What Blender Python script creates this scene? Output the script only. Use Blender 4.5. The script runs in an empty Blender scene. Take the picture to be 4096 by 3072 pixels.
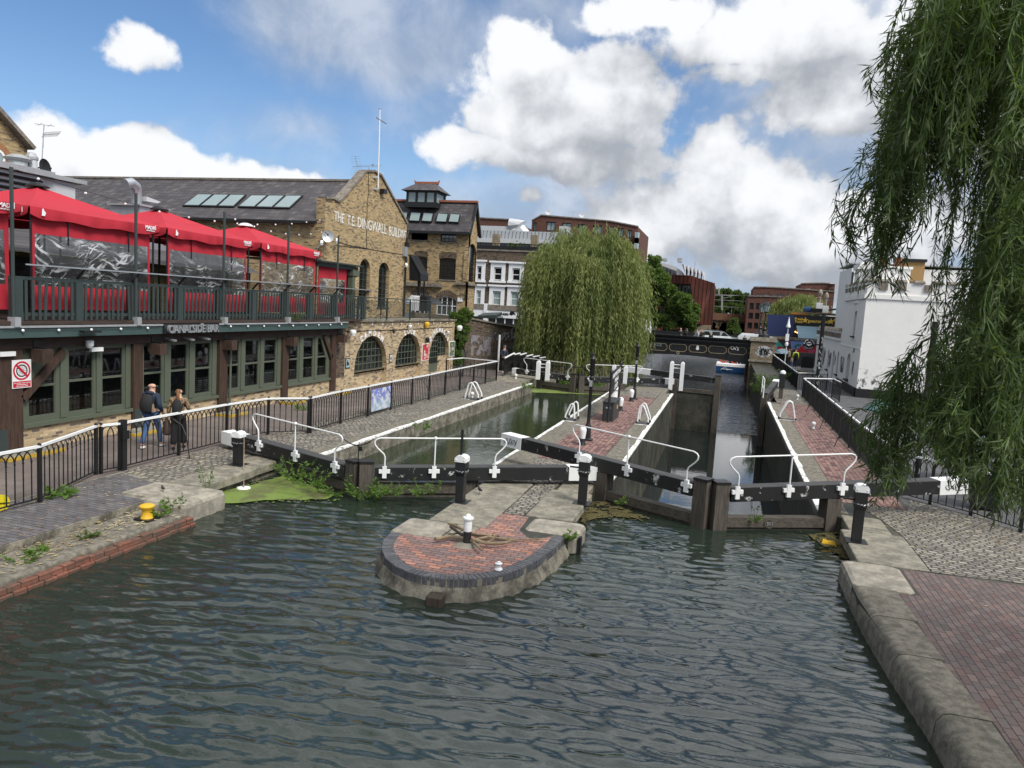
import bpy, math, random
import numpy as np
from mathutils import Vector, Matrix
from mathutils.geometry import tessellate_polygon
random.seed(7); rng = np.random.default_rng(7)
SC = bpy.context.scene; COL = SC.collection
# ------------------------------------------------------------------ camera
F_PX, CX, CY, CAM_H = 2950., 2048., 1536., 4.4      # focal length and centre of the 4096x3072 photograph, eye height
def camv(x, y): return np.array([x-CX, -(y-CY), -F_PX])
_d1 = camv(2910., 1268.); _d1 /= np.linalg.norm(_d1)
_up = np.cross(camv(3910., 1268.+59.), _d1); _up /= np.linalg.norm(_up)
if _up[1] < 0: _up = -_up
ROT = np.array([np.cross(_d1, _up), _d1, _up]); CAM = np.array([0, 0, CAM_H])
cam = bpy.data.cameras.new('camera'); camo = bpy.data.objects.new('camera', cam); COL.objects.link(camo)
cam.sensor_fit = 'HORIZONTAL'; cam.sensor_width = 36; cam.lens = F_PX/4096*36; cam.clip_start = .1; cam.clip_end = 3000
camo.matrix_world = Matrix([list(ROT[i])+[CAM[i]] for i in range(3)]+[[0, 0, 0, 1]])
SC.camera = camo
def ray(x, y):
    v = ROT @ camv(x, y); return v/np.linalg.norm(v)
def G(x, y, z=0.):                                   # point of the horizontal plane at height z
    r = ray(x, y); return CAM + (z-CAM_H)/r[2]*r
def PX(X, x, y):                                     # (Y, Z) on a wall at X
    r = ray(x, y); p = CAM + X/r[0]*r; return (p[1], p[2])
def PY(Y, x, y):                                     # (X, Z) on a wall at Y
    r = ray(x, y); p = CAM + Y/r[1]*r; return (p[0], p[2])
# ------------------------------------------------------------------ light
SUN_EL, SUN_AZ = math.radians(48), math.radians(122)   # azimuth from +Y towards +X
sd = Vector((math.sin(SUN_AZ)*math.cos(SUN_EL), math.cos(SUN_AZ)*math.cos(SUN_EL), math.sin(SUN_EL)))
sun = bpy.data.lights.new('sun', 'SUN'); sun.energy = 3.0; sun.angle = math.radians(20); sun.color = (1, .95, .87)
suno = bpy.data.objects.new('sun', sun); COL.objects.link(suno); suno.rotation_euler = (-sd).to_track_quat('-Z', 'Y').to_euler()
SC.view_settings.view_transform = 'Standard'; SC.view_settings.look = 'None'
SC.view_settings.exposure = 0.25; SC.view_settings.gamma = 1
SC.cycles.max_bounces = 6; SC.cycles.transparent_max_bounces = 16; SC.cycles.diffuse_bounces = 3; SC.cycles.glossy_bounces = 3
SC.cycles.caustics_reflective = False; SC.cycles.caustics_refractive = False
# ------------------------------------------------------------------ node helpers
class NT:
    def __init__(s, tree): s.t = tree; s.n = tree.nodes; s.l = tree.links
    def node(s, typ, props=None, **inp):
        n = s.n.new(typ)
        for k, v in (props or {}).items(): setattr(n, k, v)
        for k, v in inp.items():
            key = k.replace('_', ' ') if k.replace('_', ' ') in n.inputs else k
            if key.startswith('i') and key[1:].isdigit(): key = int(key[1:])
            s.set(n.inputs[key], v)
        return n
    def set(s, sock, v):
        if isinstance(v, bpy.types.NodeSocket): s.l.new(v, sock)
        elif hasattr(v, 'outputs'): s.l.new(v.outputs[0], sock)
        else:
            if sock.type == 'RGBA' and len(v) == 3: v = (*v, 1)
            sock.default_value = v
    def math(s, op, a, b=0., c=0., clamp=False):
        n = s.n.new('ShaderNodeMath'); n.operation = op; n.use_clamp = clamp
        s.set(n.inputs[0], a); s.set(n.inputs[1], b); s.set(n.inputs[2], c); return n.outputs[0]
    def vmath(s, op, a, b=(0, 0, 0), scale=None):
        n = s.n.new('ShaderNodeVectorMath'); n.operation = op
        s.set(n.inputs[0], a); s.set(n.inputs[1], b)
        if scale is not None: s.set(n.inputs['Scale'], scale)
        return n.outputs[0]
    def mix(s, f, a, b, mode='MIX'):
        n = s.n.new('ShaderNodeMix'); n.data_type = 'RGBA'; n.blend_type = mode
        s.set(n.inputs[0], f); s.set(n.inputs[6], a); s.set(n.inputs[7], b); return n.outputs[2]
    def ramp(s, v, stops):
        n = s.n.new('ShaderNodeValToRGB'); e = n.color_ramp.elements
        while len(e) < len(stops): e.new(.5)
        for el, (p, c) in zip(e, stops):
            el.position = p; el.color = (c, c, c, 1) if not hasattr(c, '__len__') else (*c, 1)
        s.set(n.inputs[0], v); return n.outputs[0]
    def noise(s, vec, scale, detail=4, rough=.55, dist=0.):
        n = s.n.new('ShaderNodeTexNoise'); s.set(n.inputs['Vector'], vec)
        n.inputs['Scale'].default_value = scale; n.inputs['Detail'].default_value = detail
        n.inputs['Roughness'].default_value = rough; n.inputs['Distortion'].default_value = dist; return n.outputs[0]
    def smooth(s, v, a, b):
        n = s.n.new('ShaderNodeMapRange'); n.interpolation_type = 'SMOOTHSTEP'
        s.set(n.inputs[0], v); n.inputs[1].default_value = a; n.inputs[2].default_value = b; return n.outputs[0]
# ------------------------------------------------------------------ sky with clouds
W = bpy.data.worlds.new('World'); SC.world = W; W.use_nodes = True
t = NT(W.node_tree)
for n in list(t.n): t.n.remove(n)
sky = t.node('ShaderNodeTexSky', {'sky_type': 'NISHITA', 'sun_disc': False, 'sun_elevation': SUN_EL, 'sun_rotation': SUN_AZ, 'air_density': 1.0, 'dust_density': .6, 'ozone_density': 1.6})
def angles(px, py):
    r = ray(px, py); return math.atan2(r[0], r[1]), math.asin(r[2])
# clouds: px centre, px half sizes, weight (stated as directions on the sky); first the crisp cumulus, then the soft grey sheets
CRISP = [(220, 640, 190, 150, 1.0), (480, 700, 280, 140, 1.05), (830, 730, 380, 130, 1.1), (1160, 745, 190, 90, .9), (545, 200, 165, 110, .84), (1430, 690, 150, 60, .6),
         (2110, 230, 190, 170, 1.05), (2300, 420, 420, 240, 1.25), (2580, 440, 150, 130, .9), (1880, 560, 290, 85, .9), (2350, 650, 430, 120, 1.05), (2080, 800, 140, 55, .62),
         (2850, 640, 190, 120, 1.0), (2980, 800, 400, 210, 1.15), (3200, 960, 420, 230, 1.2), (2700, 880, 430, 190, 1.0), (2450, 740, 330, 80, .7), (2960, 300, 300, 95, .85), (3400, 360, 400, 210, 1.05), (3150, 120, 520, 150, 1.05), (3750, 350, 400, 320, 1.05), (2600, 30, 360, 80, .85), (3620, 900, 300, 260, .95)]
SOFTC = [(1300, 110, 500, 210, 1.0), (1650, 210, 460, 190, .95), (2100, 110, 380, 180, .8), (1850, 430, 420, 170, .6), (2800, 980, 1300, 300, 1.5), (3800, 300, 900, 700, 1.1), (3300, 60, 800, 240, 1.1), (850, 20, 480, 70, .6), (560, 470, 320, 90, .45), (1200, 500, 460, 190, .55), (700, 720, 900, 160, .8), (2500, 200, 500, 220, .35)]
def gauss_sum(q, u, v, L, k=.75):
    tot = None
    for (px, py, sx, sy, w) in L:
        u0, v0 = angles(px, py); su, sv = sx/F_PX*.95, sy/F_PX*.95
        d = q.node('ShaderNodeCombineXYZ', i0=q.math('MULTIPLY_ADD', u, 1/su, -u0/su), i1=q.math('MULTIPLY_ADD', v, 1/sv, -v0/sv)).outputs[0]
        n = q.n.new('ShaderNodeVectorMath'); n.operation = 'DOT_PRODUCT'; q.set(n.inputs[0], d); q.set(n.inputs[1], d)
        e = q.math('MULTIPLY', q.math('POWER', 2.718, q.math('MULTIPLY', n.outputs['Value'], -k)), w)
        tot = e if tot is None else q.math('MAXIMUM', tot, e)
    return tot
def cloud_group():
    g = bpy.data.node_groups.new('cloud_density', 'ShaderNodeTree')
    g.interface.new_socket('P', in_out='INPUT', socket_type='NodeSocketVector')
    g.interface.new_socket('D', in_out='OUTPUT', socket_type='NodeSocketFloat')
    q = NT(g); gi = q.n.new('NodeGroupInput'); go = q.n.new('NodeGroupOutput'); P = gi.outputs[0]
    wv = q.node('ShaderNodeTexNoise', Vector=P); wv.inputs['Scale'].default_value = 9; wv.inputs['Detail'].default_value = 4
    PW = q.vmath('ADD', P, q.vmath('SCALE', q.vmath('SUBTRACT', wv.outputs['Color'], (.5, .5, .5)), scale=.085))
    sep = q.node('ShaderNodeSeparateXYZ', i0=PW); u, v = sep.outputs[0], sep.outputs[1]
    tot = gauss_sum(q, u, v, CRISP)
    au = q.math('ABSOLUTE', q.math('ADD', u, .28)); tot = q.math('MAXIMUM', tot, q.math('MULTIPLY', q.smooth(au, .75, 1.1), .62))   # all round, outside the view
    tot = q.math('MAXIMUM', tot, q.math('MULTIPLY', q.math('MULTIPLY', q.smooth(v, .42, .58), 1.15), q.math('ADD', .3, q.math('MULTIPLY', q.smooth(u, -1.05, -.4), .7))))
    f1 = q.noise(P, 8., 6, .56, .2)
    vo = q.node('ShaderNodeTexVoronoi', {'feature': 'F1'}, Vector=PW, Scale=24.)
    d = q.math('ADD', tot, q.math('MULTIPLY', q.math('SUBTRACT', f1, .5), .95))
    d = q.math('ADD', d, q.math('MULTIPLY', q.math('SUBTRACT', .5, vo.outputs[0]), .30)); d = q.math('ADD', d, q.math('MULTIPLY', q.math('SUBTRACT', q.noise(P, 38., 4, .6), .5), .42))
    q.l.new(d, go.inputs[0]); return g
CG = cloud_group()
tc = t.node('ShaderNodeTexCoord'); sp = t.node('ShaderNodeSeparateXYZ', i0=tc.outputs['Generated'])
u = t.math('ARCTAN2', sp.outputs[0], sp.outputs[1]); v = t.math('ARCSINE', sp.outputs[2])
P0 = t.node('ShaderNodeCombineXYZ', i0=u, i1=v).outputs[0]
def dens(vec):
    n = t.n.new('ShaderNodeGroup'); n.node_tree = CG; t.set(n.inputs[0], vec); return n.outputs[0]
D0 = dens(P0); D1 = dens(t.vmath('ADD', P0, (-.022, .058, 0)))
alpha = t.smooth(D0, .45, .68)
lit = t.math('MULTIPLY', t.math('SUBTRACT', D0, D1), .56)
wv = t.node('ShaderNodeTexNoise', Vector=P0); wv.inputs['Scale'].default_value = 3.5; wv.inputs['Detail'].default_value = 5
sv_ = t.node('ShaderNodeSeparateXYZ', i0=t.vmath('ADD', P0, t.vmath('SCALE', t.vmath('SUBTRACT', wv.outputs['Color'], (.5, .5, .5)), scale=.22)))
soft = gauss_sum(t, sv_.outputs[0], sv_.outputs[1], SOFTC, .9); softn = t.noise(P0, 9., 7, .6, .3)
soft = t.math('MULTIPLY', t.smooth(t.math('ADD', soft, t.math('MULTIPLY', t.math('SUBTRACT', softn, .5), .7)), .2, .95), .86)
big = t.noise(P0, 5.5, 4, .5); lum = t.math('ADD', t.math('ADD', .58, lit), t.math('MULTIPLY', t.math('SUBTRACT', big, .44), .7))
lum = t.math('MINIMUM', t.math('MAXIMUM', lum, .37), .95)
ccol = t.mix(t.smooth(lum, .3, .95), (.33, .355, .40), (.82, .835, .86))
skyc = t.mix(1., sky.outputs[0], (.074, .092, .110), 'MULTIPLY')
base = t.mix(t.math('MULTIPLY', t.smooth(v, .30, .0), .34), skyc, (.46, .58, .76))
scol = t.mix(t.smooth(softn, .35, .7), (.31, .38, .50), (.54, .59, .68))
base = t.mix(soft, base, scol); base = t.mix(t.math('MULTIPLY', t.smooth(v, .42, .6), .72), base, (.24, .27, .265))
outc = t.mix(alpha, base, ccol)
boost = t.math('ADD', 1., t.math('MULTIPLY', t.math('MULTIPLY', t.smooth(v, .44, .7), t.smooth(u, -1.0, .1)), 1.3))   # unseen overhead cloud, brightened towards the sun for fill light and water reflections
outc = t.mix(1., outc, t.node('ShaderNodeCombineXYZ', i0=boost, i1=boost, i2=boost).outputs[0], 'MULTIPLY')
gr = t.smooth(v, -.02, -.06); outc = t.mix(gr, outc, (.12, .12, .11))
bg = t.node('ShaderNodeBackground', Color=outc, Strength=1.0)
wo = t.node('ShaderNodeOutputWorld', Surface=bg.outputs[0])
W.cycles.sampling_method = 'MANUAL'; W.cycles.sample_map_resolution = 1024
# ------------------------------------------------------------------ materials (all procedural, mapped on world position)
def boxmap_group():
    g = bpy.data.node_groups.new('box_map', 'ShaderNodeTree')
    g.interface.new_socket('V', in_out='OUTPUT', socket_type='NodeSocketVector')
    q = NT(g); go = q.n.new('NodeGroupOutput'); ge = q.node('ShaderNodeNewGeometry')
    p = q.node('ShaderNodeSeparateXYZ', i0=ge.outputs['Position']); nn = q.node('ShaderNodeSeparateXYZ', i0=ge.outputs['True Normal'])
    ax, ay, az = (q.math('ABSOLUTE', nn.outputs[i]) for i in range(3))
    isz = q.math('GREATER_THAN', az, .75); isx = q.math('GREATER_THAN', ax, ay)
    def sel(f, a, b): return q.math('ADD', q.math('MULTIPLY', f, a), q.math('MULTIPLY', q.math('SUBTRACT', 1, f), b))
    uu = sel(isz, p.outputs[0], sel(isx, p.outputs[1], p.outputs[0])); vv = sel(isz, p.outputs[1], p.outputs[2])
    c = q.node('ShaderNodeCombineXYZ', i0=uu, i1=vv); q.l.new(c.outputs[0], go.inputs[0]); return g
BM = boxmap_group()
MATS = {}
def newmat(name):
    m = bpy.data.materials.new(name); m.use_nodes = True; q = NT(m.node_tree)
    for n in list(q.n): q.n.remove(n)
    q.out = q.n.new('ShaderNodeOutputMaterial'); q.pos = q.node('ShaderNodeNewGeometry').outputs['Position']; MATS[name] = m; q.m = m; return q
def bsdf(q, col, rough=.7, metal=0., bump=None, bs=.3, bd=.02, spec=.4, **kw):
    b = q.n.new('ShaderNodeBsdfPrincipled'); q.set(b.inputs['Base Color'], col); q.set(b.inputs['Roughness'], rough)
    b.inputs['Metallic'].default_value = metal; b.inputs['Specular IOR Level'].default_value = spec
    for k, v in kw.items(): q.set(b.inputs[k.replace('_', ' ')], v)
    if bump is not None:
        bp = q.n.new('ShaderNodeBump'); bp.inputs['Strength'].default_value = bs; bp.inputs['Distance'].default_value = bd
        q.set(bp.inputs['Height'], bump); q.l.new(bp.outputs[0], b.inputs['Normal'])
    q.l.new(b.outputs[0], q.out.inputs[0]); return b
def boxv(q, mode='box'):
    if mode == 'box':
        n = q.n.new('ShaderNodeGroup'); n.node_tree = BM; return n.outputs[0]
    s = q.node('ShaderNodeSeparateXYZ', i0=q.pos); ix = {'x': 0, 'y': 1, 'z': 2}
    return q.node('ShaderNodeCombineXYZ', i0=s.outputs[ix[mode[0]]], i1=s.outputs[ix[mode[1]]]).outputs[0]
def plain(name, col, rough=.6, metal=0., var=.25, scale=6., dirt=None, bs=.15, spec=.4, bscale=40.):
    q = newmat(name); n = q.noise(q.pos, scale, 5, .6); n2 = q.noise(q.pos, scale*.22, 3)
    k = q.math('ADD', 1-var, q.math('MULTIPLY', q.math('ADD', n, n2), var))
    c = q.mix(1., col, q.node('ShaderNodeCombineXYZ', i0=k, i1=k, i2=k).outputs[0], 'MULTIPLY')
    if dirt: c = q.mix(q.smooth(q.noise(q.pos, scale*.6, 6, .65), dirt[1], dirt[1]+.14), c, dirt[0])
    bsdf(q, c, q.math('ADD', rough-.1, q.math('MULTIPLY', n, .2)), metal, q.noise(q.pos, bscale, 4), bs, .01, spec); return q.m
def brickm(name, c1, c2, mortar, bw=.225, bh=.075, ms=.012, mode='box', stain=None, st=.5, bs=.5, warp=0., third=None, rough=.85, swap=False, stain_s=1.3, bd=.012, tf=.80):
    q = newmat(name); v = boxv(q, mode); s = q.node('ShaderNodeSeparateXYZ', i0=v); u_, v_ = s.outputs[0], s.outputs[1]
    if swap: u_, v_ = v_, u_
    if warp:
        wn = q.node('ShaderNodeTexNoise', Vector=v); wn.inputs['Scale'].default_value = 2.2; sc_ = q.node('ShaderNodeSeparateColor', i0=wn.outputs['Color'])
        u_ = q.math('ADD', u_, q.math('MULTIPLY', q.math('SUBTRACT', sc_.outputs[0], .5), warp)); v_ = q.math('ADD', v_, q.math('MULTIPLY', q.math('SUBTRACT', sc_.outputs[1], .5), warp))
    vr = q.math('MULTIPLY', v_, 1/bh); row = q.math('FLOOR', vr); fv = q.math('SUBTRACT', vr, row)
    rr = q.node('ShaderNodeTexWhiteNoise', {'noise_dimensions': '1D'}, W=row).outputs[0]
    uu = q.math('ADD', q.math('MULTIPLY', u_, 1/bw), q.math('ADD', q.math('MULTIPLY', row, .5), q.math('MULTIPLY', rr, .45 if warp else .06))); cl_ = q.math('FLOOR', uu); fu = q.math('SUBTRACT', uu, cl_)
    wn = q.node('ShaderNodeTexWhiteNoise', {'noise_dimensions': '2D'}, Vector=q.node('ShaderNodeCombineXYZ', i0=cl_, i1=row).outputs[0]); rc = q.node('ShaderNodeSeparateColor', i0=wn.outputs['Color']); R_, G_, B_ = rc.outputs[0], rc.outputs[1], rc.outputs[2]
    du = q.math('MULTIPLY', q.math('MINIMUM', fu, q.math('SUBTRACT', 1, fu)), bw); dv = q.math('MULTIPLY', q.math('MINIMUM', fv, q.math('SUBTRACT', 1, fv)), bh)
    fine = q.noise(q.pos, 30, 4, .65); dd = q.math('ADD', q.math('MINIMUM', du, dv), q.math('MULTIPLY', q.math('SUBTRACT', fine, .5), ms*1.1))
    face = q.smooth(dd, ms*.3, ms*.62); c = q.mix(R_, c1, c2)
    if third is not None: c = q.mix(q.math('GREATER_THAN', G_, tf), c, third)
    big = q.noise(q.pos, stain_s, 5, .6); k = q.math('ADD', .38, q.math('ADD', q.math('MULTIPLY', B_, .34), q.math('MULTIPLY', q.math('ADD', fine, big), .45)))
    c = q.mix(1., c, q.node('ShaderNodeCombineXYZ', i0=k, i1=k, i2=k).outputs[0], 'MULTIPLY')
    c = q.mix(face, mortar, c)
    if stain: c = q.mix(q.math('MULTIPLY', q.smooth(q.noise(q.pos, stain_s*1.3, 7, .68), st, st+.16), .72), c, stain)
    h = q.math('ADD', q.math('MULTIPLY', face, q.math('ADD', .7, q.math('MULTIPLY', G_, .45))), q.math('MULTIPLY', fine, .45))
    bsdf(q, c, rough, 0, h, bs, bd, .25); return q.m
def stone(name, c1, c2, dark, scale=2., st=.55, speck=.4, rough=.9, bs=.5):
    q = newmat(name); n = q.noise(q.pos, scale, 8, .7); c = q.mix(q.smooth(n, .36, .62), c1, c2); c = q.mix(q.math('MULTIPLY', q.smooth(q.noise(q.pos, 9, 5, .7), .52, .7), .55), c, tuple(min(1, x*1.35) for x in c1))
    sp_ = q.smooth(q.noise(q.pos, 70, 3, .7), .52, .7); c = q.mix(q.math('MULTIPLY', sp_, speck), c, dark)
    c = q.mix(q.math('MULTIPLY', q.smooth(q.noise(q.pos, scale*.7, 8, .7), st, st+.2), .7), c, dark)
    bsdf(q, c, rough, 0, q.math('ADD', q.noise(q.pos, 30, 6, .7), q.noise(q.pos, 6, 3)), bs, .02, .25); return q.m
def chipped(name, col, under, th=.6, scale=9., rough=.45, spec=.4):
    q = newmat(name); n = q.noise(q.pos, scale, 8, .7, .4); f = q.smooth(n, th, th+.035)
    c = q.mix(f, q.mix(q.noise(q.pos, 3, 4), col, tuple(min(1, x*1.5+.004) for x in col)), under)
    bsdf(q, c, rough, 0, q.math('MULTIPLY', f, -1), .3, .004, spec); return q.m
def glassy(name, col=(.012, .014, .015), tr=.35, rough=.03, bump=None):
    q = newmat(name); gl = q.node('ShaderNodeBsdfGlossy', Color=(.9, .95, 1.), Roughness=rough)
    df = q.node('ShaderNodeBsdfDiffuse', Color=col); tp = q.node('ShaderNodeBsdfTransparent', Color=(.82, .86, .84))
    m1 = q.node('ShaderNodeMixShader', i0=tr, i1=df.outputs[0], i2=tp.outputs[0])
    fr = q.node('ShaderNodeFresnel', IOR=1.5); m2 = q.node('ShaderNodeMixShader', i0=q.math('ADD', fr.outputs[0], .03), i1=m1.outputs[0], i2=gl.outputs[0])
    if bump:
        bp = q.node('ShaderNodeBump', Strength=bump[1], Distance=.05, Height=q.noise(q.pos, bump[0], 2)); q.l.new(bp.outputs[0], gl.inputs['Normal'])
    q.l.new(m2.outputs[0], q.out.inputs[0]); return q.m
def woodm(name, c1, c2, axis=2, rough=.8):
    q = newmat(name); sc = [14., 14., 14.]; sc[axis] = 1.2
    n = q.noise(q.vmath('MULTIPLY', q.pos, tuple(sc)), 1.6, 6, .65, .6); c = q.mix(q.smooth(n, .3, .7), c1, c2)
    c = q.mix(q.math('MULTIPLY', q.smooth(q.noise(q.pos, 2.2, 5, .65), .5, .72), .5), c, tuple(x*.35 for x in c1)); bsdf(q, c, rough, 0, n, .5, .015, .25); return q.m
def leafm(name, c1, c2, c3=None, trans=.35):
    q = newmat(name); g = q.node('ShaderNodeNewGeometry'); r = g.outputs['Random Per Island']
    c = q.mix(r, c1, c2)
    if c3: c = q.mix(q.smooth(q.noise(q.pos, .55, 3), .42, .65), c, c3)
    d = q.node('ShaderNodeBsdfPrincipled', Roughness=.55); q.set(d.inputs['Base Color'], c); d.inputs['Specular IOR Level'].default_value = .25
    tl = q.node('ShaderNodeBsdfTranslucent', Color=q.mix(.5, c, (.25, .38, .03)))
    m = q.node('ShaderNodeMixShader', i0=trans, i1=d.outputs[0], i2=tl.outputs[0]); q.l.new(m.outputs[0], q.out.inputs[0]); return q.m
M = {}
M['stock'] = brickm('stock_brick', (.44, .325, .165), (.29, .20, .10), (.33, .285, .21), third=(.15, .11, .07), stain=(.17, .135, .09), st=.6, tf=.84)
M['stock_pale'] = brickm('pale_stock_brick', (.52, .40, .24), (.35, .255, .145), (.42, .37, .29), third=(.17, .13, .10), stain=(.22, .17, .12), st=.62)
M['stock_dark'] = brickm('sooty_stock_brick', (.155, .112, .075), (.09, .068, .05), (.13, .11, .09), third=(.045, .038, .033), stain=(.05, .042, .036), st=.55)
M['red_brick'] = brickm('red_brick', (.135, .058, .042), (.095, .043, .034), (.11, .075, .06), bs=.3)
M['orange_brick'] = brickm('orange_brick', (.36, .165, .07), (.29, .12, .05), (.3, .2, .12), bw=.08, bh=.08)
M['viaduct'] = brickm('viaduct_brick', (.21, .11, .065), (.14, .085, .055), (.16, .12, .09), stain=(.27, .08, .05), st=.58, stain_s=.35)
M['pier_brick'] = brickm('pier_brick', (.30, .24, .16), (.2, .16, .11), (.2, .17, .13), stain=(.09, .08, .07), st=.5)
M['island_pave'] = brickm('island_brick_paving', (.31, .165, .135), (.19, .14, .135), (.06, .05, .042), bw=.22, bh=.11, ms=.015, mode='xy', swap=False, third=(.38, .19, .14), stain=(.33, .30, .28), st=.66, bs=.7, rough=.8)
M['lock_pave'] = brickm('lock_brick_paving', (.27, .155, .13), (.195, .125, .112), (.04, .033, .03), bw=.23, bh=.135, ms=.016, mode='xy', swap=True, third=(.13, .07, .07), stain=(.11, .09, .08), st=.62, bs=.7)
M['dark_pave'] = brickm('blue_brick_paving', (.135, .128, .132), (.095, .09, .095), (.035, .032, .032), bw=.24, bh=.115, ms=.012, mode='xy', swap=False, third=(.125, .11, .11), stain=(.15, .14, .125), st=.66, bs=.7)
M['right_pave'] = brickm('worn_brick_paving', (.155, .112, .10), (.12, .10, .096), (.04, .036, .034), bw=.22, bh=.108, ms=.012, mode='xy', swap=True, third=(.145, .096, .088), stain=(.085, .08, .078), st=.54, bs=.7, stain_s=.8, tf=.86)
M['setts'] = brickm('granite_setts', (.26, .24, .205), (.165, .152, .133), (.065, .058, .048), bw=.185, bh=.125, ms=.034, mode='xy', warp=.16, third=(.30, .275, .23), stain=(.13, .11, .08), st=.6, bs=1., bd=.03)
M['towpath'] = brickm('towpath_paving', (.165, .135, .12), (.145, .12, .11), (.085, .075, .07), bw=.9, bh=.6, ms=.01, mode='xy', stain=(.10, .088, .08), st=.5, bs=.25)
M['street_pave'] = brickm('street_paving', (.105, .105, .11), (.085, .085, .09), (.045, .045, .047), bw=.4, bh=.1, ms=.008, mode='xy', stain=(.075, .073, .074), st=.55, bs=.3)
M['slab'] = stone('concrete_slab', (.28, .26, .205), (.15, .14, .113), (.08, .073, .06), 2.6, .56, .35)
M['granite'] = stone('granite_coping', (.36, .33, .27), (.21, .192, .16), (.10, .092, .08), 3.2, .58, .6)
M['coping'] = stone('worn_stone_coping', (.22, .20, .16), (.115, .106, .086), (.06, .056, .047), 6.5, .54, .6)
M['lockwall'] = stone('wet_lock_wall', (.078, .075, .06), (.036, .037, .029), (.015, .017, .012), 1.1, .45, .3, .6)
M['wall_conc'] = stone('wall_concrete', (.29, .265, .21), (.11, .10, .08), (.04, .037, .03), 3.2, .5, .6)
M['edge_brick'] = brickm('red_edge_brick', (.22, .09, .06), (.15, .068, .05), (.08, .06, .045), bw=.32, bh=.11, stain=(.085, .075, .06), st=.47)
M['blue_brick'] = stone('engineering_brick', (.12, .122, .13), (.075, .077, .084), (.04, .04, .044), 5, .62, .3, .6, .3)
M['joint'] = plain('pale_mortar', (.24, .21, .165), .9)
M['white'] = plain('white_paint', (.74, .75, .75), .5, var=.12, dirt=((.36, .34, .31), .66))
M['white_edge'] = chipped('worn_white_edge', (.62, .62, .60), (.26, .24, .2), .53, 8, .7)
M['black'] = chipped('black_paint', (.012, .012, .013), (.30, .30, .29), .74, 9, .42)
M['black_chip'] = chipped('flaking_black_paint', (.012, .012, .013), (.5, .5, .49), .60, 4.5, .42)
M['iron'] = plain('black_iron', (.013, .013, .014), .42, var=.3, dirt=((.07, .06, .05), .7))
M['beam_top'] = plain('gritty_beam_top', (.055, .055, .056), .85, var=.4, scale=30)
M['oak'] = woodm('weathered_oak', (.11, .095, .078), (.055, .047, .04))
M['oak_h'] = woodm('weathered_oak_rail', (.115, .10, .08), (.05, .043, .036), 0)
M['timber'] = woodm('dark_timber', (.075, .045, .032), (.04, .026, .021))
M['timber_h'] = woodm('dark_timber_beam', (.07, .047, .038), (.036, .027, .024), 1)
M['green'] = plain('olive_green_paint', (.092, .108, .078), .5, var=.15, dirt=((.15, .15, .12), .72))
M['rail_green'] = plain('dark_green_paint', (.036, .050, .049), .5, var=.2, dirt=((.16, .17, .16), .7))
M['fascia'] = plain('green_fascia_paint', (.048, .082, .078), .5, var=.18, dirt=((.2, .21, .2), .735))
M['zinc'] = plain('zinc_flashing', (.36, .37, .38), .5, .3, var=.35, scale=12)
M['galv'] = plain('galvanised_metal', (.42, .44, .46), .4, .6, var=.25)
M['slate'] = brickm('roof_slate', (.082, .074, .078), (.062, .058, .063), (.022, .021, .022), bw=.32, bh=.21, ms=.012, mode='xz', third=(.10, .09, .09), stain=(.09, .086, .08), st=.66, bs=.8, bd=.03, rough=.6)
M['red'] = plain('red_canvas', (.42, .02, .036), .85, var=.12, scale=3)
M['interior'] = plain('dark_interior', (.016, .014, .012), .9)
M['wood_warm'] = woodm('warm_wood', (.30, .16, .06), (.2, .1, .04), 1, .5)
M['glass'] = glassy('window_glass', (.006, .007, .008), .8)
M['glass_dark'] = glassy('dark_glass', (.012, .014, .016), .1, .04, (1.2, .05))
M['glass_sky'] = glassy('roof_glass', (.26, .33, .33), 0., .12)
M['tile_edge'] = plain('terracotta', (.30, .105, .06), .8)
M['cream'] = plain('white_stucco', (.80, .79, .765), .7, var=.1, dirt=((.42, .43, .43), .66), bs=.05)
M['render_white'] = plain('white_render', (.76, .76, .75), .75, var=.14, scale=2., dirt=((.30, .30, .30), .69))
M['stone_trim'] = stone('stone_trim', (.26, .23, .19), (.16, .14, .12), (.07, .06, .055), 3, .5, .4)
M['trim_white'] = plain('white_trim', (.78, .79, .80), .55, var=.08)
M['asphalt'] = plain('asphalt', (.055, .055, .057), .9, var=.3, scale=20)
M['earth'] = stone('bare_earth', (.10, .085, .06), (.07, .062, .045), (.035, .03, .022), 1.5, .5, .3)
M['yellow'] = chipped('yellow_paint', (.52, .31, .02), (.12, .07, .03), .66, 14, .5)
M['kerb_yellow'] = chipped('kerb_yellow', (.36, .24, .03), (.10, .07, .04), .58, 12, .6)
M['rust'] = brickm('rusty_steel', (.12, .036, .022), (.07, .023, .017), (.022, .012, .011), bw=.55, bh=80., ms=.16, mode='xz', stain=(.05, .02, .016), st=.5, rough=.6)
M['metal_light'] = plain('pale_metal', (.50, .52, .54), .5, .0, var=.1)
M['corrugated'] = plain('corrugated_metal', (.30, .32, .34), .5, .2, var=.1)
M['skin'] = plain('skin', (.55, .32, .23), .55, var=.08)
M['leaf_willow'] = leafm('willow_leaf', (.18, .205, .065), (.25, .27, .10), (.14, .175, .06))
M['leaf_near'] = leafm('near_willow_leaf', (.055, .088, .034), (.118, .152, .066), (.07, .108, .04), .3)
M['leaf_tree'] = leafm('tree_leaf', (.07, .125, .03), (.12, .18, .05), (.085, .14, .035))
M['leaf_far'] = leafm('far_leaf', (.055, .095, .03), (.085, .125, .045))
M['leaf_weed'] = leafm('weed_leaf', (.07, .14, .025), (.13, .22, .05))
M['bark'] = woodm('bark', (.085, .065, .05), (.035, .028, .022))
M['stick'] = woodm('dry_wood', (.30, .235, .15), (.17, .125, .08), 0)
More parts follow.
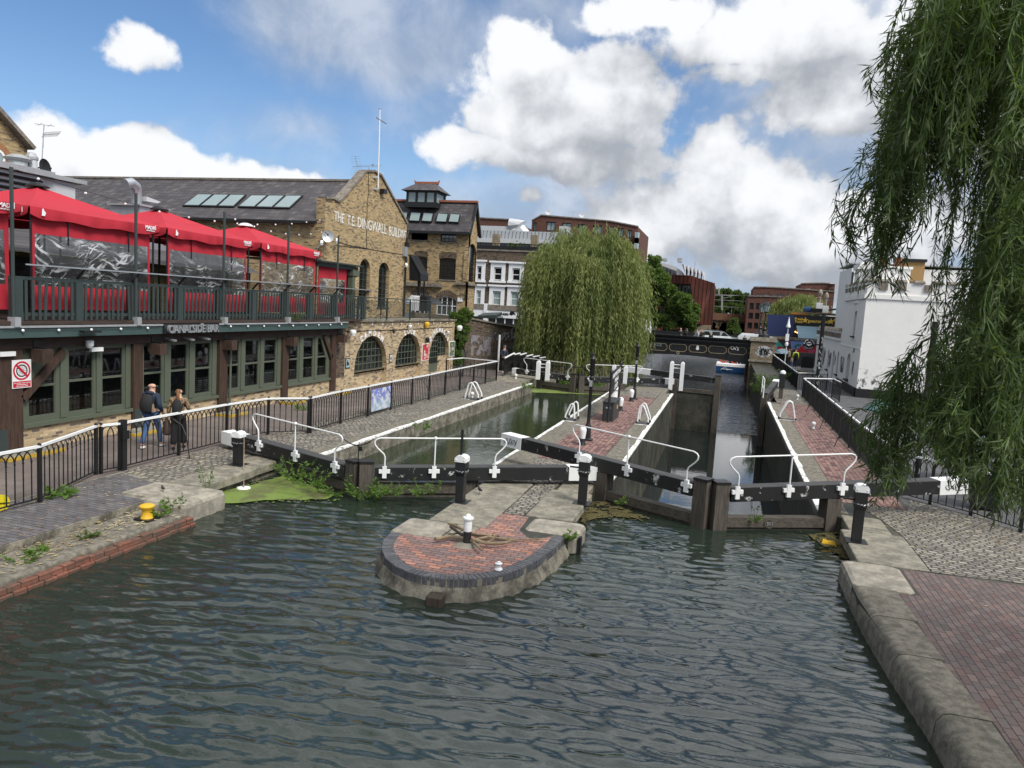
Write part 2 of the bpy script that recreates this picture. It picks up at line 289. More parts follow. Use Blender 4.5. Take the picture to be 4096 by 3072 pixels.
M['blue_cloth'] = plain('navy_cloth', (.018, .028, .05), .85)
M['denim'] = plain('blue_denim', (.05, .10, .21), .85, var=.3)
M['blk_cloth'] = plain('black_cloth', (.016, .016, .017), .85)
M['blue_paint'] = plain('blue_hoarding', (.018, .03, .10), .6, dirt=((.10, .11, .14), .68))
M['boat_blue'] = plain('boat_blue', (.02, .075, .20), .4)
def col(name, c, r=.6, **k):
    if name not in M: M[name] = plain(name, c, r, **k)
    return M[name]
def water(name, deep, bumps, dist=.06, strength=.5, ior=1.38):
    q = newmat(name); h = None
    for (sx, sy, s, w, det) in bumps:
        n = q.math('MULTIPLY', q.noise(q.vmath('MULTIPLY', q.pos, (sx, sy, 1)), s, det, .5, .3), w); h = n if h is None else q.math('ADD', h, n)
    b = bsdf(q, deep, .025, 0, h, strength, dist, .5, IOR=ior); return q.m
M['basin_water'] = water('basin_water', (.018, .027, .020), [(1, 1.8, 5., .5, 2), (1, 1.6, 16., .22, 2)], .03, .2, 1.6)
M['chamber_water'] = water('chamber_water', (.022, .032, .018), [(1, 1.3, 7., .5, 3), (1, 1, 1.5, .8, 2)], .02, .3)
M['calm_water'] = water('calm_water', (.010, .014, .013), [(1, 2.0, 3., .5, 3)], .012, .3, 1.62)
M['low_water'] = water('lower_water', (.010, .014, .013), [(1, 2.2, 2.4, .7, 3), (1, 1.5, .8, .8, 2)], .16, .6, 1.55)
# ------------------------------------------------------------------ mesh helpers
def root_of(o):
    while o.parent: o = o.parent
    return o
class MB:
    def __init__(s): s.v = []; s.f = []; s.m = []; s.mi = 0
    def add(s, vs, fs):
        b = len(s.v); s.v.extend([tuple(map(float, p)) for p in vs]); s.f.extend([tuple(b+i for i in f) for f in fs]); s.m.extend([s.mi]*len(fs)); return s
    def box(s, x0, x1, y0, y1, z0, z1):
        return s.add([(x, y, z) for z in (z0, z1) for y in (y0, y1) for x in (x0, x1)], [(0, 2, 3, 1), (4, 5, 7, 6), (0, 1, 5, 4), (2, 6, 7, 3), (0, 4, 6, 2), (1, 3, 7, 5)])
    def bev(s, x0, x1, y0, y1, z0, z1, b):         # box with bevelled top edges and corners
        def loop(i, z): return [(x0+i+b, y0+i, z), (x1-i-b, y0+i, z), (x1-i, y0+i+b, z), (x1-i, y1-i-b, z), (x1-i-b, y1-i, z), (x0+i+b, y1-i, z), (x0+i, y1-i-b, z), (x0+i, y0+i+b, z)]
        return s.loft([loop(0, z0), loop(0, z1-b), loop(b*.3, z1-b*.3), loop(b, z1)])
    def loft(s, loops, cap=True, close=True):
        n = len(loops[0]); vs = [p for l in loops for p in l]; fs = []
        for k in range(len(loops)-1):
            for i in range(n if close else n-1):
                j = (i+1) % n; fs.append((k*n+i, k*n+j, (k+1)*n+j, (k+1)*n+i))
        if cap and close: fs += [tuple(range(n-1, -1, -1)), tuple((len(loops)-1)*n+i for i in range(n))]
        return s.add(vs, fs)
    def bar(s, p, q, w, h, up=(0, 0, 1), taper=1.):   # rectangular bar, w across, h along up, p and q on its axis
        p, q, u = Vector(p), Vector(q), Vector(up); d = (q-p).normalized(); sd_ = d.cross(u)
        if sd_.length < 1e-5: sd_ = d.cross(Vector((0, 1, 0)))
        sd_.normalize(); u = sd_.cross(d)
        L = []
        for c, k in ((p, 1.), (q, taper)): L.append([c+sd_*a*w/2*k+u*b*h/2*k for a, b in ((-1, -1), (1, -1), (1, 1), (-1, 1))])
        return s.loft(L)
    def tube(s, pts, r, n=8, cap=True):
        pts = [Vector(p) for p in pts]; rs = r if hasattr(r, '__len__') else [r]*len(pts); loops = []; a = None
        for i, p in enumerate(pts):
            d = (pts[min(i+1, len(pts)-1)]-pts[max(i-1, 0)]).normalized()
            if a is None: a = d.orthogonal().normalized()
            a = (a-d*a.dot(d)); a = a.normalized() if a.length > 1e-6 else d.orthogonal().normalized()
            b = d.cross(a); loops.append([p+(a*math.cos(2*math.pi*k/n)+b*math.sin(2*math.pi*k/n))*rs[i] for k in range(n)])
        return s.loft(loops, cap)
    def lathe(s, prof, c=(0, 0, 0), n=16, ax='z'):
        loops = []
        for r, h in prof:
            l = []
            for k in range(n):
                a = 2*math.pi*k/n; x, y = r*math.cos(a), r*math.sin(a)
                l.append((c[0]+x, c[1]+y, c[2]+h) if ax == 'z' else ((c[0]+h, c[1]+x, c[2]+y) if ax == 'x' else (c[0]+x, c[1]+h, c[2]+y)))
            loops.append(l)
        return s.loft(loops)
    def prism(s, poly, z0, z1):
        tr = tessellate_polygon([[Vector((x, y, 0)) for x, y in poly]]); n = len(poly)
        vs = [(x, y, z0) for x, y in poly]+[(x, y, z1) for x, y in poly]
        fs = [tuple(n+i for i in f) for f in tr]+[tuple(reversed(f)) for f in tr]+[(i, (i+1) % n, n+(i+1) % n, n+i) for i in range(n)]
        return s.add(vs, fs)
    def sheet(s, poly, z):
        tr = tessellate_polygon([[Vector((x, y, 0)) for x, y in poly]]); return s.add([(x, y, z) for x, y in poly], tr)
    def blob(s, c, r, n=10, m=7, squash=(1, 1, 1)):
        return s.loft([[(c[0]+r*squash[0]*math.sin(t)*math.cos(2*math.pi*k/n), c[1]+r*squash[1]*math.sin(t)*math.sin(2*math.pi*k/n), c[2]-r*squash[2]*math.cos(t)) for k in range(n)] for t in [math.pi*(.02+.96*i/(m-1)) for i in range(m)]])
    def raw(s, V, Fq, mi=None):                       # numpy arrays
        b = len(s.v); s.v.extend(map(tuple, V.tolist())); s.f.extend(map(tuple, (Fq+b).tolist())); s.m.extend([s.mi]*len(Fq)); return s
    def build(s, name, mat, parent=None, smooth=False):
        me = bpy.data.meshes.new(name); vs = s.v
        if parent is not None:
            o = Vector(root_of(parent).location)
            if o.length > 0: vs = [(x-o[0], y-o[1], z-o[2]) for x, y, z in vs]
        me.from_pydata(vs, [], s.f)
        mats = mat if isinstance(mat, (list, tuple)) else [mat]
        for m_ in mats: me.materials.append(m_)
        if len(mats) > 1: me.polygons.foreach_set('material_index', s.m)
        if smooth:
            me.polygons.foreach_set('use_smooth', [True]*len(me.polygons))
            try: me.set_sharp_from_angle(angle=math.radians(40))
            except Exception: pass
        me.update(); ob = bpy.data.objects.new(name, me); COL.objects.link(ob)
        if parent is not None: ob.parent = parent
        return ob
def tag(o, label=None, cat=None, group=None, kind=None):
    if label: o['label'] = label
    if cat: o['category'] = cat
    if group: o['group'] = group
    if kind: o['kind'] = kind
    return o
def T(name, label, cat, loc=(0, 0, 0), group=None):
    o = bpy.data.objects.new(name, None); COL.objects.link(o); o.location = tuple(map(float, loc)); o.empty_display_size = .2
    return tag(o, label, cat, group)
def S(o, label=None): return tag(o, label, None, None, 'structure')
def dup(root, loc, rotz=None, label=None, group=None):
    r = root.copy(); COL.objects.link(r); r.location = tuple(map(float, loc))
    if rotz is not None: r.rotation_euler = (0, 0, rotz)
    if label: r['label'] = label
    if group: r['group'] = group
    for ch in list(root.children):
        c = ch.copy(); COL.objects.link(c); c.parent = r
        for g_ in list(ch.children):
            d = g_.copy(); COL.objects.link(d); d.parent = c
    return r
class Plane:                                           # a wall: s along u, t up, d outward
    def __init__(s, o, u, n): s.o = Vector(o); s.u = Vector(u).normalized(); s.n = Vector(n).normalized()
    def p(s, a, b, d=0.): return s.o+s.u*a+Vector((0, 0, b))+s.n*d
WX = lambda X, out=1: Plane((X, 0, 0), (0, 1, 0), (out, 0, 0))   # s = Y
WY = lambda Y, out=-1: Plane((0, Y, 0), (1, 0, 0), (0, out, 0))  # s = X
def arch(s0, s1, t0, t1, rise, n=10):                  # outline of an arched opening, from bottom left
    pts = [(s0, t0), (s1, t0)]; c = (s0+s1)/2; w = (s1-s0)/2
    for k in range(n+1):
        a = math.pi*k/n; pts.append((c+w*math.cos(a), t1-rise+rise*math.sin(a)))
    return pts
def rect(s0, s1, t0, t1): return [(s0, t0), (s1, t0), (s1, t1), (s0, t1)]
def wall(mb, pl, outer, holes=(), thick=.3, reveal=.15, back=False):
    rings = [outer]+list(holes); flat = [q for r in rings for q in r]
    tr = tessellate_polygon([[Vector((a, b, 0)) for a, b in r] for r in rings])
    mb.add([pl.p(a, b) for a, b in flat], tr)
    def skirt(r, d):
        n = len(r); mb.add([pl.p(a, b) for a, b in r]+[pl.p(a, b, -d) for a, b in r], [(i, (i+1) % n, n+(i+1) % n, n+i) for i in range(n)])
    skirt(outer, thick)
    for h_ in holes: skirt(h_, reveal)
    if back: mb.add([pl.p(a, b, -thick) for a, b in outer], tessellate_polygon([[Vector((a, b, 0)) for a, b in outer]]))
def pbox(mb, pl, s0, s1, t0, t1, d0, d1):             # box on a wall
    c = [pl.p(a, b, d) for d in (d0, d1) for b in (t0, t1) for a in (s0, s1)]
    mb.add(c, [(0, 2, 3, 1), (4, 5, 7, 6), (0, 1, 5, 4), (2, 6, 7, 3), (0, 4, 6, 2), (1, 3, 7, 5)])
def clip_h(poly, t):                                   # span of a convex outline at height t
    xs = []
    for i in range(len(poly)):
        a, b = poly[i], poly[(i+1) % len(poly)]
        if (a[1]-t)*(b[1]-t) < 0: xs.append(a[0]+(b[0]-a[0])*(t-a[1])/(b[1]-a[1]))
    return (min(xs), max(xs)) if len(xs) > 1 else None
def clip_v(poly, s_):
    r = clip_h([(b, a) for a, b in poly], s_); return r
def window(parent, pl, poly, fmat, pmat, nx=2, ny=2, d=-.1, fw=.06, bw=.035, name='window', heavy_mid=False, sill=None, sillmat=None):
    mb = MB(); n = len(poly); cs = sum(p[0] for p in poly)/n; ct = sum(p[1] for p in poly)/n
    s0, s1 = min(p[0] for p in poly), max(p[0] for p in poly); t0, t1 = min(p[1] for p in poly), max(p[1] for p in poly)
    for i in range(n):                                 # frame along the outline
        a, b = poly[i], poly[(i+1) % n]
        k = lambda p: ((s0+s1)/2+(p[0]-(s0+s1)/2)*(1-2*fw/(s1-s0)), (t0+t1)/2+(p[1]-(t0+t1)/2)*(1-2*fw/(t1-t0)))
        A, B = k(a), k(b)
        mb.add([pl.p(*a, d+.04), pl.p(*b, d+.04), pl.p(*B, d+.04), pl.p(*A, d+.04), pl.p(*A, d-.02), pl.p(*B, d-.02)], [(0, 1, 2, 3), (3, 2, 5, 4)])
    for i in range(1, nx):
        s_ = s0+(s1-s0)*i/nx; r = clip_v(poly, s_+1e-4)
        if r: pbox(mb, pl, s_-bw/2, s_+bw/2, r[0]+.002, r[1]-.002, d-.01, d+.03)
    for i in range(1, ny):
        t_ = t0+(t1-t0)*i/ny; r = clip_h(poly, t_+1e-4); w_ = bw*1.6 if heavy_mid else bw
        if r: pbox(mb, pl, r[0]+.002, r[1]-.002, t_-w_/2, t_+w_/2, d-.008, d+.034)
    w = mb.build(name, fmat, parent); pm = MB(); pm.add([pl.p(a, b, d) for a, b in poly], [tuple(range(n))]); pm.build('pane', pmat, w)
    if sill: sm = MB(); pbox(sm, pl, s0-.1, s1+.1, t0-.09, t0, -.12, sill); sm.build('sill', sillmat or fmat, w)
    return w
_fc = {}
def text(name, body, mat, pl, s, t_, h, parent=None, d=.01, ext=.01, width=None, align='LEFT', ang=0., shear=0., slope=0., bold=0.):
    cu = bpy.data.curves.new(name, 'FONT'); cu.body = body; cu.size = 1.; cu.extrude = ext/ max(h, 1e-3); cu.offset = bold; cu.resolution_u = 3; cu.align_x = align
    ob = bpy.data.objects.new('tmp', cu); COL.objects.link(ob); bpy.context.view_layer.update()
    me = bpy.data.meshes.new_from_object(ob.evaluated_get(bpy.context.evaluated_depsgraph_get())); bpy.data.objects.remove(ob)
    n = len(me.vertices); v = np.empty(n*3); me.vertices.foreach_get('co', v); v = v.reshape(-1, 3)
    fs = [tuple(p.vertices) for p in me.polygons]; bpy.data.meshes.remove(me)
    k = h/.70; wid = (v[:, 0].max()-v[:, 0].min())*k; kx = k*(width/wid if width else 1.)
    xs, ys = v[:, 0]*kx, v[:, 1]*k; xs = xs+ys*shear; ca, sa = math.cos(ang), math.sin(ang)
    X_, Y_ = xs*ca-ys*sa, xs*sa+ys*ca+xs*slope
    mb = MB(); mb.add([pl.p(s+a, t_+b, d+c*k) for a, b, c in zip(X_, Y_, v[:, 2])], fs)
    return mb.build(name, mat, parent)
def arctext(body, pl, cs, ct, rx, ry, a0, a1, h, mat, parent, name='lettering', d=.012):
    o = []
    for i, ch in enumerate(body):
        if ch == ' ': continue
        a = math.radians(a0+(a1-a0)*(i/(max(1, len(body)-1))))
        o.append(text('x', ch, mat, pl, cs+rx*math.cos(a), ct+ry*math.sin(a), h, None, d, .006, None, 'CENTER', a-math.pi/2, bold=.012))
    mb = MB()
    for x in o:
        me = x.data; mb.add([tuple(v.co) for v in me.vertices], [tuple(p.vertices) for p in me.polygons]); bpy.data.objects.remove(x)
    return mb.build(name, mat, parent)
def zl(ox, oy, k): return lambda x, y: (ox+x/k, oy+y/k)     # from an enlargement of the photograph to its own pixels
za, zb, zt, z4, zc, zd = zl(0, 1218, 2.16), zl(0, 1700, 2.16), zl(0, 450, 2.16), zl(900, 400, 2.16), zl(900, 1100, 2.16), zl(1400, 1750, 2.16)
ze, zg, zw, q3, q4, zu, zW = zl(1950, 1300, 2.16), zl(2900, 1400, 2.16), zl(1850, 700, 2.16), zl(2500, 950, 2.88), zl(2900, 950, 2.88), zl(1150, 1000, 3.16), zl(3072, 900, 2.16)
# ------------------------------------------------------------------ the setting: water, quays, island, streets
ZW, ZC, ZL = -.35, -.5, -2.45                       # basin, left chamber, lower level
def basin():
    xs, ys = np.linspace(-13.5, 5.5, 400), np.linspace(1.0, 18.6, 560); X, Y = np.meshgrid(xs, ys); Z = np.zeros_like(X)
    for i in range(56):
        lam = .15*1.027**i*(.85+.3*rng.random()); a = math.radians(101)+rng.normal(0, .27); k = 2*math.pi/lam
        amp = .0080*lam*min(1., .38/lam)*(.6+.8*rng.random()); ph = rng.random()*6.28
        cx, cy, fall = rng.uniform(-14, 6), rng.uniform(0, 18), rng.uniform(2.5, 8)
        env = np.exp(-((X-cx)**2+(Y-cy)**2)/(2*fall**2))+.18
        Z += amp*env*np.sin(k*(X*math.cos(a)+Y*math.sin(a))+ph+.8*np.sin(.5*X+.4*Y+i))
    calm = 1/(1+np.exp((Y-16.5)*2)); Z *= (.35+.65*calm)*(.85+.35*np.sin(.55*X+.8*np.sin(.31*Y))*np.sin(.42*Y+.5*np.sin(.4*X)))
    V = np.stack([X.ravel(), Y.ravel(), (Z+ZW).ravel()], 1); nx = len(xs); i = np.arange((len(ys)-1)*(nx-1)); r, c = i//(nx-1), i % (nx-1)
    Fq = np.stack([r*nx+c, r*nx+c+1, (r+1)*nx+c+1, (r+1)*nx+c], 1)
    return MB().raw(V, Fq)
S(basin().build('basin_water', M['basin_water'], smooth=True))
w_ = MB(); w_.box(-10.6, -5.5, 17.2, 43.5, -3.2, ZC); S(w_.build('chamber_water', M['chamber_water']))
w_ = MB(); w_.box(-2.9, 2.9, 17.8, 45.49, -3.4, ZL); S(w_.build('lock_water', M['calm_water']))
w_ = MB(); w_.box(-9.5, 2.9, 45.5, 78, -3.4, ZL+.0); w_.box(-15, 4.2, 78, 190, -3.4, ZL); S(w_.build('lower_water', M['low_water']))
w_ = MB(); w_.box(-13.6, 5.6, -1, 18.7, -3.6, -3.2); S(w_.build('canal_bed', M['earth']))
def N2(pts): return [(float(p[0]), float(p[1])) for p in pts]
# left bank
lb = MB(); lb.mi = 0
lb.prism([(-10.98, 1), (-11.0, 12.1), (-10.3, 12.1), (-10.33, 13.4), (-10.95, 13.5), (-10.95, 17.35), (-10.25, 17.6), (-10.25, 40.3), (-10.9, 40.6), (-10.9, 43.5), (-10.3, 43.8), (-10.3, 46.5), (-17.5, 46.5), (-17.5, 1)], -3.4, 0.)
S(lb.build('left_quay', M['wall_conc']))
def sheet(name, poly, z, mat): S(MB().sheet(poly, z).build(name, mat))
sheet('left_paving', [(-11.02, 1), (-11.03, 12.05), (-11.9, 12.2), (-11.75, 13.2), (-13.1, 13.6), (-13.1, 1)], .004, M['dark_pave'])
sheet('left_setts', [(-11.75, 13.3), (-11.75, 17.5), (-10.85, 17.9), (-10.85, 40), (-13.2, 40), (-13.2, 13.7)], .004, M['setts'])
sheet('towpath', [(-13.2, 1), (-13.2, 46.4), (-16.75, 46.4), (-16.75, 1)], .004, M['towpath'])
ledge = MB(); ledge.bev(-10.98, -9.98, 1, 12.08, -3.3, -.12, .04); S(ledge.build('left_ledge', M['coping']))
ed = MB()
y = 1.0
while y < 12.0:
    L_ = random.uniform(.21, .34); o_ = random.uniform(-.012, .012)
    if random.random() > .13: ed.bev(-9.98, -9.85+o_, y, min(y+L_-.012, 12.05), -.285, -.185+random.uniform(-.02, .015), .015)
    ed.bev(-9.98, -9.81+o_, y+.07, min(y+L_+.055, 12.06), -3.2, -.288+random.uniform(-.01, .002), .012)
    y += L_
S(ed.build('brick_edge', M['edge_brick']))
def slabs(name, mat, boxes, b=.04):
    m_ = MB()
    for x in boxes: m_.bev(*x[:4], x[4], x[5], x[6] if len(x) > 6 else b)
    S(m_.build(name, mat))
slabs('left_stones', M['granite'], [(-11.1, -10.05, 12.0, 13.35, -3, .05, .09), (-11.85, -11.12, 12.25, 13.3, -.1, .03)])
slabs('left_slab', M['slab'], [(-11.7, -10.8, 13.45, 15.4, -.18, .02), (-11.7, -10.85, 15.42, 17.4, -.18, .02)])
slabs('left_coping', M['coping'], [(-10.86, -10.26, y0, y0+1.48, -.1, .03) for y0 in np.arange(17.6, 39.5, 1.5)], .03)
def edge_strip(name, x0, x1, y0, y1, z=.036):
    m_ = MB(); n = int((y1-y0)/.5); xs = [(x0+random.uniform(-.03, .03), x1) for _ in range(n+1)]
    for i in range(n):
        a, b = xs[i], xs[i+1]; ya, yb = y0+(y1-y0)*i/n, y0+(y1-y0)*(i+1)/n
        m_.add([(a[0], ya, z), (a[1], ya, z), (b[1], yb, z), (b[0], yb, z), (a[1], ya, z-.05), (b[1], yb, z-.05)], [(0, 1, 2, 3), (1, 4, 5, 2)])
    S(m_.build(name, M['white_edge']))
edge_strip('left_white_edge', -10.40, -10.235, 17.6, 40.2)
# island between the two chambers
nose = [G(*zd(x, y))[:2] for x, y in ((350, 825), (285, 890), (268, 960), (300, 1040), (380, 1108), (500, 1168), (650, 1205), (830, 1228), (1050, 1228), (1250, 1205), (1430, 1155), (1600, 1078), (1740, 980), (1860, 862))]
nose = N2(nose); noseR, noseL = nose[-1], nose[0]
isl = [(-5.72, 12.45), (-5.72, 13.35), (-5.42, 13.45), (-5.42, 16.6), (-5.8, 17.2), (-5.8, 41.2), (-5.3, 41.6), (-5.3, 44.4), (-2.9, 45.4), (-2.9, 41.9), (-2.5, 41.4), (-2.5, 18.3), (-2.95, 17.9), (-2.75, 14.75), (-2.45, 14.65), (-2.45, 13.75)]
# outline: nose from left to right, then up the right side, back down the left side
outl = nose+[(-2.45, 13.75), (-2.45, 14.65), (-2.75, 14.75), (-2.95, 17.9), (-2.5, 18.3), (-2.5, 41.4), (-2.9, 41.9), (-2.9, 45.4), (-5.3, 44.4), (-5.3, 41.6), (-5.8, 41.2), (-5.8, 17.2), (-5.42, 16.6), (-5.42, 13.45), (-5.72, 13.35)]
cx0 = np.mean([p[0] for p in nose]); cy0 = 12.3
def inset(p, d):
    v_ = np.array([cx0-p[0], cy0+.9-p[1]]); return tuple(np.array(p)+v_/np.linalg.norm(v_)*d)
body = [inset(p, .05) for p in nose]+outl[len(nose):]
ib = MB(); ib.prism(body, -3.4, -.002)
S(ib.build('island', M['lockwall']))
fat = MB(); k_ = len(nose)                              # rough concrete skirt round the nose, bulging at the water line
loops = []
for z, d in ((-1.2, -.12), (-.42, -.13), (-.30, -.09), (-.2, -.05), (-.135, -.02), (-.13, .1)): loops.append([(*inset(p, d+random.uniform(-.03, .03)*(z < -.14)), z) for p in nose])
fat.loft(loops, cap=False, close=False); S(fat.build('island_skirt', M['wall_conc'], smooth=True))
bl, jt = MB(), MB()                                     # ring of blue bricks on edge
arc = [np.array(p) for p in nose]; seg = [np.linalg.norm(arc[i+1]-arc[i]) for i in range(k_-1)]; cum = np.concatenate([[0], np.cumsum(seg)]); tot = cum[-1]; nb = int(tot/.078)
def at(s_):
    i = min(int(np.searchsorted(cum, s_, 'right'))-1, k_-2); f = (s_-cum[i])/seg[i]; p = arc[i]*(1-f)+arc[i+1]*f; d = arc[min(i+2, k_-1)]-arc[max(i-1, 0)]; d = d/np.linalg.norm(d); return p, np.array([-d[1], d[0]])
ring_in = []
for i in range(nb):
    a, b = tot*(i+.07)/nb, tot*(i+.93)/nb; (p, n_), (q, m_) = at(a), at(b); o_ = random.uniform(-.006, .006); zt_ = .012+random.uniform(-.004, .004)
    P = [p-n_*o_, q-m_*o_, q+m_*.21, p+n_*.21]; bl.loft([[(*x, -.13) for x in P], [(*x, zt_-.012) for x in P], [(*(x+(np.mean(P, 0)-x)*.06), zt_) for x in P]])
    ring_in.append(p+n_*.215)
S(bl.build('nose_bricks', M['blue_brick']))
jl = [[(*(at(tot*i/60)[0]+at(tot*i/60)[1]*d), z) for i in range(61)] for d, z in ((.004, -.13), (.006, -.006), (.215, .001))]
jt.loft(jl, cap=False, close=False); S(jt.build('nose_joints', M['joint']))
pav = [tuple(p) for p in ring_in[::4]]
sheet('nose_paving', pav+[(-3.2, 13.15), (-3.55, 13.62), (-3.62, 14.6), (-4.3, 14.6), (-4.35, 13.2), (-4.75, 12.42)], .006, M['island_pave'])
slabs('nose_stones', M['granite'], [(-5.78, -4.78, 12.42, 13.42, -.3, .035, .07), (-4.76, -4.32, 12.5, 13.42, -.1, .03), (-3.5, -2.40, 13.68, 14.62, -.32, .03, .08)])
slabs('island_slabs', M['slab'], [(-5.40, -4.22, 13.46, 16.45, -.15, .022), (-3.72, -2.72, 14.68, 17.1, -.15, .022), (-5.4, -4.25, 16.48, 17.4, -.15, .02), (-3.6, -2.85, 17.15, 18.1, -.15, .02)], .025)
sheet('island_sett_strip', [(-4.18, 14.62), (-3.76, 14.62), (-3.66, 18.2), (-2.95, 18.2), (-3.2, 20.6), (-4.95, 20.6), (-4.95, 17.5), (-4.2, 17.45)], .008, M['setts'])
sheet('island_paving', [(-4.95, 20.65), (-3.2, 20.65), (-3.2, 38.3), (-4.95, 38.3)], .008, M['lock_pave'])
sheet('island_far_setts', [(-4.95, 38.4), (-3.2, 38.4), (-3.2, 41.4), (-4.95, 41.4)], .008, M['setts'])
slabs('island_coping', M['coping'], [(-5.79, -4.97, y0, y0+1.73, -.2, .02) for y0 in np.arange(17.55, 40, 1.75)]+[(-3.18, -2.51, y0, y0+1.73, -.2, .02) for y0 in np.arange(18.5, 40, 1.75)]+[(-5.2, -2.95, 41.3, 44.2, -.2, .02)], .025)
edge_strip('island_white_edge', -5.68, -5.81, 17.4, 41.2, .03); edge_strip('island_white_edge', -2.62, -2.485, 18.4, 41.3, .03)
# right bank
rb = MB(); rb.prism([(2.78, 1), (2.78, 8.9), (2.6, 10.4), (2.42, 12.7), (2.42, 14.65), (2.75, 14.8), (2.95, 17.9), (2.44, 18.3), (2.44, 41.6), (2.95, 42), (2.95, 47), (2.6, 47.5), (2.6, 78), (70, 78), (70, 1)], -3.4, 0.)
S(rb.build('right_quay', M['lockwall']))
rc = []
for y0, x0, x1 in ((1, 2.80, 3.32), (2.6, 2.79, 3.32), (4.4, 2.79, 3.32), (6.1, 2.78, 3.33)): rc.append((x0, x1, y0, y0+1.66, -3, .05, .12))
S_ = MB()
for (ya, xa, yb, xb, wd) in ((1, 2.80, 2.9, 2.79, .55), (2.93, 2.79, 5.0, 2.785, .55), (5.03, 2.785, 7.2, 2.77, .55), (7.23, 2.77, 9.1, 2.70, .53), (9.13, 2.70, 10.6, 2.55, .55), (10.63, 2.55, 11.9, 2.46, .6), (11.93, 2.46, 13.2, 2.42, .66)):
    L = []
    for z, i in ((-3, 0), (-.30, -.03), (-.06, -.01), (.03, .05), (.055, .13)): L.append([(xa+i, ya, z), (xa+wd, ya, z), (xb+wd, yb, z), (xb+i, yb, z)])
    S_.loft(L)
S(S_.build('right_coping', M['coping'], smooth=True))
slabs('right_stone', M['granite'], [(2.40, 3.42, 13.23, 14.62, -3, .05, .1)])
slabs('right_slab', M['slab'], [(2.72, 3.95, 14.68, 16.9, -.2, .022), (2.9, 3.75, 16.93, 18.2, -.2, .02)], .03)
sheet('right_paving', [(3.34, 1), (3.30, 9.1), (3.14, 10.6), (3.07, 11.9), (3.12, 13.2), (3.44, 13.25), (3.44, 14.62), (14, 14.64), (14, 1)], .004, M['right_pave'])
sheet('right_setts', [(3.46, 14.66), (3.97, 14.7), (3.97, 16.92), (3.77, 18.2), (3.4, 19.5), (4.55, 19.5), (4.9, 20.7), (6.3, 19.4), (7.4, 17.5), (8.6, 14.88)], .009, M['setts'])
slabs('chamber_coping', M['coping'], [(2.43, 3.10, y0, y0+1.73, -.2, .02) for y0 in np.arange(18.35, 40.5, 1.75)], .025)
edge_strip('right_white_edge', 2.56, 2.415, 18.3, 41.4, .03)
sheet('lock_paving', [(3.12, 19.55), (4.56, 19.55), (4.56, 41.6), (3.12, 41.6)], .006, M['lock_pave'])
sheet('lock_far_setts', [(2.95, 41.65), (4.56, 41.65), (4.56, 50), (2.95, 50)], .006, M['setts'])
sheet('street', [(4.66, 14.95), (70, 14.95), (70, 77.6), (4.66, 77.6)], .004, M['street_pave'])
# ground beyond
fg = MB(); fg.prism([(-70, 46.52), (-9.4, 46.52), (-9.4, 75.5), (-70, 75.5)], -3.4, -1.3); S(fg.build('lower_bank', M['earth']))
fg = MB(); fg.prism([(-400, 78.2), (-12.5, 78.2), (-15, 190), (-400, 190)], -3.4, 1.3); fg.prism([(4.2, 78.2), (400, 78.2), (400, 190), (4.2, 190)], -3.4, 1.3); S(fg.build('road', M['asphalt']))
fg = MB(); fg.box(-1500, 1500, 190, 2500, -4, 1.2); fg.box(-1500, -70, -200, 190, -4, 1.1); fg.box(70.1, 1500, -200, 190, -4, -.05); fg.box(-70, 70, -200, .98, -4, -.1); S(fg.build('far_ground', M['asphalt']))
fg = MB(); fg.box(-70, -17.52, .99, 46.5, -3.4, -.01); fg.box(-70, -17.6, 46.5, 78.1, -1.28, 1.29); S(fg.build('yard', M['street_pave']))
# duckweed and drifted litter on the water by the gates
def scum(name, poly, z, mat, label, n_=0):
    P_ = []
    for a, b in zip(poly, poly[1:]+poly[:1]):
        L_ = math.hypot(b[0]-a[0], b[1]-a[1]); k = max(1, int(L_/.16)); P_ += [(a[0]+(b[0]-a[0])*i/k+random.uniform(-.05, .05)*(i > 0), a[1]+(b[1]-a[1])*i/k+random.uniform(-.07, .07)*(i > 0)) for i in range(k)]
    o = MB().sheet(P_, z); cx_, cy_ = sum(p[0] for p in poly)/len(poly), sum(p[1] for p in poly)/len(poly)
    for _ in range(160):
        p = random.choice(P_); r = random.uniform(.01, .05); x, y = p[0]+random.gauss(0, .16), p[1]+random.gauss(0, .16); o.add([(x+r*math.cos(t_)*random.uniform(.6, 1.3), y+r*math.sin(t_), z+.002) for t_ in (0, 1.3, 2.5, 3.8, 5)], [(0, 1, 2, 3, 4)])
    o = o.build(name, mat); tag(o, label, None, None, 'stuff'); return o
q = newmat('duckweed'); n = q.noise(q.pos, 60, 4, .7); bsdf(q, q.mix(q.smooth(q.noise(q.pos, 2., 6, .65), .45, .62), q.mix(n, (.12, .18, .03), (.17, .235, .05)), (.10, .11, .04)), .8, 0, n, .6, .01); M['duckweed'] = q.m
q = newmat('drift'); n = q.noise(q.pos, 25, 6, .75); c_ = q.mix(q.smooth(n, .42, .6), (.05, .045, .025), (.15, .13, .06))
b_ = q.node('ShaderNodeBsdfDiffuse', Color=c_); tp = q.node('ShaderNodeBsdfTransparent'); mx = q.node('ShaderNodeMixShader', i0=q.smooth(q.noise(q.pos, 5, 6, .7), .43, .5), i1=tp.outputs[0], i2=b_.outputs[0]); q.l.new(mx.outputs[0], q.out.inputs[0]); M['drift'] = q.m
dw = N2([G(*zd(0, 0)), ])
DW = lambda pts, z: [tuple(G(*p, z)[:2]) for p in pts]
nq = zl(900, 1650, 2.212)
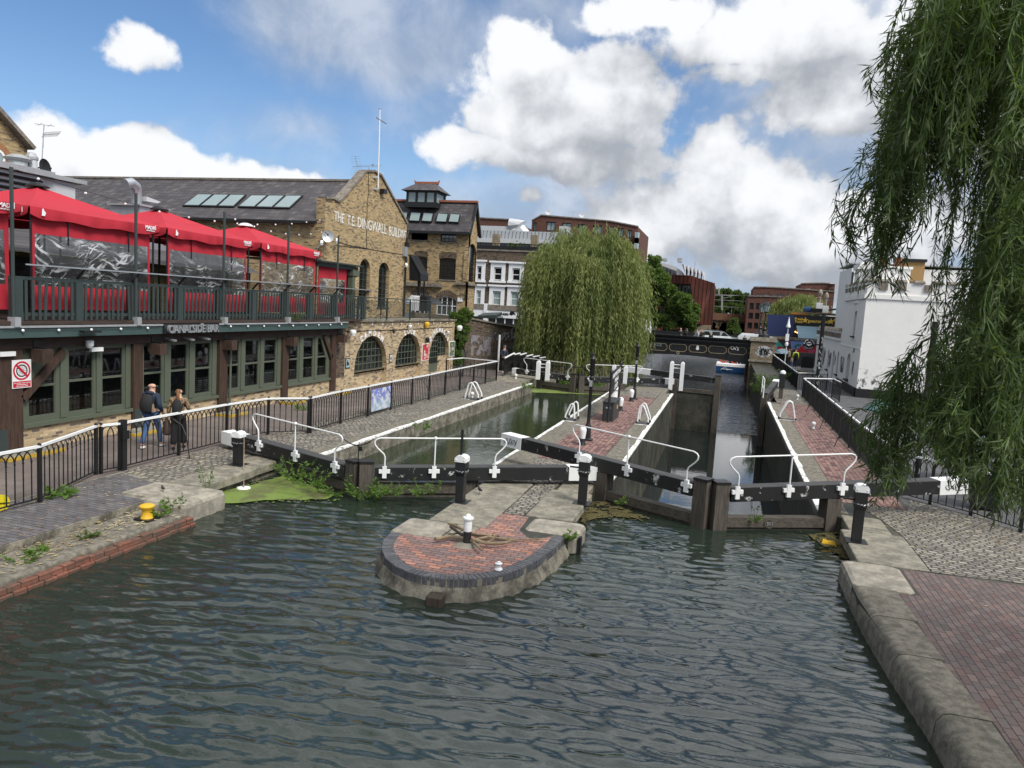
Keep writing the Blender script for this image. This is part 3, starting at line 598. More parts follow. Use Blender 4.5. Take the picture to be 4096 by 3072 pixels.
scum('duckweed', DW([nq(-10, 690), nq(190, 650), nq(510, 560), nq(760, 640), nq(960, 730), nq(900, 765), nq(420, 775), nq(120, 800), nq(-30, 800)], ZW+.03), ZW+.03, M['duckweed'], 'bright green duckweed trapped between the left quay and the upper gate')
scum('duckweed', DW([ze(360, 580), ze(430, 515), ze(560, 540), ze(1040, 568), ze(975, 604)], ZC+.02), ZC+.02, M['duckweed'], 'strip of green duckweed at the far end of the left chamber')
nr = zl(2300, 1800, 1.8433)
scum('floating_litter', DW([nr(60, 390), nr(220, 380), nr(560, 500), nr(250, 490), nr(40, 530)], ZW+.03), ZW+.03, M['drift'], 'brown drift and twigs collected beside the island below the right gates')
scum('floating_litter', DW([nr(1720, 620), nr(1960, 600), nr(2030, 690), nr(2100, 820), nr(1990, 800), nr(1800, 690)], ZW+.03), ZW+.03, M['drift'], 'yellowish drift in the corner of the right quay by the gates')
# ------------------------------------------------------------------ left bank: the canalside bar
def RP(o, n, x, y):
    r = ray(x, y); o, n = np.array(o, float), np.array(n, float); return CAM+((o-CAM)@n)/(r@n)*r
def PV(A, B, x, y):
    d = np.array([B[0]-A[0], B[1]-A[1], 0]); return RP((*A, 0), (-d[1], d[0], 0), x, y)
XB = -16.7; FB = WX(XB)
bar = T('bar_building', 'long timber framed canal bar with olive green sash windows over a low brick plinth', 'building', (XB, 21.5, 0))
WINS = [(14.32, 15.12, 'cut'), (15.51, 16.33, 0), (16.61, 17.38, 0), (18.15, 18.92, 0), (19.28, 20.03, 0), (20.39, 21.16, 0), (22.0, 22.7, 0), (23.04, 23.86, 0), (24.19, 24.97, 0), (25.76, 26.51, 0), (26.89, 27.66, 0), (28.0, 28.78, 'cutr')]
def wpoly(a, b, k):
    if k == 'cut': return [(a, .84), (b, .84), (b, 2.42), (b-.1, 2.42), (a, 1.6)]
    if k == 'cutr': return [(a, .84), (b, .84), (b, 1.5), (a+.22, 2.5), (a, 2.5)]
    return rect(a, b, .82, 2.53)
mb = MB(); wall(mb, FB, rect(13.9, 29.3, .60, 2.62), [wpoly(*w_) for w_ in WINS], .12, .1); pbox(mb, FB, 14.1, 29.25, .60, .70, 0, .11)
for a, b in ((15.24, 15.44), (16.40, 16.56), (17.44, 17.62), (19.0, 19.2), (20.1, 20.32), (21.22, 21.42), (22.78, 22.96), (23.92, 24.12), (25.02, 25.24), (26.58, 26.82), (27.74, 27.94)): pbox(mb, FB, a, b, .72, 2.6, 0, .035)
mb.build('window_wall', M['green'], bar)
for w_ in WINS: window(bar, FB, wpoly(*w_), M['green'], M['glass'], 1, 2, -.05, .028, .04, heavy_mid=True)
mb = MB(); wall(mb, WX(XB+.03), rect(13.2, 30.3, 0, .598), [], .3); mb.build('brick_plinth', M['stock_pale'], bar)
for y0, y1 in ((13.3, 14.08), (17.64, 18.0), (21.48, 21.9), (25.26, 25.66), (29.0, 29.42)):
    mb = MB(); mb.box(XB-.05, XB+.12, y0, y1, 0, 2.6); mb.build('timber_post', M['timber'], bar)
mb = MB(); mb.bar((XB+.06, 14.1, 1.35), (XB+.06, 15.3, 2.5), .12, .2); mb.build('timber_brace', M['timber'], bar)
mb = MB(); mb.bar((XB+.06, 29.05, 1.6), (XB+.06, 28.4, 2.55), .12, .18); mb.build('timber_brace', M['timber'], bar)
mb = MB(); mb.box(XB-.1, XB+.14, 12.6, 29.9, 2.61, 2.89); mb.build('timber_beam', M['timber_h'], bar)
for y_ in (14.45, 18.4, 21.75, 25.55, 29.5):
    mb = MB(); mb.box(XB+.121, XB+.5, y_-.15, y_+.15, 2.27, 2.60); mb.build('beam_end', M['timber'], bar)
    mb = MB(); mb.box(XB+.141, XB+.16, y_-.1, y_+.1, 2.6, 2.8); mb.box(XB+.16, XB+.45, y_-.03, y_+.03, 2.602, 2.64); mb.build('hanger_bracket', M['iron'], bar)
XF = XB+.42
mb = MB(); mb.box(XB-.2, XF, 13.25, 29.75, 2.90, 3.14); mb.build('fascia', M['fascia'], bar)
mb = MB(); mb.box(XB-.2, XF+.03, 13.2, 29.8, 3.142, 3.19); mb.build('flashing', M['zinc'], bar)
mb = MB(); mb.box(-24, XB-.03, 12.0, 31.2, 3.1, 3.2); mb.box(-24, -16.35, 12.0, 31.3, 3.21, 3.30); mb.build('terrace_deck', M['timber_h'], bar)
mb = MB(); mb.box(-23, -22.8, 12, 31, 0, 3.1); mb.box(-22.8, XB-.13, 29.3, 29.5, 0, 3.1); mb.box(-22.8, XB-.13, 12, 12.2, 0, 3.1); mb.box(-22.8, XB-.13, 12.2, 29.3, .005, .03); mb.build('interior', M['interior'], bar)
mb = MB(); mb.box(XB-.1, XB+.1, 9, 13.2, 0, .6); mb.box(XB-.05, XB+.02, 9, 13.2, .6, 3.1); mb.build('side_wall', M['green'], bar)
FS = WX(XF)
text('lettering', 'CANALSIDE BAR', M['galv'], FS, 18.55, 2.93, .235, bar, .09, .04, 2.3, bold=.02)
mb = MB(); mb.box(XF, XF+.06, 18.45, 20.05, 2.92, 3.2); mb.box(XF, XF+.06, 20.25, 20.95, 2.92, 3.2); mb.build('sign_backing', M['iron'], bar)
for y_ in (18.9, 19.7, 20.45):
    mb = MB(); mb.bar((XB+.14, y_, 2.74), (XB+.5, y_, 2.68), .14, .05); mb.build('spot_light', M['galv'], bar)
mb = MB(); mb.tube([(XF+.02, 15.6, 3.0), (XF+.2, 15.6, 3.02)], .02, 6); mb.bar((XF+.15, 15.4, 3.03), (XF+.15, 15.95, 3.03), .18, .05); mb.build('flood_light', M['iron'], bar)
mb = MB(); mb.lathe([(.005, -.17), (.06, -.16), (.10, -.09), (.10, 0), (.11, .03), (.05, .05)], (XB+.26, 15.95, 2.72), 12); mb.build('dome_camera', M['white'], bar)
for y_ in (13.62, 16.25):
    mb = MB(); mb.box(XB+.141, XB+.22, y_-.2, y_+.2, 2.45, 2.56); mb.build('bulkhead_lamp', M['white'], bar)
mb = MB(); mb.tube([(XB+.18, 21.98, 2.6), (XB+.18, 21.98, .15), (XB+.36, 21.98, .05)], .04, 8); mb.build('drainpipe', M['green'], bar)
for y0, y1 in ((13.4, 13.65), (17.68, 17.97)): mb = MB(); mb.box(XB+.121, XB+.14, y0, y1, .1, .65); mb.build('post_plate', M['rail_green'], bar)
sgn = T('no_cycling_sign', 'red and white no cycling sign fixed to the leftmost dark timber post', 'sign', (XB+.13, 14, 2))
PS = WX(XB+.135)
s0, t1 = PX(XB+.135, *za(100, 482)); s1, t0 = PX(XB+.135, *za(268, 705))
t0 = t1-.70; RS = (s1-s0)/2/.40
mb = MB(); pbox(mb, PS, s0, s1, t0, t1, 0, .012); mb.build('sign_board', M['white'], sgn)
sc_, tc_ = (s0+s1)/2, t1-.27; red_ = col('sign_red', (.50, .012, .035), .5)
def ring(pl, cs, ct, r0, r1, d, n=28):
    mb = MB(); mb.loft([[pl.p(cs+r*math.cos(a), ct+r*math.sin(a), d) for a in [2*math.pi*i/n for i in range(n)]] for r in (r0, r1)], False); return mb
ring(PS, sc_, tc_, .19, .235, .016).build('red_ring', red_, sgn)
ring(PS, sc_, tc_, .125, .155, .015).build('wheel_mark', M['iron'], sgn)
mb = MB()
for i in range(14):
    a = i*math.pi/7; mb.add([PS.p(sc_+r*math.cos(a)+w_*math.sin(a), tc_+r*math.sin(a)-w_*math.cos(a), .0145) for r, w_ in ((.02, .004), (.13, .004), (.13, -.004), (.02, -.004))], [(0, 1, 2, 3)])
mb.build('wheel_spokes', M['iron'], sgn)
mb = MB(); mb.add([PS.p(sc_+a*.15+b*.02, tc_-a*.15+b*.02, .018) for a, b in ((-1, -1), (-1, 1), (1, 1), (1, -1))], [(0, 1, 2, 3)]); mb.build('red_bar', red_, sgn)
mb = MB(); pbox(mb, PS, s0+.02, s1-.02, t0+.02, t0+.17, .012, .016); mb.build('text_panel', red_, sgn)
for i, l in enumerate(('No cycling, motor biking,', 'skateboarding or', 'motorcycle riding')): text('lettering', l, M['white'], PS, (s0+s1)/2, t0+.118-.042*i, .027, sgn, .019, .002, (s1-s0)*(.86, .6, .62)[i], 'CENTER')
for i, (y_, lab) in enumerate(((13.9, 'dark kerbed post base with yellow edges under the leftmost timber post'), (17.75, 'dark kerbed post base with yellow edges beside the walking man'), (21.7, 'dark kerbed post base with yellow edges below the green drainpipe'), (25.45, 'dark kerbed post base with yellow edges left of the rightmost timber post'), (29.2, 'dark kerbed post base with yellow edges under the rightmost timber post'))):
    k = T('post_base', lab, 'kerb', (XB+.6, y_, 0), 'kerbed bases under the bar posts')
    l_ = .75 if i < 2 else .45
    mb = MB(); mb.bev(XB+.13, XB+.75, y_-l_, y_+l_, .0, .10, .02); mb.build('plinth', M['slab'], k)
    mb = MB(); mb.box(XB+.752, XB+.785, y_-l_-.03, y_+l_+.03, .01, .10); mb.box(XB+.2, XB+.752, y_+l_+.001, y_+l_+.03, .01, .10); mb.box(XB+.2, XB+.752, y_-l_-.03, y_-l_-.001, .01, .10); mb.build('yellow_edge', M['kerb_yellow'], k)
# furniture seen through the bar windows
for y0, y1, z1, lab in ((14.3, 16.0, .95, 'warm wooden counter behind the leftmost bar windows'), (16.4, 17.5, 1.0, 'warm wooden counter left of the second timber post'), (18.1, 19.9, .9, 'wooden bench back behind the window beside the walking man')):
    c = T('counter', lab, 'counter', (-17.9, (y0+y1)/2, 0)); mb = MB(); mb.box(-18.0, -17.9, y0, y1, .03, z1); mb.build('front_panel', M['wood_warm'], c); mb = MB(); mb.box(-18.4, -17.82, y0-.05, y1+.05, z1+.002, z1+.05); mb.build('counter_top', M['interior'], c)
q = newmat('dotted_panel'); vo = q.node('ShaderNodeTexVoronoi', Vector=boxv(q), Scale=14.); vo.inputs['Randomness'].default_value = 0.; bsdf(q, q.mix(q.smooth(vo.outputs[0], .3, .36), (.02, .02, .02), (.36, .38, .38)), .6); M['dots'] = q.m
for y0, y1, lab in ((22.0, 25.0, 'grey dotted bench back behind the third bay of bar windows'), (25.7, 27.6, 'grey dotted bench back behind the rightmost bay of bar windows')):
    c = T('bench', lab, 'bench', (-18, (y0+y1)/2, 0)); mb = MB(); mb.box(-18.05, -17.95, y0, y1, .03, 1.12); mb.build('back_panel', M['dots'], c); mb = MB(); mb.box(-17.94, -17.5, y0, y1, .4, .46); mb.build('seat', M['wood_warm'], c)
# terrace railing, mesh guard, light poles
rl = T('terrace_railing', 'dark green timber railing with vertical slats and a sloping mesh guard along the bar terrace', 'railing', (-16.5, 22.5, 3.3))
XR = -16.5
mb = MB(); mb.box(XR-.06, XR+.06, 13.7, 31.6, 4.30, 4.38); mb.box(XR-.05, XR+.05, 13.7, 31.6, 3.42, 3.50); mb.build('rail', M['rail_green'], rl)
PY_ = [13.85, 15.6, 17.48, 19.35, 21.33, 23.1, 25.1, 26.9, 28.85]
for y_ in PY_+[31.6]:
    mb = MB(); mb.box(XR-.10, XR+.105, y_-.11, y_+.11, 3.28, 4.302); mb.build('post', M['rail_green'], rl)
gaps = PY_+[31.6]
for a, b in zip(gaps[:-1], gaps[1:]):
    mb = MB(); n = int((b-a-.2)/.175)
    for i in range(n):
        y_ = a+.12+(b-a-.24)*(i+.5)/n; s_ = random.choice((0, 0, 0, 0, 0, .05, -.04)) if a < 16 else 0
        mb.bar((XR+.07, y_+s_, 3.32), (XR+.07, y_, 4.29), .025, .075, (0, 1, 0))
    mb.build('slats', M['rail_green'], rl)
q = newmat('guard_mesh'); v = q.vmath('SCALE', q.pos, scale=38.)
s_ = q.node('ShaderNodeSeparateXYZ', i0=v); wv = q.math('MAXIMUM', q.math('SINE', q.math('ADD', q.math('MULTIPLY', s_.outputs[1], 2), q.math('MULTIPLY', s_.outputs[2], 6))), q.math('SINE', q.math('SUBTRACT', q.math('MULTIPLY', s_.outputs[1], 2), q.math('MULTIPLY', s_.outputs[2], 6))))
d_ = q.node('ShaderNodeBsdfDiffuse', Color=(.03, .03, .032)); tp = q.node('ShaderNodeBsdfTransparent'); mx = q.node('ShaderNodeMixShader', i0=q.math('MULTIPLY', q.smooth(wv, .25, .75), .85), i1=tp.outputs[0], i2=d_.outputs[0]); q.l.new(mx.outputs[0], q.out.inputs[0]); M['mesh'] = q.m
mb = MB(); mb.add([(XR+.02, 14.0, 4.40), (XR+.02, 32.0, 4.40), (XR+.26, 32.0, 4.66), (XR+.26, 14.0, 4.66)], [(0, 1, 2, 3)]); mb.build('mesh_guard', M['mesh'], rl)
mb = MB(); mb.bar((XR+.27, 13.9, 4.67), (XR+.27, 32.05, 4.67), .03, .035); mb.build('guard_rail', M['galv'], rl)
for y_ in PY_[1:]+[31.6]: mb = MB(); mb.bar((XR, y_, 4.38), (XR+.26, y_+.02, 4.66), .05, .05); mb.build('guard_arm', M['iron'], rl)
for y_, lab in ((13.67, 'leftmost green pole rising from the terrace railing'), (17.48, 'green pole on the railing in front of the first canopy seam'), (21.33, 'green pole on the railing before the middle canopy'), (25.1, 'green pole on the railing before the right canopy'), (28.87, 'green pole with a cross clamp on the railing beside the gable wall')):
    p_ = T('light_pole', lab, 'pole', (-16.38, y_, 3.3), 'poles carrying the terrace lights'); mb = MB(); mb.tube([(-16.36, y_, 3.22), (-16.37, y_, 6.9)], .042, 8); mb.build('pole', M['rail_green'], p_)
    mb = MB(); mb.box(-16.45, -16.22, y_-.08, y_+.08, 3.17, 3.40); mb.build('foot', M['zinc'], p_)
def lights(name, pts, sag, n, lab, r=.038):
    o = T(name, lab, 'lights', pts[0], 'strings of small lamps'); mb = MB(); bl_ = []
    for a, b in zip(pts[:-1], pts[1:]):
        a, b = Vector(a), Vector(b); L = [a.lerp(b, i/12)-Vector((0, 0, sag*4*(i/12)*(1-i/12))) for i in range(13)]; mb.tube(L, .008, 4)
        for i in range(n):
            f = (i+.5)/n; bl_.append(a.lerp(b, f)-Vector((0, 0, sag*4*f*(1-f)+.05)))
    mb.build('cable', M['iron'], o)
    for p in bl_: mb = MB(); mb.blob(p, r, 8, 6); mb.build('bulb', M['white'], o, True)
lights('string_lights', [(XF+.05, 13.3, 3.14), (XF+.05, 18.3, 3.14)], .02, 5, 'string of small white bulbs along the fascia left of the bar sign')
lights('string_lights', [(XF+.05, 21.1, 3.14), (XF+.05, 29.6, 3.14)], .02, 9, 'string of small white bulbs along the fascia right of the bar sign')
lights('string_lights', [(-16.74, 31.4, 3.07), (-16.74, 43.8, 3.07)], .02, 11, 'string of small white bulbs above the arched cellar windows')
lights('string_lights', [(-16.37, 13.67, 6.88), (-19.9, 33.8, 8.2)], .7, 12, 'string of bulbs crossing in front of the slate roof')
lights('string_lights', [(-16.37, 21.33, 6.86), (-19.9, 33.85, 7.6)], .4, 7, 'string of bulbs running from the middle pole to the gable corner')
# red canopies
q = newmat('clear_plastic'); wv_ = q.node('ShaderNodeTexNoise', Vector=q.pos, Scale=.7).outputs['Color']; pw = q.vmath('ADD', q.pos, q.vmath('SCALE', wv_, scale=1.1)); sp3 = q.node('ShaderNodeSeparateXYZ', i0=pw); n2 = q.noise(q.vmath('MULTIPLY', q.pos, (1, 1, 1.6)), 1.1, 3)
def streak(sl, seed):
    al = q.math('ADD', sp3.outputs[1], q.math('MULTIPLY', sp3.outputs[2], sl)); ac = q.math('SUBTRACT', sp3.outputs[2], q.math('MULTIPLY', sp3.outputs[1], sl))
    return q.smooth(q.noise(q.node('ShaderNodeCombineXYZ', i0=q.math('MULTIPLY', al, 1.5), i1=q.math('MULTIPLY', ac, 9.), i2=seed).outputs[0], 1.3, 2.5, .6), .525, .66)
st_ = q.math('MULTIPLY', q.math('MAXIMUM', streak(-.15, 1.), q.math('MULTIPLY', streak(.9, 5.), q.smooth(n2, .42, .56))), q.smooth(n2, .33, .6))
gl = q.node('ShaderNodeBsdfGlossy', Color=(1, 1, 1), Roughness=.25); tp = q.node('ShaderNodeBsdfTransparent', Color=(.55, .57, .59)); df = q.node('ShaderNodeBsdfDiffuse', Color=(.85, .87, .9))
mm = q.node('ShaderNodeMixShader', i0=.05, i1=tp.outputs[0], i2=gl.outputs[0]); m3 = q.node('ShaderNodeMixShader', i0=q.math('ADD', .03, q.math('MULTIPLY', st_, .6)), i1=mm.outputs[0], i2=df.outputs[0]); q.l.new(m3.outputs[0], q.out.inputs[0]); M['clear'] = q.m
def canopy(y0, y1, lab, letters, full=True):
    yc, xf, xc = (y0+y1)/2, -16.8, -19.0; xb = -21.2; ze_, zp = 6.13, 6.93
    o = T('canopy', lab, 'canopy', (xc, yc, 3.3), 'red canopies over the bar terrace')
    mb = MB(); N = 10
    def side(a, b, sag=.07):
        vs, fs = [], []; ap = Vector((xc, yc, zp)); a, b = Vector(a), Vector(b)
        for i in range(N+1):
            for j in range(N+1):
                f, g_ = i/N, j/N; e = a.lerp(b, g_); p = e.lerp(ap, f); p.z -= sag*4*f*(1-f)*(.4+.6*math.sin(math.pi*g_)); p.z -= .03*math.sin(math.pi*g_)*(1-f); vs.append(p)
        for i in range(N):
            for j in range(N): fs.append((i*(N+1)+j, i*(N+1)+j+1, (i+1)*(N+1)+j+1, (i+1)*(N+1)+j))
        mb.add(vs, fs)
    C4 = [(xf, y0, ze_), (xf, y1, ze_), (xb, y1, ze_), (xb, y0, ze_)]
    for i in range(4): side(C4[i], C4[(i+1) % 4])
    mb.build('canopy_top', M['red'], o, True); mb = MB()
    for i in range(4):
        a, b = Vector(C4[i]), Vector(C4[(i+1) % 4]); nrm = ((a+b)/2-Vector((xc, yc, ze_))).normalized(); vs, fs = [], []; n = 40
        for k in range(n+1):
            f = k/n; p = a.lerp(b, f); p.z -= .03*math.sin(math.pi*f); w_ = .03*math.sin(f*23+i)*.6+.02*math.sin(f*51); dr = .27+.025*math.sin(f*17+i*2)-.07*(math.exp(-f*26)+math.exp(-(1-f)*26))
            vs += [p+nrm*.01, p+nrm*(.03+w_*.5)-Vector((0, 0, dr*.5)), p+nrm*(.02+w_)-Vector((0, 0, dr))]
        for k in range(n): fs += [(k*3, k*3+3, k*3+4, k*3+1), (k*3+1, k*3+4, k*3+5, k*3+2)]
        mb.add(vs, fs)
    mb.build('valance', M['red'], o, True)
    mb = MB(); mb.lathe([(.0, .1), (.18, .06), (.30, -.02), (.3, -.05)], (xc, yc, zp+.02), 14); mb.build('cap', M['iron'] if letters < 3 else M['trim_white'], o)
    for x_ in (xf-.1, xb+.1):
        for y_ in (y0+.12, y1-.12): mb = MB(); mb.tube([(x_, y_, 3.3), (x_, y_, ze_)], .03, 6); mb.build('leg', M['iron'], o)
    mb = MB(); mb.tube([(xc, yc, 3.3), (xc, yc, zp)], .04, 6); mb.build('mast', M['iron'], o)
    # side curtain: red bands, clear window
    xk = -16.93; ya, yb = y0+.12, y1-.2; mb = MB()
    def strip(ya, yb, za_, zb_, wob=.03, off_=0.):
        n = max(2, int((yb-ya)/.12)); vs, fs = [], []
        for k in range(n+1):
            y_ = ya+(yb-ya)*k/n
            for z in (za_, (za_+zb_)/2, zb_): vs.append((xk+off_+wob*math.sin(y_*5.3+z)*.6+wob*.4*math.sin(y_*11.7), y_, z))
        for k in range(n): fs += [(k*3, k*3+3, k*3+4, k*3+1), (k*3+1, k*3+4, k*3+5, k*3+2)]
        mb.add(vs, fs)
    strip(ya, yb, 5.47, 5.95); strip(ya, yb, 3.55, 4.16, .04); strip(ya, ya+.12, 4.16, 5.47); strip(yb-.11, yb, 4.16, 5.47)
    cu_ = mb.build('curtain', M['red'], o, True); mb = MB(); strip(ya+.11, yb-.10, 4.15, 5.48, .05, -.006); mb.build('clear_window', M['clear'], cu_, True)
    for y_ in (ya+(yb-ya)*.27, ya+(yb-ya)*.78): mb = MB(); mb.bar((xk+.04, y_, 5.9), (xk+.045, y_, 5.25), .035, .02, (1, 0, 0)); mb.build('strap', M['iron'], o)
    # lettering on the valance
    pf = WX(xf+.06); hh = .105
    text('lettering', 'MADRÍ', M['trim_white'], pf, y1-.62, ze_-.14, hh, o, 0.01, .004, .42, bold=.02); text('lettering', 'EXCEPCIONAL', M['trim_white'], pf, y1-.58, ze_-.20, .035, o, 0.01, .004, .34, bold=.01)
    mb = MB(); mb.add([pf.p(y0+.32+a, ze_-.13+b, .015) for a, b in ((-.04, -.08), (.05, -.08), (.085, 0.), (.03, .05), (.015, .10), (-.02, .09), (-.03, .02))], [tuple(range(7))]); mb.build('emblem', M['trim_white'], o)
    if letters == 1:
        ps = WY(y0-.06); text('lettering', 'MADRÍ', M['trim_white'], ps, xf-.5, ze_-.17, hh, o, .01, .004, .36, bold=.02); text('lettering', 'EXCEPCIONAL', M['trim_white'], ps, xf-.47, ze_-.22, .035, o, .01, .004, .3)
    return o
canopy(9.95, 14.25, 'red canopy cut by the left edge of the view', 0)
canopy(14.5, 18.85, 'largest red canopy with white lettering on two faces, second from the left', 1)
canopy(19.2, 23.5, 'red canopy between the two largest light poles, second from the right', 2)
canopy(24.0, 28.15, 'red canopy beside the brick gable, with a pale cap', 3)
# shelter right of the canopies
sh = T('terrace_shelter', 'green lean-to shelter with a red curtain beside the gable wall', 'shelter', (-18, 30, 3.3))
mb = MB(); mb.bar((-16.85, 28.0, 5.62), (-16.85, 31.5, 5.62), .14, .16); mb.box(-20.5, -16.6, 27.9, 31.6, 5.72, 5.78); mb.build('roof', M['rail_green'], sh)
mb = MB(); mb.box(-17.0, -16.75, 30.95, 31.2, 3.3, 5.6); mb.box(-17.3, -17.1, 31.25, 31.4, 3.3, 5.6); mb.box(-17.1, -16.7, 30.9, 31.5, 5.28, 5.53); mb.build('post', M['green'], sh)
mb = MB(); mb.box(-16.96, -16.93, 28.3, 30.7, 5.05, 5.62); mb.box(-16.96, -16.93, 28.3, 28.42, 3.4, 5.05); mb.box(-16.96, -16.93, 30.58, 30.7, 3.4, 5.05); mb.box(-16.96, -16.93, 28.42, 30.58, 3.4, 4.0); mb.build('curtain', M['red'], sh)
mb = MB(); mb.add([(-16.945, 28.42, 4.0), (-16.945, 30.58, 4.0), (-16.945, 30.58, 5.05), (-16.945, 28.42, 5.05)], [(0, 1, 2, 3)]); mb.build('clear_window', M['clear'], sh)
mb = MB(); mb.box(-17.2, -17.18, 28.7, 28.95, 4.55, 4.9); mb.box(-17.2, -17.18, 29.05, 29.3, 4.55, 4.9); mb.box(-17.2, -17.18, 28.7, 28.95, 4.1, 4.4); tag(mb.build('notice', M['trim_white']), 'white paper notices seen through the clear curtain near the gable', 'notice')
# low cabins at the back of the terrace
cb = T('terrace_cabin', 'low yellow boarded cabin with a grey tiled roof behind the red canopies', 'building', (-22.5, 22, 3.3))
M['boards'] = brickm('yellow_boards', (.20, .165, .07), (.15, .125, .06), (.05, .04, .02), bw=4., bh=.14, ms=.012, mode='yz', bs=.6)
mb = MB(); wall(mb, WX(-21.9), rect(13, 30.5, 3.3, 5.15), [rect(14.5, 16.5, 3.4, 5.0), rect(18.3, 20.2, 3.35, 5.0), rect(22.6, 23.4, 3.4, 4.9), rect(26.5, 28, 3.5, 4.9)], .2, .2); mb.build('wall', M['boards'], cb)
mb = MB(); mb.add([(-21.5, 12.8, 5.15), (-21.5, 30.7, 5.15), (-23.4, 30.7, 6.0), (-23.4, 12.8, 6.0)], [(0, 1, 2, 3)]); mb.box(-24.5, -22.15, 13, 30.5, 3.3, 5.1); mb.build('roof', M['slate'], cb)
# ------------------------------------------------------------------ arcade wall and the big gabled warehouse
XA = -16.8; FA = WX(XA)
ar = T('arcade_wall', 'pale brick cellar wall with three arched windows and painted white lettering', 'building', (XA, 38, 0))
A1, A2, A3 = arch(31.55, 34.95, .72, 2.42, 1.5), arch(36.1, 39.35, .72, 2.45, 1.5), arch(40.75, 43.9, .02, 2.45, 1.45)
lo = lambda a: a
mb = MB(); wall(mb, FA, rect(30.45, 44.75, 0, 3.14), [arch(31.5, 35.0, .003, 2.45, 1.6), arch(36.05, 39.45, .003, 2.48, 1.6), arch(40.7, 43.95, .003, 2.48, 1.55)], .5, .35)
pbox(mb, WY(44.75, 1), XA-8, XA-.01, 0, 3.14, -.5, 0); mb.build('wall', M['stock_pale'], ar)
mb = MB(); pbox(mb, FA, 30.3, 44.9, 3.142, 3.22, -.4, .08); mb.box(-24, XA-.42, 30.4, 44.9, 3.0, 3.16); mb.build('coping', M['wall_conc'], ar)
mb = MB(); wall(mb, WX(XA-.22), rect(31.4, 35.1, 0, .70), [], .2); wall(mb, WX(XA-.22), rect(35.95, 39.55, 0, .70), [], .2); wall(mb, WX(XA-.22), rect(42.6, 44, 0, .95), [], .2); wall(mb, WX(XA-.22), rect(40.6, 41.0, 0, .75), [], .2); mb.build('apron', M['stock_pale'], ar)
for P_ in (arch(31.5, 35.0, .71, 2.45, 1.55), arch(36.05, 39.45, .71, 2.48, 1.55)): window(ar, FA, P_, M['green'], M['glass_dark'], 8, 5, -.27, .05, .035, sill=-.12)
wd = window(ar, FA, arch(40.7, 43.95, .74, 2.48, 1.5), M['green'], M['glass_dark'], 7, 5, -.27, .05, .035)
mb = MB(); pbox(mb, FA, 41.1, 42.5, .02, 1.95, -.26, -.2); dr = mb.build('door', M['green'], ar)
mb = MB(); [pbox(mb, FA, 41.15+.34*i, 41.42+.34*i, .62+.33*j, .9+.33*j, -.2, -.195) for i in range(4) for j in range(4)]; mb.build('pane', M['glass_dark'], dr)
mb = MB(); pbox(mb, FA, 41.0, 42.9, .62, .67, -.18, -.14); mb.build('door_bar', M['iron'], dr)
for body, pts in (('CAMDEN', ((935, 1122), (985, 1080), (1040, 1050), (1100, 1050), (1155, 1075), (1195, 1120))), ('LOCK', ((1485, 1048), (1525, 1028), (1563, 1028), (1600, 1048))), ('DINGWALLS', ((1808, 1122), (1828, 1082), (1853, 1045), (1885, 1020), (1922, 1010), (1955, 1018), (1983, 1042), (2006, 1078), (2025, 1125)))):
    P_ = [PX(XA, *zu(*p)) for p in pts]; n = len(P_); mb = MB()
    for i, ch in enumerate(body):
        a, b = P_[max(0, i-1)], P_[min(n-1, i+1)]; an = math.atan2(b[1]-a[1], b[0]-a[0]); h = .27; x = text('x', ch, M['trim_white'], FA, P_[i][0]+h*.5*math.sin(an), P_[i][1]-h*.5*math.cos(an), h, None, .012, .006, None, 'CENTER', an, bold=.03); mb.add([tuple(v.co) for v in x.data.vertices], [tuple(p.vertices) for p in x.data.polygons]); bpy.data.objects.remove(x)
    mb.build('lettering', M['trim_white'], ar)
mb = MB(); mb.tube([(XA+.02, 30.5, 2.72), (XA+.02, 36, 2.70), (XA+.02, 44.5, 2.74)], .015, 5); mb.build('cable', M['iron'], ar)
mb = MB(); mb.box(XA-.35, XA+.06, 29.5, 30.44, 0, 2.9); mb.build('pilaster', M['stock_dark'], ar)
for (px0, py0, px1, py1), lab, cc in (((738, 1365, 790, 1500), 'small framed map on the brick pier left of the first arch', (.25, .42, .45)), ((1290, 1308, 1330, 1425), 'small framed notice on the brick pier between the first two arches', (.5, .48, .46)), ((1708, 1178, 1780, 1398), 'tall red and white poster between the second arch and the door arch', (.5, .05, .06)), ((2052, 1148, 2110, 1348), 'tall green and white poster at the right end of the arcade', (.12, .16, .10))):
    a = PX(XA+.03, *zu(px0, py0+8)); b = PX(XA+.03, *zu(px1, py1-8)); po = T('poster', lab, 'poster', (XA+.03, a[0], a[1])); mb = MB(); pbox(mb, FA, a[0], b[0], b[1], a[1], .0, .03); mb.build('frame', M['trim_white'] if a[0] > 39.5 else M['iron'], po)
    h = a[1]-b[1]; w_ = b[0]-a[0]; mb = MB(); pbox(mb, FA, a[0]+.04, b[0]-.04, b[1]+.04, a[1]-.04, .03, .034); sh_ = mb.build('sheet', col('poster_'+str(cc), cc, .5), po)
    mb = MB()
    for k in range(7):
        s_ = a[0]+.07+random.random()*(w_-.3); t_ = b[1]+.08+random.random()*(h-.3); pbox(mb, FA, s_, s_+random.uniform(.08, .22), t_, t_+random.uniform(.05, .2), .034, .037)
    mb.build('print', col('poster_print', (.62, .55, .5)), sh_)
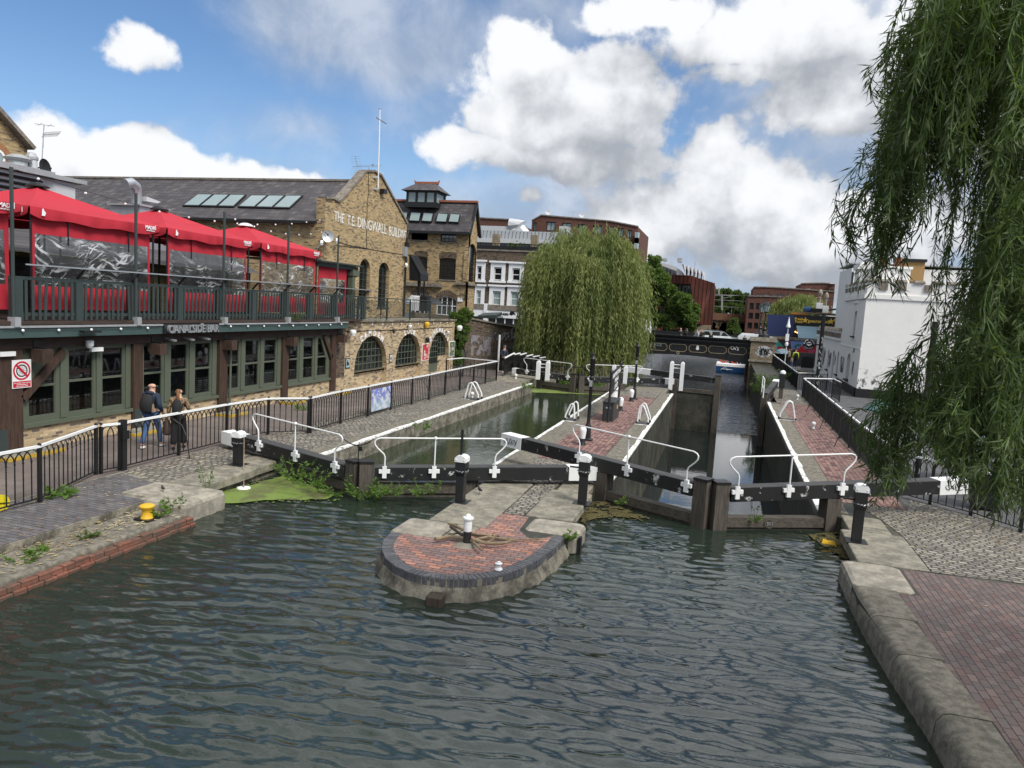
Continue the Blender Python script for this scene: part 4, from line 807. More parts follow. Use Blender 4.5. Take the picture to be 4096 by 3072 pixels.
def lampbox(px, py, name, lab, w=.16, h=.2, mat='white', d=.2, cat='lamp'):
    s_, t_ = PX(XA+.1, *zu(px, py)); o = T(name, lab, cat, (XA+.1, s_, t_)); mb = MB(); mb.lathe([(.0, -h/2), (w*.35, -h*.45), (w*.5, 0), (w*.5, h*.3), (w*.3, h/2)], (XA+d*.6+.05, s_, t_), 10); mb.build('housing', M[mat], o); mb = MB(); mb.box(XA, XA+d*.6, s_-.03, s_+.03, t_, t_+.06); mb.build('bracket', M['iron'], o)
lampbox(1535, 968, 'dome_camera', 'white dome camera above the lock lettering', .2, .2, cat='camera'); lampbox(2130, 985, 'wall_lamp', 'white globe lamp at the right end of the arcade', .36, .34, d=.5)
lampbox(780, 1045, 'wall_lamp', 'pale globe lamp under the right end of the green fascia', .3, .3, 'trim_white', .4); lampbox(1325, 1022, 'loudspeaker', 'small black speaker between the camden and lock arches', .14, .26, 'iron', cat='speaker'); lampbox(2020, 1040, 'dome_camera', 'white dome camera above the right end of the door arch', .15, .16, cat='camera'); lampbox(1748, 945, 'alarm_box', 'orange alarm box above the tall red poster', .3, .34, 'yellow', .2, 'alarm'); lampbox(1757, 1135, 'loudspeaker', 'black speaker above the tall red poster', .22, .34, 'iron', cat='speaker')
# arcade terrace railing
ar_r = T('balcony_railing', 'thin dark metal railing on top of the arched cellar wall', 'railing', (-16.85, 38, 3.2))
X_ = -16.86; mb = MB(); mb.bar((X_, 31.75, 4.32), (X_, 43.9, 4.32), .06, .05); mb.bar((X_, 31.75, 4.17), (X_, 43.9, 4.17), .03, .02); mb.bar((X_, 31.75, 3.32), (X_, 43.9, 3.32), .03, .03)
for y_ in np.linspace(31.9, 43.8, 92): mb.bar((X_, y_, 3.32), (X_, y_, 4.17), .016, .016)
mb.build('bars', M['rail_green'], ar_r)
for y_ in (31.78, 34.9, 37.8, 40.7, 43.85): mb = MB(); mb.box(X_-.035, X_+.035, y_-.035, y_+.035, 3.22, 4.32); mb.build('post', M['rail_green'], ar_r)
# ---- the gabled warehouse
XG = -20.; FG = WX(XG)
wh = T('warehouse', 'brown brick warehouse with a tall painted gable, long slate roof and skylights', 'building', (XG, 39, 3.2))
gp_ = lambda x, y: PX(XG, *z4(x, y))
L0, L1, L2, A0, A1_, R0, R1 = gp_(868, 850), gp_(930, 850), gp_(985, 882), gp_(1215, 616), gp_(1285, 616), gp_(1345, 652), gp_(1572, 1072)
YL, YRt = L0[0], R1[0]
W1 = arch(*(sorted((gp_(1325, 640)[0], gp_(1418, 640)[0]))), 3.9, gp_(1370, 1373)[1]-.05, .55, 8); W0 = arch(gp_(1165, 600)[0], gp_(1252, 600)[0], 3.9, gp_(1205, 1375)[1]-.05, .55, 8)
def zu_w(x0, x1, yt): a = PX(XG, *zu(x0, 400)); b = PX(XG, *zu(x1, 400)); return arch(a[0], b[0], 3.75, PX(XG, *zu((x0+x1)/2, yt))[1], .6, 8)
W0, W1 = zu_w(905, 1040, 112), zu_w(1150, 1283, 155)
mb = MB(); outer = [(YL, 3.15), (YRt, 3.15), R1, R0, A1_, A0, L2, L1, L0]
wall(mb, FG, outer, [W0, W1], .5, .35)
FSD = WY(YL+.02); mb.add([FSD.p(-52, 3.2), FSD.p(XG-.01, 3.2), FSD.p(XG-.01, 8.12), FSD.p(-52, 8.12)], [(0, 1, 2, 3)])
mb.add([(XG, YRt-.02, 3.2), (-52, YRt-.02, 3.2), (-52, YRt-.02, 8.72), (XG, YRt-.02, 8.72)], [(0, 1, 2, 3)]); mb.build('wall', M['stock'], wh)
for P_ in (W0, W1): window(wh, FG, P_, M['rail_green'], M['glass_dark'], 3, 7, -.25, .05, .03, sill=.03)
cop = MB()
for a, b in ((L0, L1), (L1, L2), (L2, A0), (A0, A1_), (A1_, R0), (R0, R1)): cop.bar((XG-.16, a[0], a[1]+.03), (XG-.16, b[0], b[1]+.03), .5, .11)
cop.build('parapet', M['stone_trim'], wh)
YM, ZR = (YL+YRt)/2, A0[1]-.42; n_ = np.array((0, -(ZR-7.98), (YM-YL+.25))); n_ = n_/np.linalg.norm(n_)
mb = MB(); mb.add([(-52, YL-.25, 7.98), (XG-.4, YL-.25, 7.98), (XG-.4, YM, ZR), (-52, YM, ZR), (-52, YRt, 8.3), (XG-.4, YRt, 8.3)], [(0, 1, 2, 3), (3, 2, 5, 4)]); rf = mb.build('roof', M['slate'], wh)
mb = MB(); mb.bar((-52, YM, ZR+.03), (XG-.4, YM, ZR+.03), .3, .12); mb.build('ridge', M['stone_trim'], rf)
mb = MB(); mb.bar((-52, YL-.32, 7.93), (XG-.3, YL-.32, 7.93), .14, .12); mb.build('gutter', M['iron'], wh)
RO = (XG, YL-.25, 7.98); rpx = lambda x, y: Vector(RP(RO, n_, *z4(x, y)))
nv = Vector(n_)
def skylight(corners, parent, fr=None):                 # four picture corners on the roof: bl, br, tr, tl
    mb = MB(); L = [[c+nv*d for c in corners] for d in (-.03, .10)]; mb.loft(L); f = mb.build('skylight', M['iron'], parent); c_ = sum(corners, Vector())/4; mb = MB(); mb.add([c_+(c-c_)*.88+nv*.106 for c in corners], [(0, 1, 2, 3)]); mb.build('pane', M['glass_sky'], f)
zT = zt; rT = lambda x, y: Vector(RP(RO, n_, *zt(x, y)))
for k in range(3):
    a = lambda f: rT(1580+f*150, 818+f*3) ; b = lambda f: rT(1715+f*141, 716+f*2)
    skylight([a(k), a(k+.95), b(k+.95), b(k)], wh)
    a2 = lambda f: rpx(112+f*152, 936+f*4); b2 = lambda f: rpx(232+f*151, 834+f*1)
    skylight([a2(k), a2(k+.95), b2(k+.95), b2(k)], wh)
# painted words on the gable
def word(x0, y0, x1, y1, h_px, body):
    (sa, ta), (sb, tb) = PX(XG, *z4(x0, y0)), PX(XG, *z4(x1, y1)); ht = PX(XG, *z4(x0, y0-h_px))[1]-ta
    text('lettering', body, M['gable_paint'], FG, sa, ta, ht, wh, .012, .004, sb-sa, slope=(tb-ta)/(sb-sa), bold=.012)
M['gable_paint'] = chipped('faded_white_lettering', (.55, .54, .50), (.27, .20, .11), .555, 9, .8)
word(940, 1040, 1028, 1066, 86, 'THE'); word(1052, 1075, 1122, 1092, 86, 'T.E.'); word(1140, 1096, 1390, 1158, 88, 'DINGWALL'); word(1412, 1168, 1516, 1190, 80, 'BUILD'); word(1520, 1184, 1562, 1196, 68, 'ING')
mb = MB(); mb.tube([(XG+.1, YRt+.05, 8.6), (XG+.1, YRt-.12, 8.2), (XG+.1, YRt-.12, 3.2)], .06, 8); mb.lathe([(.14, 0), (.14, .25), (.18, .26), (.18, .3)], (XG+.12, YRt-.12, 7.6), 8); mb.build('drainpipe', M['iron'], wh)
for pts in ([(960, 1255), (1230, 1285), (1560, 1340)], [(985, 1225), (1050, 1250), (1240, 1283)], [(1240, 620), (1242, 800), (1230, 880), (1222, 1280)]):
    mb = MB(); mb.tube([(XG+.02, *PX(XG+.02, *z4(*p))) for p in pts], .014, 5); mb.build('cable', M['iron'], wh)
# roof mast, aerials, camera, dishes
ms = T('flag_mast', 'tall white mast with a small cross arm bolted to the peak of the gable', 'mast', (XG+.15, *PX(XG+.15, *z4(1322, 770))))
mp = lambda x, y: (XG+.15, *PX(XG+.15, *z4(x, y)))
mb = MB(); mb.tube([mp(1322, 770), mp(1337, 150)], .035, 8); mb.tube([mp(1337, 150), mp(1339, 76)], .03, 8); mb.lathe([(.05, 0), (.08, .03), (.0, .06)], mp(1339, 78), 8); mb.build('pole', M['trim_white'], ms)
mb = MB(); mb.tube([mp(1306, 150), mp(1392, 203)], .035, 6); mb.build('cross_arm', M['galv'], ms); [MB().bar((XG-.05, *mp(x, y)[1:]), (XG+.15, *mp(x+18, y+3)[1:]), .12, .1).build('bracket', M['zinc'], ms) for x, y in ((1300, 665), (1305, 765))]
def aerial(base, top, boom, els, lab, el=.35, back=False):
    o = T('tv_aerial', lab, 'aerial', base); mb = MB(); mb.tube([base, top], .02, 5); mb.build('mast', M['galv'], o)
    mb = MB(); a, b = Vector(boom[0]), Vector(boom[1]); mb.tube([a, b], .012, 5)
    for i in range(els): p = a.lerp(b, (i+.5)/els); mb.tube([p-Vector((.12, 0, el/2)), p+Vector((.12, 0, el/2))], .007, 4)
    if back:
        for k in (-1, 1):
            for j in range(5): p = a.lerp(b, .12)+Vector((0, -.06*j, .12*j*k)); mb.tube([p-Vector((.3, 0, 0)), p+Vector((.3, 0, 0))], .007, 4)
            mb.tube([a.lerp(b, .12), a.lerp(b, .12)+Vector((0, -.26, .52*k))], .01, 4)
    mb.build('elements', M['galv'], o)
mq = lambda x, y: (XG-.15, *PX(XG-.15, *z4(x, y)))
aerial(mq(1243, 625), mq(1243, 578), (mq(1112, 573), mq(1345, 570)), 12, 'wide television aerial beside the white mast on the gable peak', .16, True)
def dish(c, r, d, lab, mat='galv'):
    o = T('satellite_dish', lab, 'dish', c); c, d = Vector(c), Vector(d).normalized(); a = d.orthogonal().normalized(); b = d.cross(a); mb = MB()
    mb.loft([[c+(a*math.cos(t)+b*math.sin(t))*r*f+d*(.22*r*f*f) for t in [2*math.pi*i/18 for i in range(18)]] for f in (.02, .4, .75, 1.)], False); mb.build('reflector', M[mat], o, True)
    mb = MB(); mb.tube([c-b*r, c+d*r*.8-b*r*.2], .015, 5); mb.tube([c, c-d*.35], .03, 6); mb.blob(c+d*r*.8-b*r*.15, .05, 6, 5); mb.build('arm', M['iron'], o)
sdp = PX(XG+.3, *z4(868, 1175)); dish((XG+.3, YL-.15, sdp[1]), .30, (.55, -.8, .15), 'grey satellite dish on the left corner of the painted gable')
def cctv(px, py, lab, X=XG+.3):
    s_, t_ = PX(X, px, py); o = T('security_camera', lab, 'camera', (X, s_, t_)); mb = MB(); mb.bar((X+.1, s_-.05, t_-.05), (X-.1, s_+.3, t_+.1), .13, .13); mb.build('housing', M['trim_white'], o); mb = MB(); mb.tube([(X-.3, s_+.25, t_-.25), (X-.1, s_+.2, t_)], .025, 5); mb.build('arm', M['trim_white'], o)
cctv(*z4(960, 1218), 'white bullet camera on the left edge of the painted gable'); cctv(*z4(825, 1235), 'white camera below the satellite dish by the gable', XG+.25); cctv(*z4(1560, 1428), 'white camera above the terrace at the right edge of the gable')
fl = T('flood_light', 'black floodlight below the gable parapet', 'lamp', mp(1368, 790)); mb = MB(); p_ = mp(1368, 790); mb.box(XG, XG+.3, p_[1]-.2, p_[1]+.2, p_[2]-.12, p_[2]+.12); mb.build('housing', M['iron'], fl)
jb = T('junction_box', 'grey box near the right edge of the painted gable', 'box', (XG+.1, *PX(XG+.1, *z4(1555, 1310)))); s_, t_ = PX(XG+.1, *z4(1555, 1310)); mb = MB(); mb.box(XG, XG+.2, s_-.2, s_+.2, t_-.3, t_+.3); mb.build('cover', M['galv'], jb)
bd = T('bird', 'dark bird perched on the aerial over the gable', 'bird', mq(1275, 560))
def bird(o, c, h, ang, s, mat):
    c = Vector(c); d = Vector((math.cos(ang), math.sin(ang), 0)); mb = MB()
    pts = [c+d*(-.19*s)+Vector((0, 0, h-.02*s)), c+d*(-.1*s)+Vector((0, 0, h)), c+Vector((0, 0, h+.015*s)), c+d*.08*s+Vector((0, 0, h+.045*s)), c+d*.105*s+Vector((0, 0, h+.085*s)), c+d*.13*s+Vector((0, 0, h+.11*s)), c+d*.165*s+Vector((0, 0, h+.105*s)), c+d*.205*s+Vector((0, 0, h+.095*s))]
    mb.tube(pts, [.012*s, .035*s, .065*s, .058*s, .036*s, .036*s, .02*s, .003*s], 10); mb.build('body', mat, o, True)
    sd_ = Vector((-d.y, d.x, 0)); mb = MB(); [mb.loft([[c+sd_*k*(.055*s)+d*.06*s+Vector((0, 0, h+.03*s)), c+sd_*k*.068*s+d*.0*s+Vector((0, 0, h+.045*s)), c+sd_*k*.035*s-d*.2*s+Vector((0, 0, h-.015*s)), c+sd_*k*.06*s-d*.02*s+Vector((0, 0, h-.02*s))], [c+sd_*k*(.06*s)+d*.06*s+Vector((0, 0, h+.03*s)), c+sd_*k*.074*s+Vector((0, 0, h+.045*s)), c+sd_*k*.04*s-d*.2*s+Vector((0, 0, h-.015*s)), c+sd_*k*.066*s-d*.02*s+Vector((0, 0, h-.02*s))]]) for k in (-1, 1)]; mb.build('wing', mat, o)
    for k in (-.02, .02): mb = MB(); mb.tube([c+sd_*k*s+Vector((0, 0, h-.04*s)), c+sd_*k*s+d*.01*s], .006*s, 5); mb.tube([c+sd_*k*s-d*.015*s+Vector((0, 0, .004)), c+sd_*k*s+d*.045*s+Vector((0, 0, .004))], .005*s, 4); mb.build('leg', col('bird_leg', (.2, .1, .04)), o)
bird(bd, Vector(mq(1275, 572)), .06, math.pi/2, .55, M['iron'])
# ---- things on the upper terrace
tb = T('bistro_table', 'small dark bistro table behind the balcony railing', 'table', (-17.6, 35.2, 3.22)); c_ = PX(-17.6, *zu(1185, 725)); y_ = c_[0]
mb = MB(); mb.lathe([(.36, 0), (.36, .03), (.0, .03)], (-17.6, y_, 3.92), 18); mb.build('top', M['iron'], tb); mb = MB(); mb.tube([(-17.6, y_, 3.92), (-17.6, y_, 3.45)], .035, 6); [mb.tube([(-17.6, y_, 3.5), (-17.6+.2*math.cos(a), y_+.2*math.sin(a), 3.38), (-17.6+.33*math.cos(a), y_+.33*math.sin(a), 3.22)], .016, 5) for a in (.4, 1.97, 3.54, 5.1)]; mb.build('base', M['iron'], tb)
# external glazed lift stage behind the gable
dv = T('glazed_hoist', 'small slanted metal and glass hood on a black bracket right of the gable', 'hood', (-18.6, 46, 6)); hp = lambda x, y: PY(50, *z4(x, y)); YH = 50
mb = MB(); P_ = [hp(1598, 1335), hp(1600, 1555), hp(1688, 1560), hp(1688, 1500)]; mb.loft([[(a, YH, b) for a, b in P_], [(a, YH+1.5, b) for a, b in P_]]); mb.build('hood', M['iron'], dv)
mb = MB(); [mb.bar((P_[i][0], YH-.02, P_[i][1]), (P_[(i+1) % 4][0], YH-.02, P_[(i+1) % 4][1]), .08, .08, (0, 1, 0)) for i in range(4)]; x_, z_ = hp(1660, 1560); mb.bar((x_, YH+.4, z_), (x_, YH+.4, 3.2), .18, .18, (0, 1, 0)); mb.bar((x_+.4, YH+.4, z_), (x_+.4, YH+.4, 3.2), .1, .1, (0, 1, 0)); mb.build('frame', M['iron'], dv)
for px_, lab, pm in ((1570, 'pale folded parasol at the back of the upper terrace', 'galv'), (1770, 'dark open parasol at the back of the upper terrace', 'iron')):
    x_, z_ = PY(50, *zu(px_, 605)); o = T('parasol', lab, 'parasol', (x_, 50, 3.2)); mb = MB(); w_ = 1.25 if pm == 'iron' else .5; mb.lathe([(w_, -.45), (w_*.7, -.1), (.05, .22), (0, .25)], (x_, 50, z_), 10); mb.build('cover', M[pm], o); mb = MB(); mb.tube([(x_, 50, 3.2), (x_, 50, z_)], .03, 6); mb.build('pole', M['iron'], o)
for i, px_ in enumerate((1640, 1740)):
    x_, z_ = PY(46, *zu(px_, 640)); o = T('clothes_rail', ('white patterned coats hanging on a rail on the upper terrace', 'pale shirts hanging on a rail on the upper terrace')[i], 'clothes', (x_, 46, 3.2)); mb = MB(); mb.tube([(x_-.4, 46, 3.2), (x_-.4, 46, 4.75), (x_+.4, 46, 4.75), (x_+.4, 46, 3.2)], .015, 5); mb.build('frame', M['iron'], o)
    mb = MB(); [mb.loft([[(x_-.3+k*.12, 46-.22, 4.6), (x_-.24+k*.12, 46-.22, 4.6), (x_-.24+k*.12, 46+.22, 4.6), (x_-.3+k*.12, 46+.22, 4.6)], [(x_-.31+k*.12, 46-.25, 3.6), (x_-.22+k*.12, 46-.25, 3.6), (x_-.22+k*.12, 46+.25, 3.6), (x_-.31+k*.12, 46+.25, 3.6)]]) for k in range(5)]; mb.build('garments', M['trim_white'] if i == 0 else M['blk_cloth'], o)
# ---- roofs at the far left
fl_ = T('brick_gable_house', 'yellow brick gable with a white round window at the far left', 'building', (-30, 22, 3)); g30 = lambda x, y: PX(-30, *zt(x, y))
a, b, c = g30(236, 318), g30(0, 95), g30(236, 520); mb = MB(); apx = (b[0]-1.4, b[1]+1.35); wall(mb, WX(-30), [(apx[0]-6, 3), (a[0], 3), (a[0], a[1]), apx, (apx[0]-6, a[1])], [], .4); mb.build('wall', M['stock'], fl_)
mb = MB(); mb.bar((-29.9, a[0]+.1, a[1]+.05), (-29.9, apx[0], apx[1]+.08), .5, .16); mb.bar((-29.9, apx[0]-6, a[1]), (-29.9, apx[0], apx[1]+.08), .5, .16); mb.build('parapet', M['stone_trim'], fl_)
rc_ = g30(0, 390); rc_ = (rc_[0]-.12, rc_[1]); r1_ = g30(40, 390)[0]-rc_[0]; F30 = WX(-30); ring(F30, rc_[0], rc_[1], r1_, r1_*1.9, .02, 30).build('brick_ring', M['orange_brick'], fl_); wn = ring(F30, rc_[0], rc_[1], r1_*.68, r1_, .05, 30).build('round_window', M['trim_white'], fl_); mb = MB(); mb.add([F30.p(rc_[0]+r1_*.7*math.cos(i*.3), rc_[1]+r1_*.7*math.sin(i*.3), .03) for i in range(21)], [tuple(range(21))]); mb.build('pane', M['glass_sky'], wn)
pr = T('plant_room', 'grey flat roofed plant room with black louvres above the left canopy', 'building', (-26.5, 22, 6)); g26 = lambda x, y: PX(-26, *zt(x, y)); a, b, c = g26(0, 560), g26(368, 555), g26(368, 680)
mb = MB(); mb.box(-30, -26, a[0]-3, b[0], 5.5, b[1]-.02); mb.build('wall', M['galv'], pr); mb = MB(); e_ = PX(-26, *zt(0, 540)); mb.box(-33, -25.7, a[0]-3, b[0]+.3, b[1], b[1]+.22); mb.build('roof', M['zinc'], pr)
mb = MB(); mb.loft([[(-26, b[0]+.002, 5.5), (-27.5, b[0]+.002, 5.5), (-27.5, b[0]+.002, b[1]-.02), (-26, b[0]+.002, b[1]-.02)], [(-26, b[0]+1.5, 5.5), (-27.5, b[0]+1.5, 5.5), (-27.5, b[0]+1.5, b[1]-.02), (-26, b[0]+1.5, b[1]-.02)]]); mb.build('side_panel', M['metal_light'], pr); mb = MB(); mb.box(-30, -25.8, b[0]+.301, b[0]+1.9, b[1], b[1]+.16); mb.build('roof_edge', M['zinc'], pr)
mb = MB(); [mb.bar((-25.95, a[0]-3, b[1]-.2-.22*i), (-25.95, b[0]-.1, b[1]-.2-.22*i), .16, .06, (.5, 0, 1)) for i in range(7)]; mb.build('louvres', M['iron'], pr)
for (x_, w_, top, bot, lab, capped) in ((152, .35, 400, 520, 'stubby capped flue on the plant room roof', 1), (272, .22, 385, 520, 'slim pale flue pipe on the plant room roof', 0)):
    s_, t1_ = PX(-28, *zt(x_, top)); t0_ = PX(-28, *zt(x_, bot))[1]-.5; o = T('flue', lab, 'flue', (-28, s_, t0_)); mb = MB(); mb.lathe([(w_, 0), (w_, t1_-t0_-.1), (w_*1.05, t1_-t0_-.1)], (-28, s_, t0_), 12); mb.build('pipe', M['metal_light'], o); mb = MB()
    mb.lathe([(w_*1.15, -.1), (w_*1.5 if capped else w_*1.15, 0), (w_*.7, .16), (.02, .2)], (-28, s_, t1_), 12); mb.build('cap', M['zinc'], o)
    if capped: mb = MB(); mb.lathe([(w_*1.4, 0), (w_*1.4, .05)], (-28, s_, t1_-.35), 12); mb.build('collar', M['zinc'], o)
m28 = lambda x, y: (-28, *PX(-28, *zt(x, y)))
aerial(m28(358, 480), m28(380, 110), (m28(300, 97), m28(472, 118)), 2, 'tall mast with two spread aerials at the far left of the roofline', .1); aerial(m28(372, 300), m28(372, 180), (m28(372, 192), m28(515, 183)), 13, 'spiky aerial halfway up the tall roof mast at the far left', .22)
dish(m28(375, 475), .36, (.95, .2, .1), 'dark satellite dish on the flat roof at the far left', 'iron')
fn = T('extractor_fan', 'metal extractor cowl and duct box behind the red canopies', 'extractor', (-23.2, 24, 6)); m23 = lambda x, y: (-23.5, *PX(-23.5, *zt(x, y)))
a, b = m23(1100, 795), m23(1335, 850); mb = MB(); mb.box(-24.3, -22.9, a[1], b[1], 5.2, a[2]-.05); mb.build('upstand', M['galv'], fn); mb = MB(); mb.box(-24.4, -22.8, a[1]-.1, b[1]+.1, a[2]-.04, a[2]+.04); mb.build('cap', M['zinc'], fn)
c = m23(1180, 790); mb = MB(); mb.tube([c, (c[0], c[1], c[2]+.45), (c[0]+.05, c[1]-.1, c[2]+.68), (c[0]+.1, c[1]-.4, c[2]+.78), (c[0]+.1, c[1]-.72, c[2]+.68)], .2, 12); mb.build('duct', M['galv'], fn, True); e_ = m23(1215, 725); f_ = m23(1340, 790); mb = MB(); mb.loft([[(-23.8, e_[1], f_[2]), (-23.2, e_[1], f_[2]), (-23.2, e_[1], e_[2]), (-23.8, e_[1], e_[2])], [(-23.8, f_[1]-.2, f_[2]), (-23.2, f_[1]-.2, f_[2]), (-23.2, f_[1], e_[2]-.1), (-23.8, f_[1], e_[2]-.1)]]); mb.build('fan_box', M['metal_light'], fn)
# ------------------------------------------------------------------ buildings behind
def front(Y, pts, z=None): return [PY(Y, *p) for p in pts]
def block(o, Y, poly, depth, mat, name='wall', holes=(), reveal=.2, roofmat=None):
    mb = MB(); pl = WY(Y); wall(mb, pl, poly, holes, depth, reveal, True); return mb.build(name, mat, o)
def prect(Y, f, x0, y0, x1, y1): a, b = PY(Y, *f(x0, y0)), PY(Y, *f(x1, y1)); return (a[0], b[0], b[1], a[1])   # s0,s1,t0,t1
# east yard building with the lantern
YE = 56.; PE = WY(YE); ey = T('yard_building', 'brown brick building with a glazed roof lantern behind the gabled warehouse', 'building', (-24, YE, 3.2))
xc_ = PY(YE, *z4(2102, 1300))[0]; ze1 = PY(YE, *z4(2100, 1136))[1]; FE = WX(xc_)
ap = PX(xc_, *zw(108, 238)); zr_ = ap[1]; yr_ = ap[0]; yb_ = 2*yr_-YE
W_ = [rect(*prect(YE, z4, *w_)) for w_ in ((1615, 1120, 1750, 1212), (1865, 1136, 1996, 1228))]
Wm = []
for w_ in ((1640, 1350, 1742, 1545), (1853, 1362, 1988, 1556)): a = prect(YE, z4, *w_); Wm.append(arch(*a, .12, 6))
a = prect(YE, zu, 1885, 575, 2140, 740); Ws = [arch(a[0], a[1], a[2]-.6, a[3], .45, 8)]
a2 = prect(YE, zu, 1560, 545, 1780, 720); Ws.append(arch(a2[0], a2[1], a2[2]-.6, a2[3], .45, 8))
mb = MB(); wall(mb, PE, rect(-34, xc_, 3.2, ze1), W_+Wm+Ws, .4, .2)
# gable end with blind arch and tall window
gq = lambda x, y: PX(xc_, *zw(x, y)); t0w, t1w = gq(70, 925)[1], gq(72, 590)[1]; yw = (YE+yb_)/2; wt = arch(yw-1.1, yw+1.1, t0w, t1w, 1.1, 10)
wall(mb, FE, [(YE+.005, 3.2), (yb_, 3.2), (yb_, ze1), (yr_, zr_), (YE+.005, ze1)], [wt], .4, .3); mb.build('wall', M['stock'], ey)
for w_ in W_: window(ey, PE, w_, M['iron'], M['glass_dark'], 4, 3, -.14, .06, .04, sill=.06, sillmat=M['stone_trim'])
for w_ in Wm: window(ey, PE, w_, M['iron'], M['glass_dark'], 4, 6, -.14, .05, .04, sill=.06, sillmat=M['stone_trim'])
for w_ in Ws: window(ey, PE, w_, M['trim_white'], M['glass_dark'], 4, 2, -.14, .08, .06)
window(ey, FE, wt, M['iron'], M['glass_dark'], 3, 8, -.2, .06, .05)
for w_ in Wm+Ws:
    mb = MB()
    s0, s1 = min(p[0] for p in w_), max(p[0] for p in w_); tt = max(p[1] for p in w_); n = 12; r_ = .12 if w_ in Wm else .45
    for i in range(n): f = -1+2*(i+.5)/n; pbox(mb, PE, (s0+s1)/2+f*(s1-s0)*.53-(s1-s0)*.035, (s0+s1)/2+f*(s1-s0)*.53+(s1-s0)*.035, tt+.02-r_*f*f, tt+.48-r_*f*f, 0, .02+.002*(i % 2))
    mb.build('brick_lintel', M['stock_dark'], ey)
mb = MB(); z_ = PY(YE, *z4(1780, 1583))[1]; pbox(mb, PE, -30, PY(YE, *z4(1880, 1600))[0], z_-.3, z_, 0, .35); z2_ = PY(YE, *z4(2080, 1580))[1]; pbox(mb, PE, PY(YE, *z4(1990, 1600))[0], xc_+.25, z2_-.18, z2_, 0, .2); pbox(mb, FE, YE-.2, yb_, z2_-.18, z2_, 0, .2); mb.build('cornice', M['stone_trim'], ey)
mb = MB(); mb.add([(-40, YE-.4, ze1-.15), (xc_+.2, YE-.4, ze1-.15), (xc_+.2, yr_, zr_), (-40, yr_, zr_), (-40, yb_+.4, ze1-.15), (xc_+.2, yb_+.4, ze1-.15)], [(0, 1, 2, 3), (3, 2, 5, 4)]); rfe = mb.build('roof', M['slate'], ey)
mb = MB(); mb.bar((-40, yr_, zr_+.05), (xc_+.25, yr_, zr_+.05), .35, .16); mb.build('ridge', M['tile_edge'], rfe); mb = MB(); mb.bar((-40, YE-.45, ze1-.2), (xc_+.2, YE-.45, ze1-.2), .18, .2); mb.bar((xc_+.16, YE-.3, ze1-.25), (xc_+.16, yr_, zr_-.1), .2, .2); mb.bar((xc_+.16, yb_+.3, ze1-.25), (xc_+.16, yr_, zr_-.1), .2, .2); mb.build('eaves_board', M['iron'], ey)
nE = np.array((0, -(zr_-ze1), yr_-YE)); nE = nE/np.linalg.norm(nE); oE = (0, YE-.4, ze1-.15); eT = lambda x, y: Vector(RP(oE, nE, *z4(x, y))); nv = Vector(nE)
for x0, x1 in ((1525, 1585), (1600, 1700), (1708, 1806), (1832, 1934), (1940, 2038)): k = 18; skylight([eT(x0-8, 1048+(x0-1600)*.03), eT(x1-k, 1050+(x1-1600)*.03), eT(x1-2, 975+(x1-1600)*.04), eT(x0+10, 972+(x0-1600)*.04)], ey)
lt = lambda x, y: PY(yr_, *z4(x, y)); a, b, c, d = lt(1618, 910), lt(1845, 915), lt(1640, 735), lt(1860, 738); zt0, zt1 = lt(1730, 800)[1], lt(1730, 735)[1]; x0_, x1_ = a[0], b[0]+.1; zb0 = lt(1730, 905)[1]; hw = 1.0
mb = MB(); [mb.box(x-.09, x+.09, yr_-hw-.05, yr_-hw+.1, zb0, zt0) for x in np.linspace(x0_, x1_, 4)]; [mb.box(x-.09, x+.09, yr_+hw-.1, yr_+hw+.05, zb0, zt0) for x in np.linspace(x0_, x1_, 4)]; mb.box(x0_-.15, x1_+.15, yr_-hw-.15, yr_+hw+.15, zb0-.35, zb0+.06); mb.box(x0_-.12, x1_+.12, yr_-hw-.12, yr_+hw+.12, zt0-.14, zt0); lnt = mb.build('lantern', M['iron'], ey)
mb = MB(); mb.box(x0_, x1_, yr_-hw, yr_+hw, zb0, zt0-.1); mb.build('pane', M['glass_sky'], lnt)
mb = MB(); e_ = lt(1582, 795)[0]; f_ = lt(1912, 850)[0]; ov = .42; mb.loft([[(x0_-ov, yr_-hw-ov, zt0-.02), (x1_+ov, yr_-hw-ov, zt0-.02), (x1_+ov, yr_+hw+ov, zt0-.02), (x0_-ov, yr_+hw+ov, zt0-.02)], [(x0_+.15, yr_-hw*.55, zt0+.5), (x1_-.15, yr_-hw*.55, zt0+.5), (x1_-.15, yr_+hw*.55, zt0+.5), (x0_+.15, yr_+hw*.55, zt0+.5)], [(x0_+.35, yr_-.1, zt1+.1), (x1_-.35, yr_-.1, zt1+.1), (x1_-.35, yr_+.1, zt1+.1), (x0_+.35, yr_+.1, zt1+.1)]]); mb.build('lantern_roof', M['slate'], lnt)
mb = MB(); mb.bar((x0_+.2, yr_, zt1+.16), (x1_-.2, yr_, zt1+.16), .3, .18); [mb.bar((x+s*.0, yr_, zt1+.15), (x+s*.15, yr_, zt1+.4), .16, .16, taper=.3) for x, s in ((x0_+.25, -1), (x1_-.25, 1))]; mb.build('lantern_ridge', M['tile_edge'], lnt)
s_ = T('street_sign', 'small white street sign on the yard building above the balcony end', 'sign', (xc_-1, YE, 4)); a = prect(YE-.05, zu, 2150, 600, 2212, 655); mb = MB(); pbox(mb, WY(YE-.02), *a, 0, .03); mb.build('plate', M['trim_white'], s_)
text('lettering', 'EAST', M['iron'], WY(YE-.05), a[0]+.15, a[2]+.5, .22, s_, .005, .002); text('lettering', 'YARD', M['iron'], WY(YE-.05), a[0]+.15, a[2]+.15, .22, s_, .005, .002)
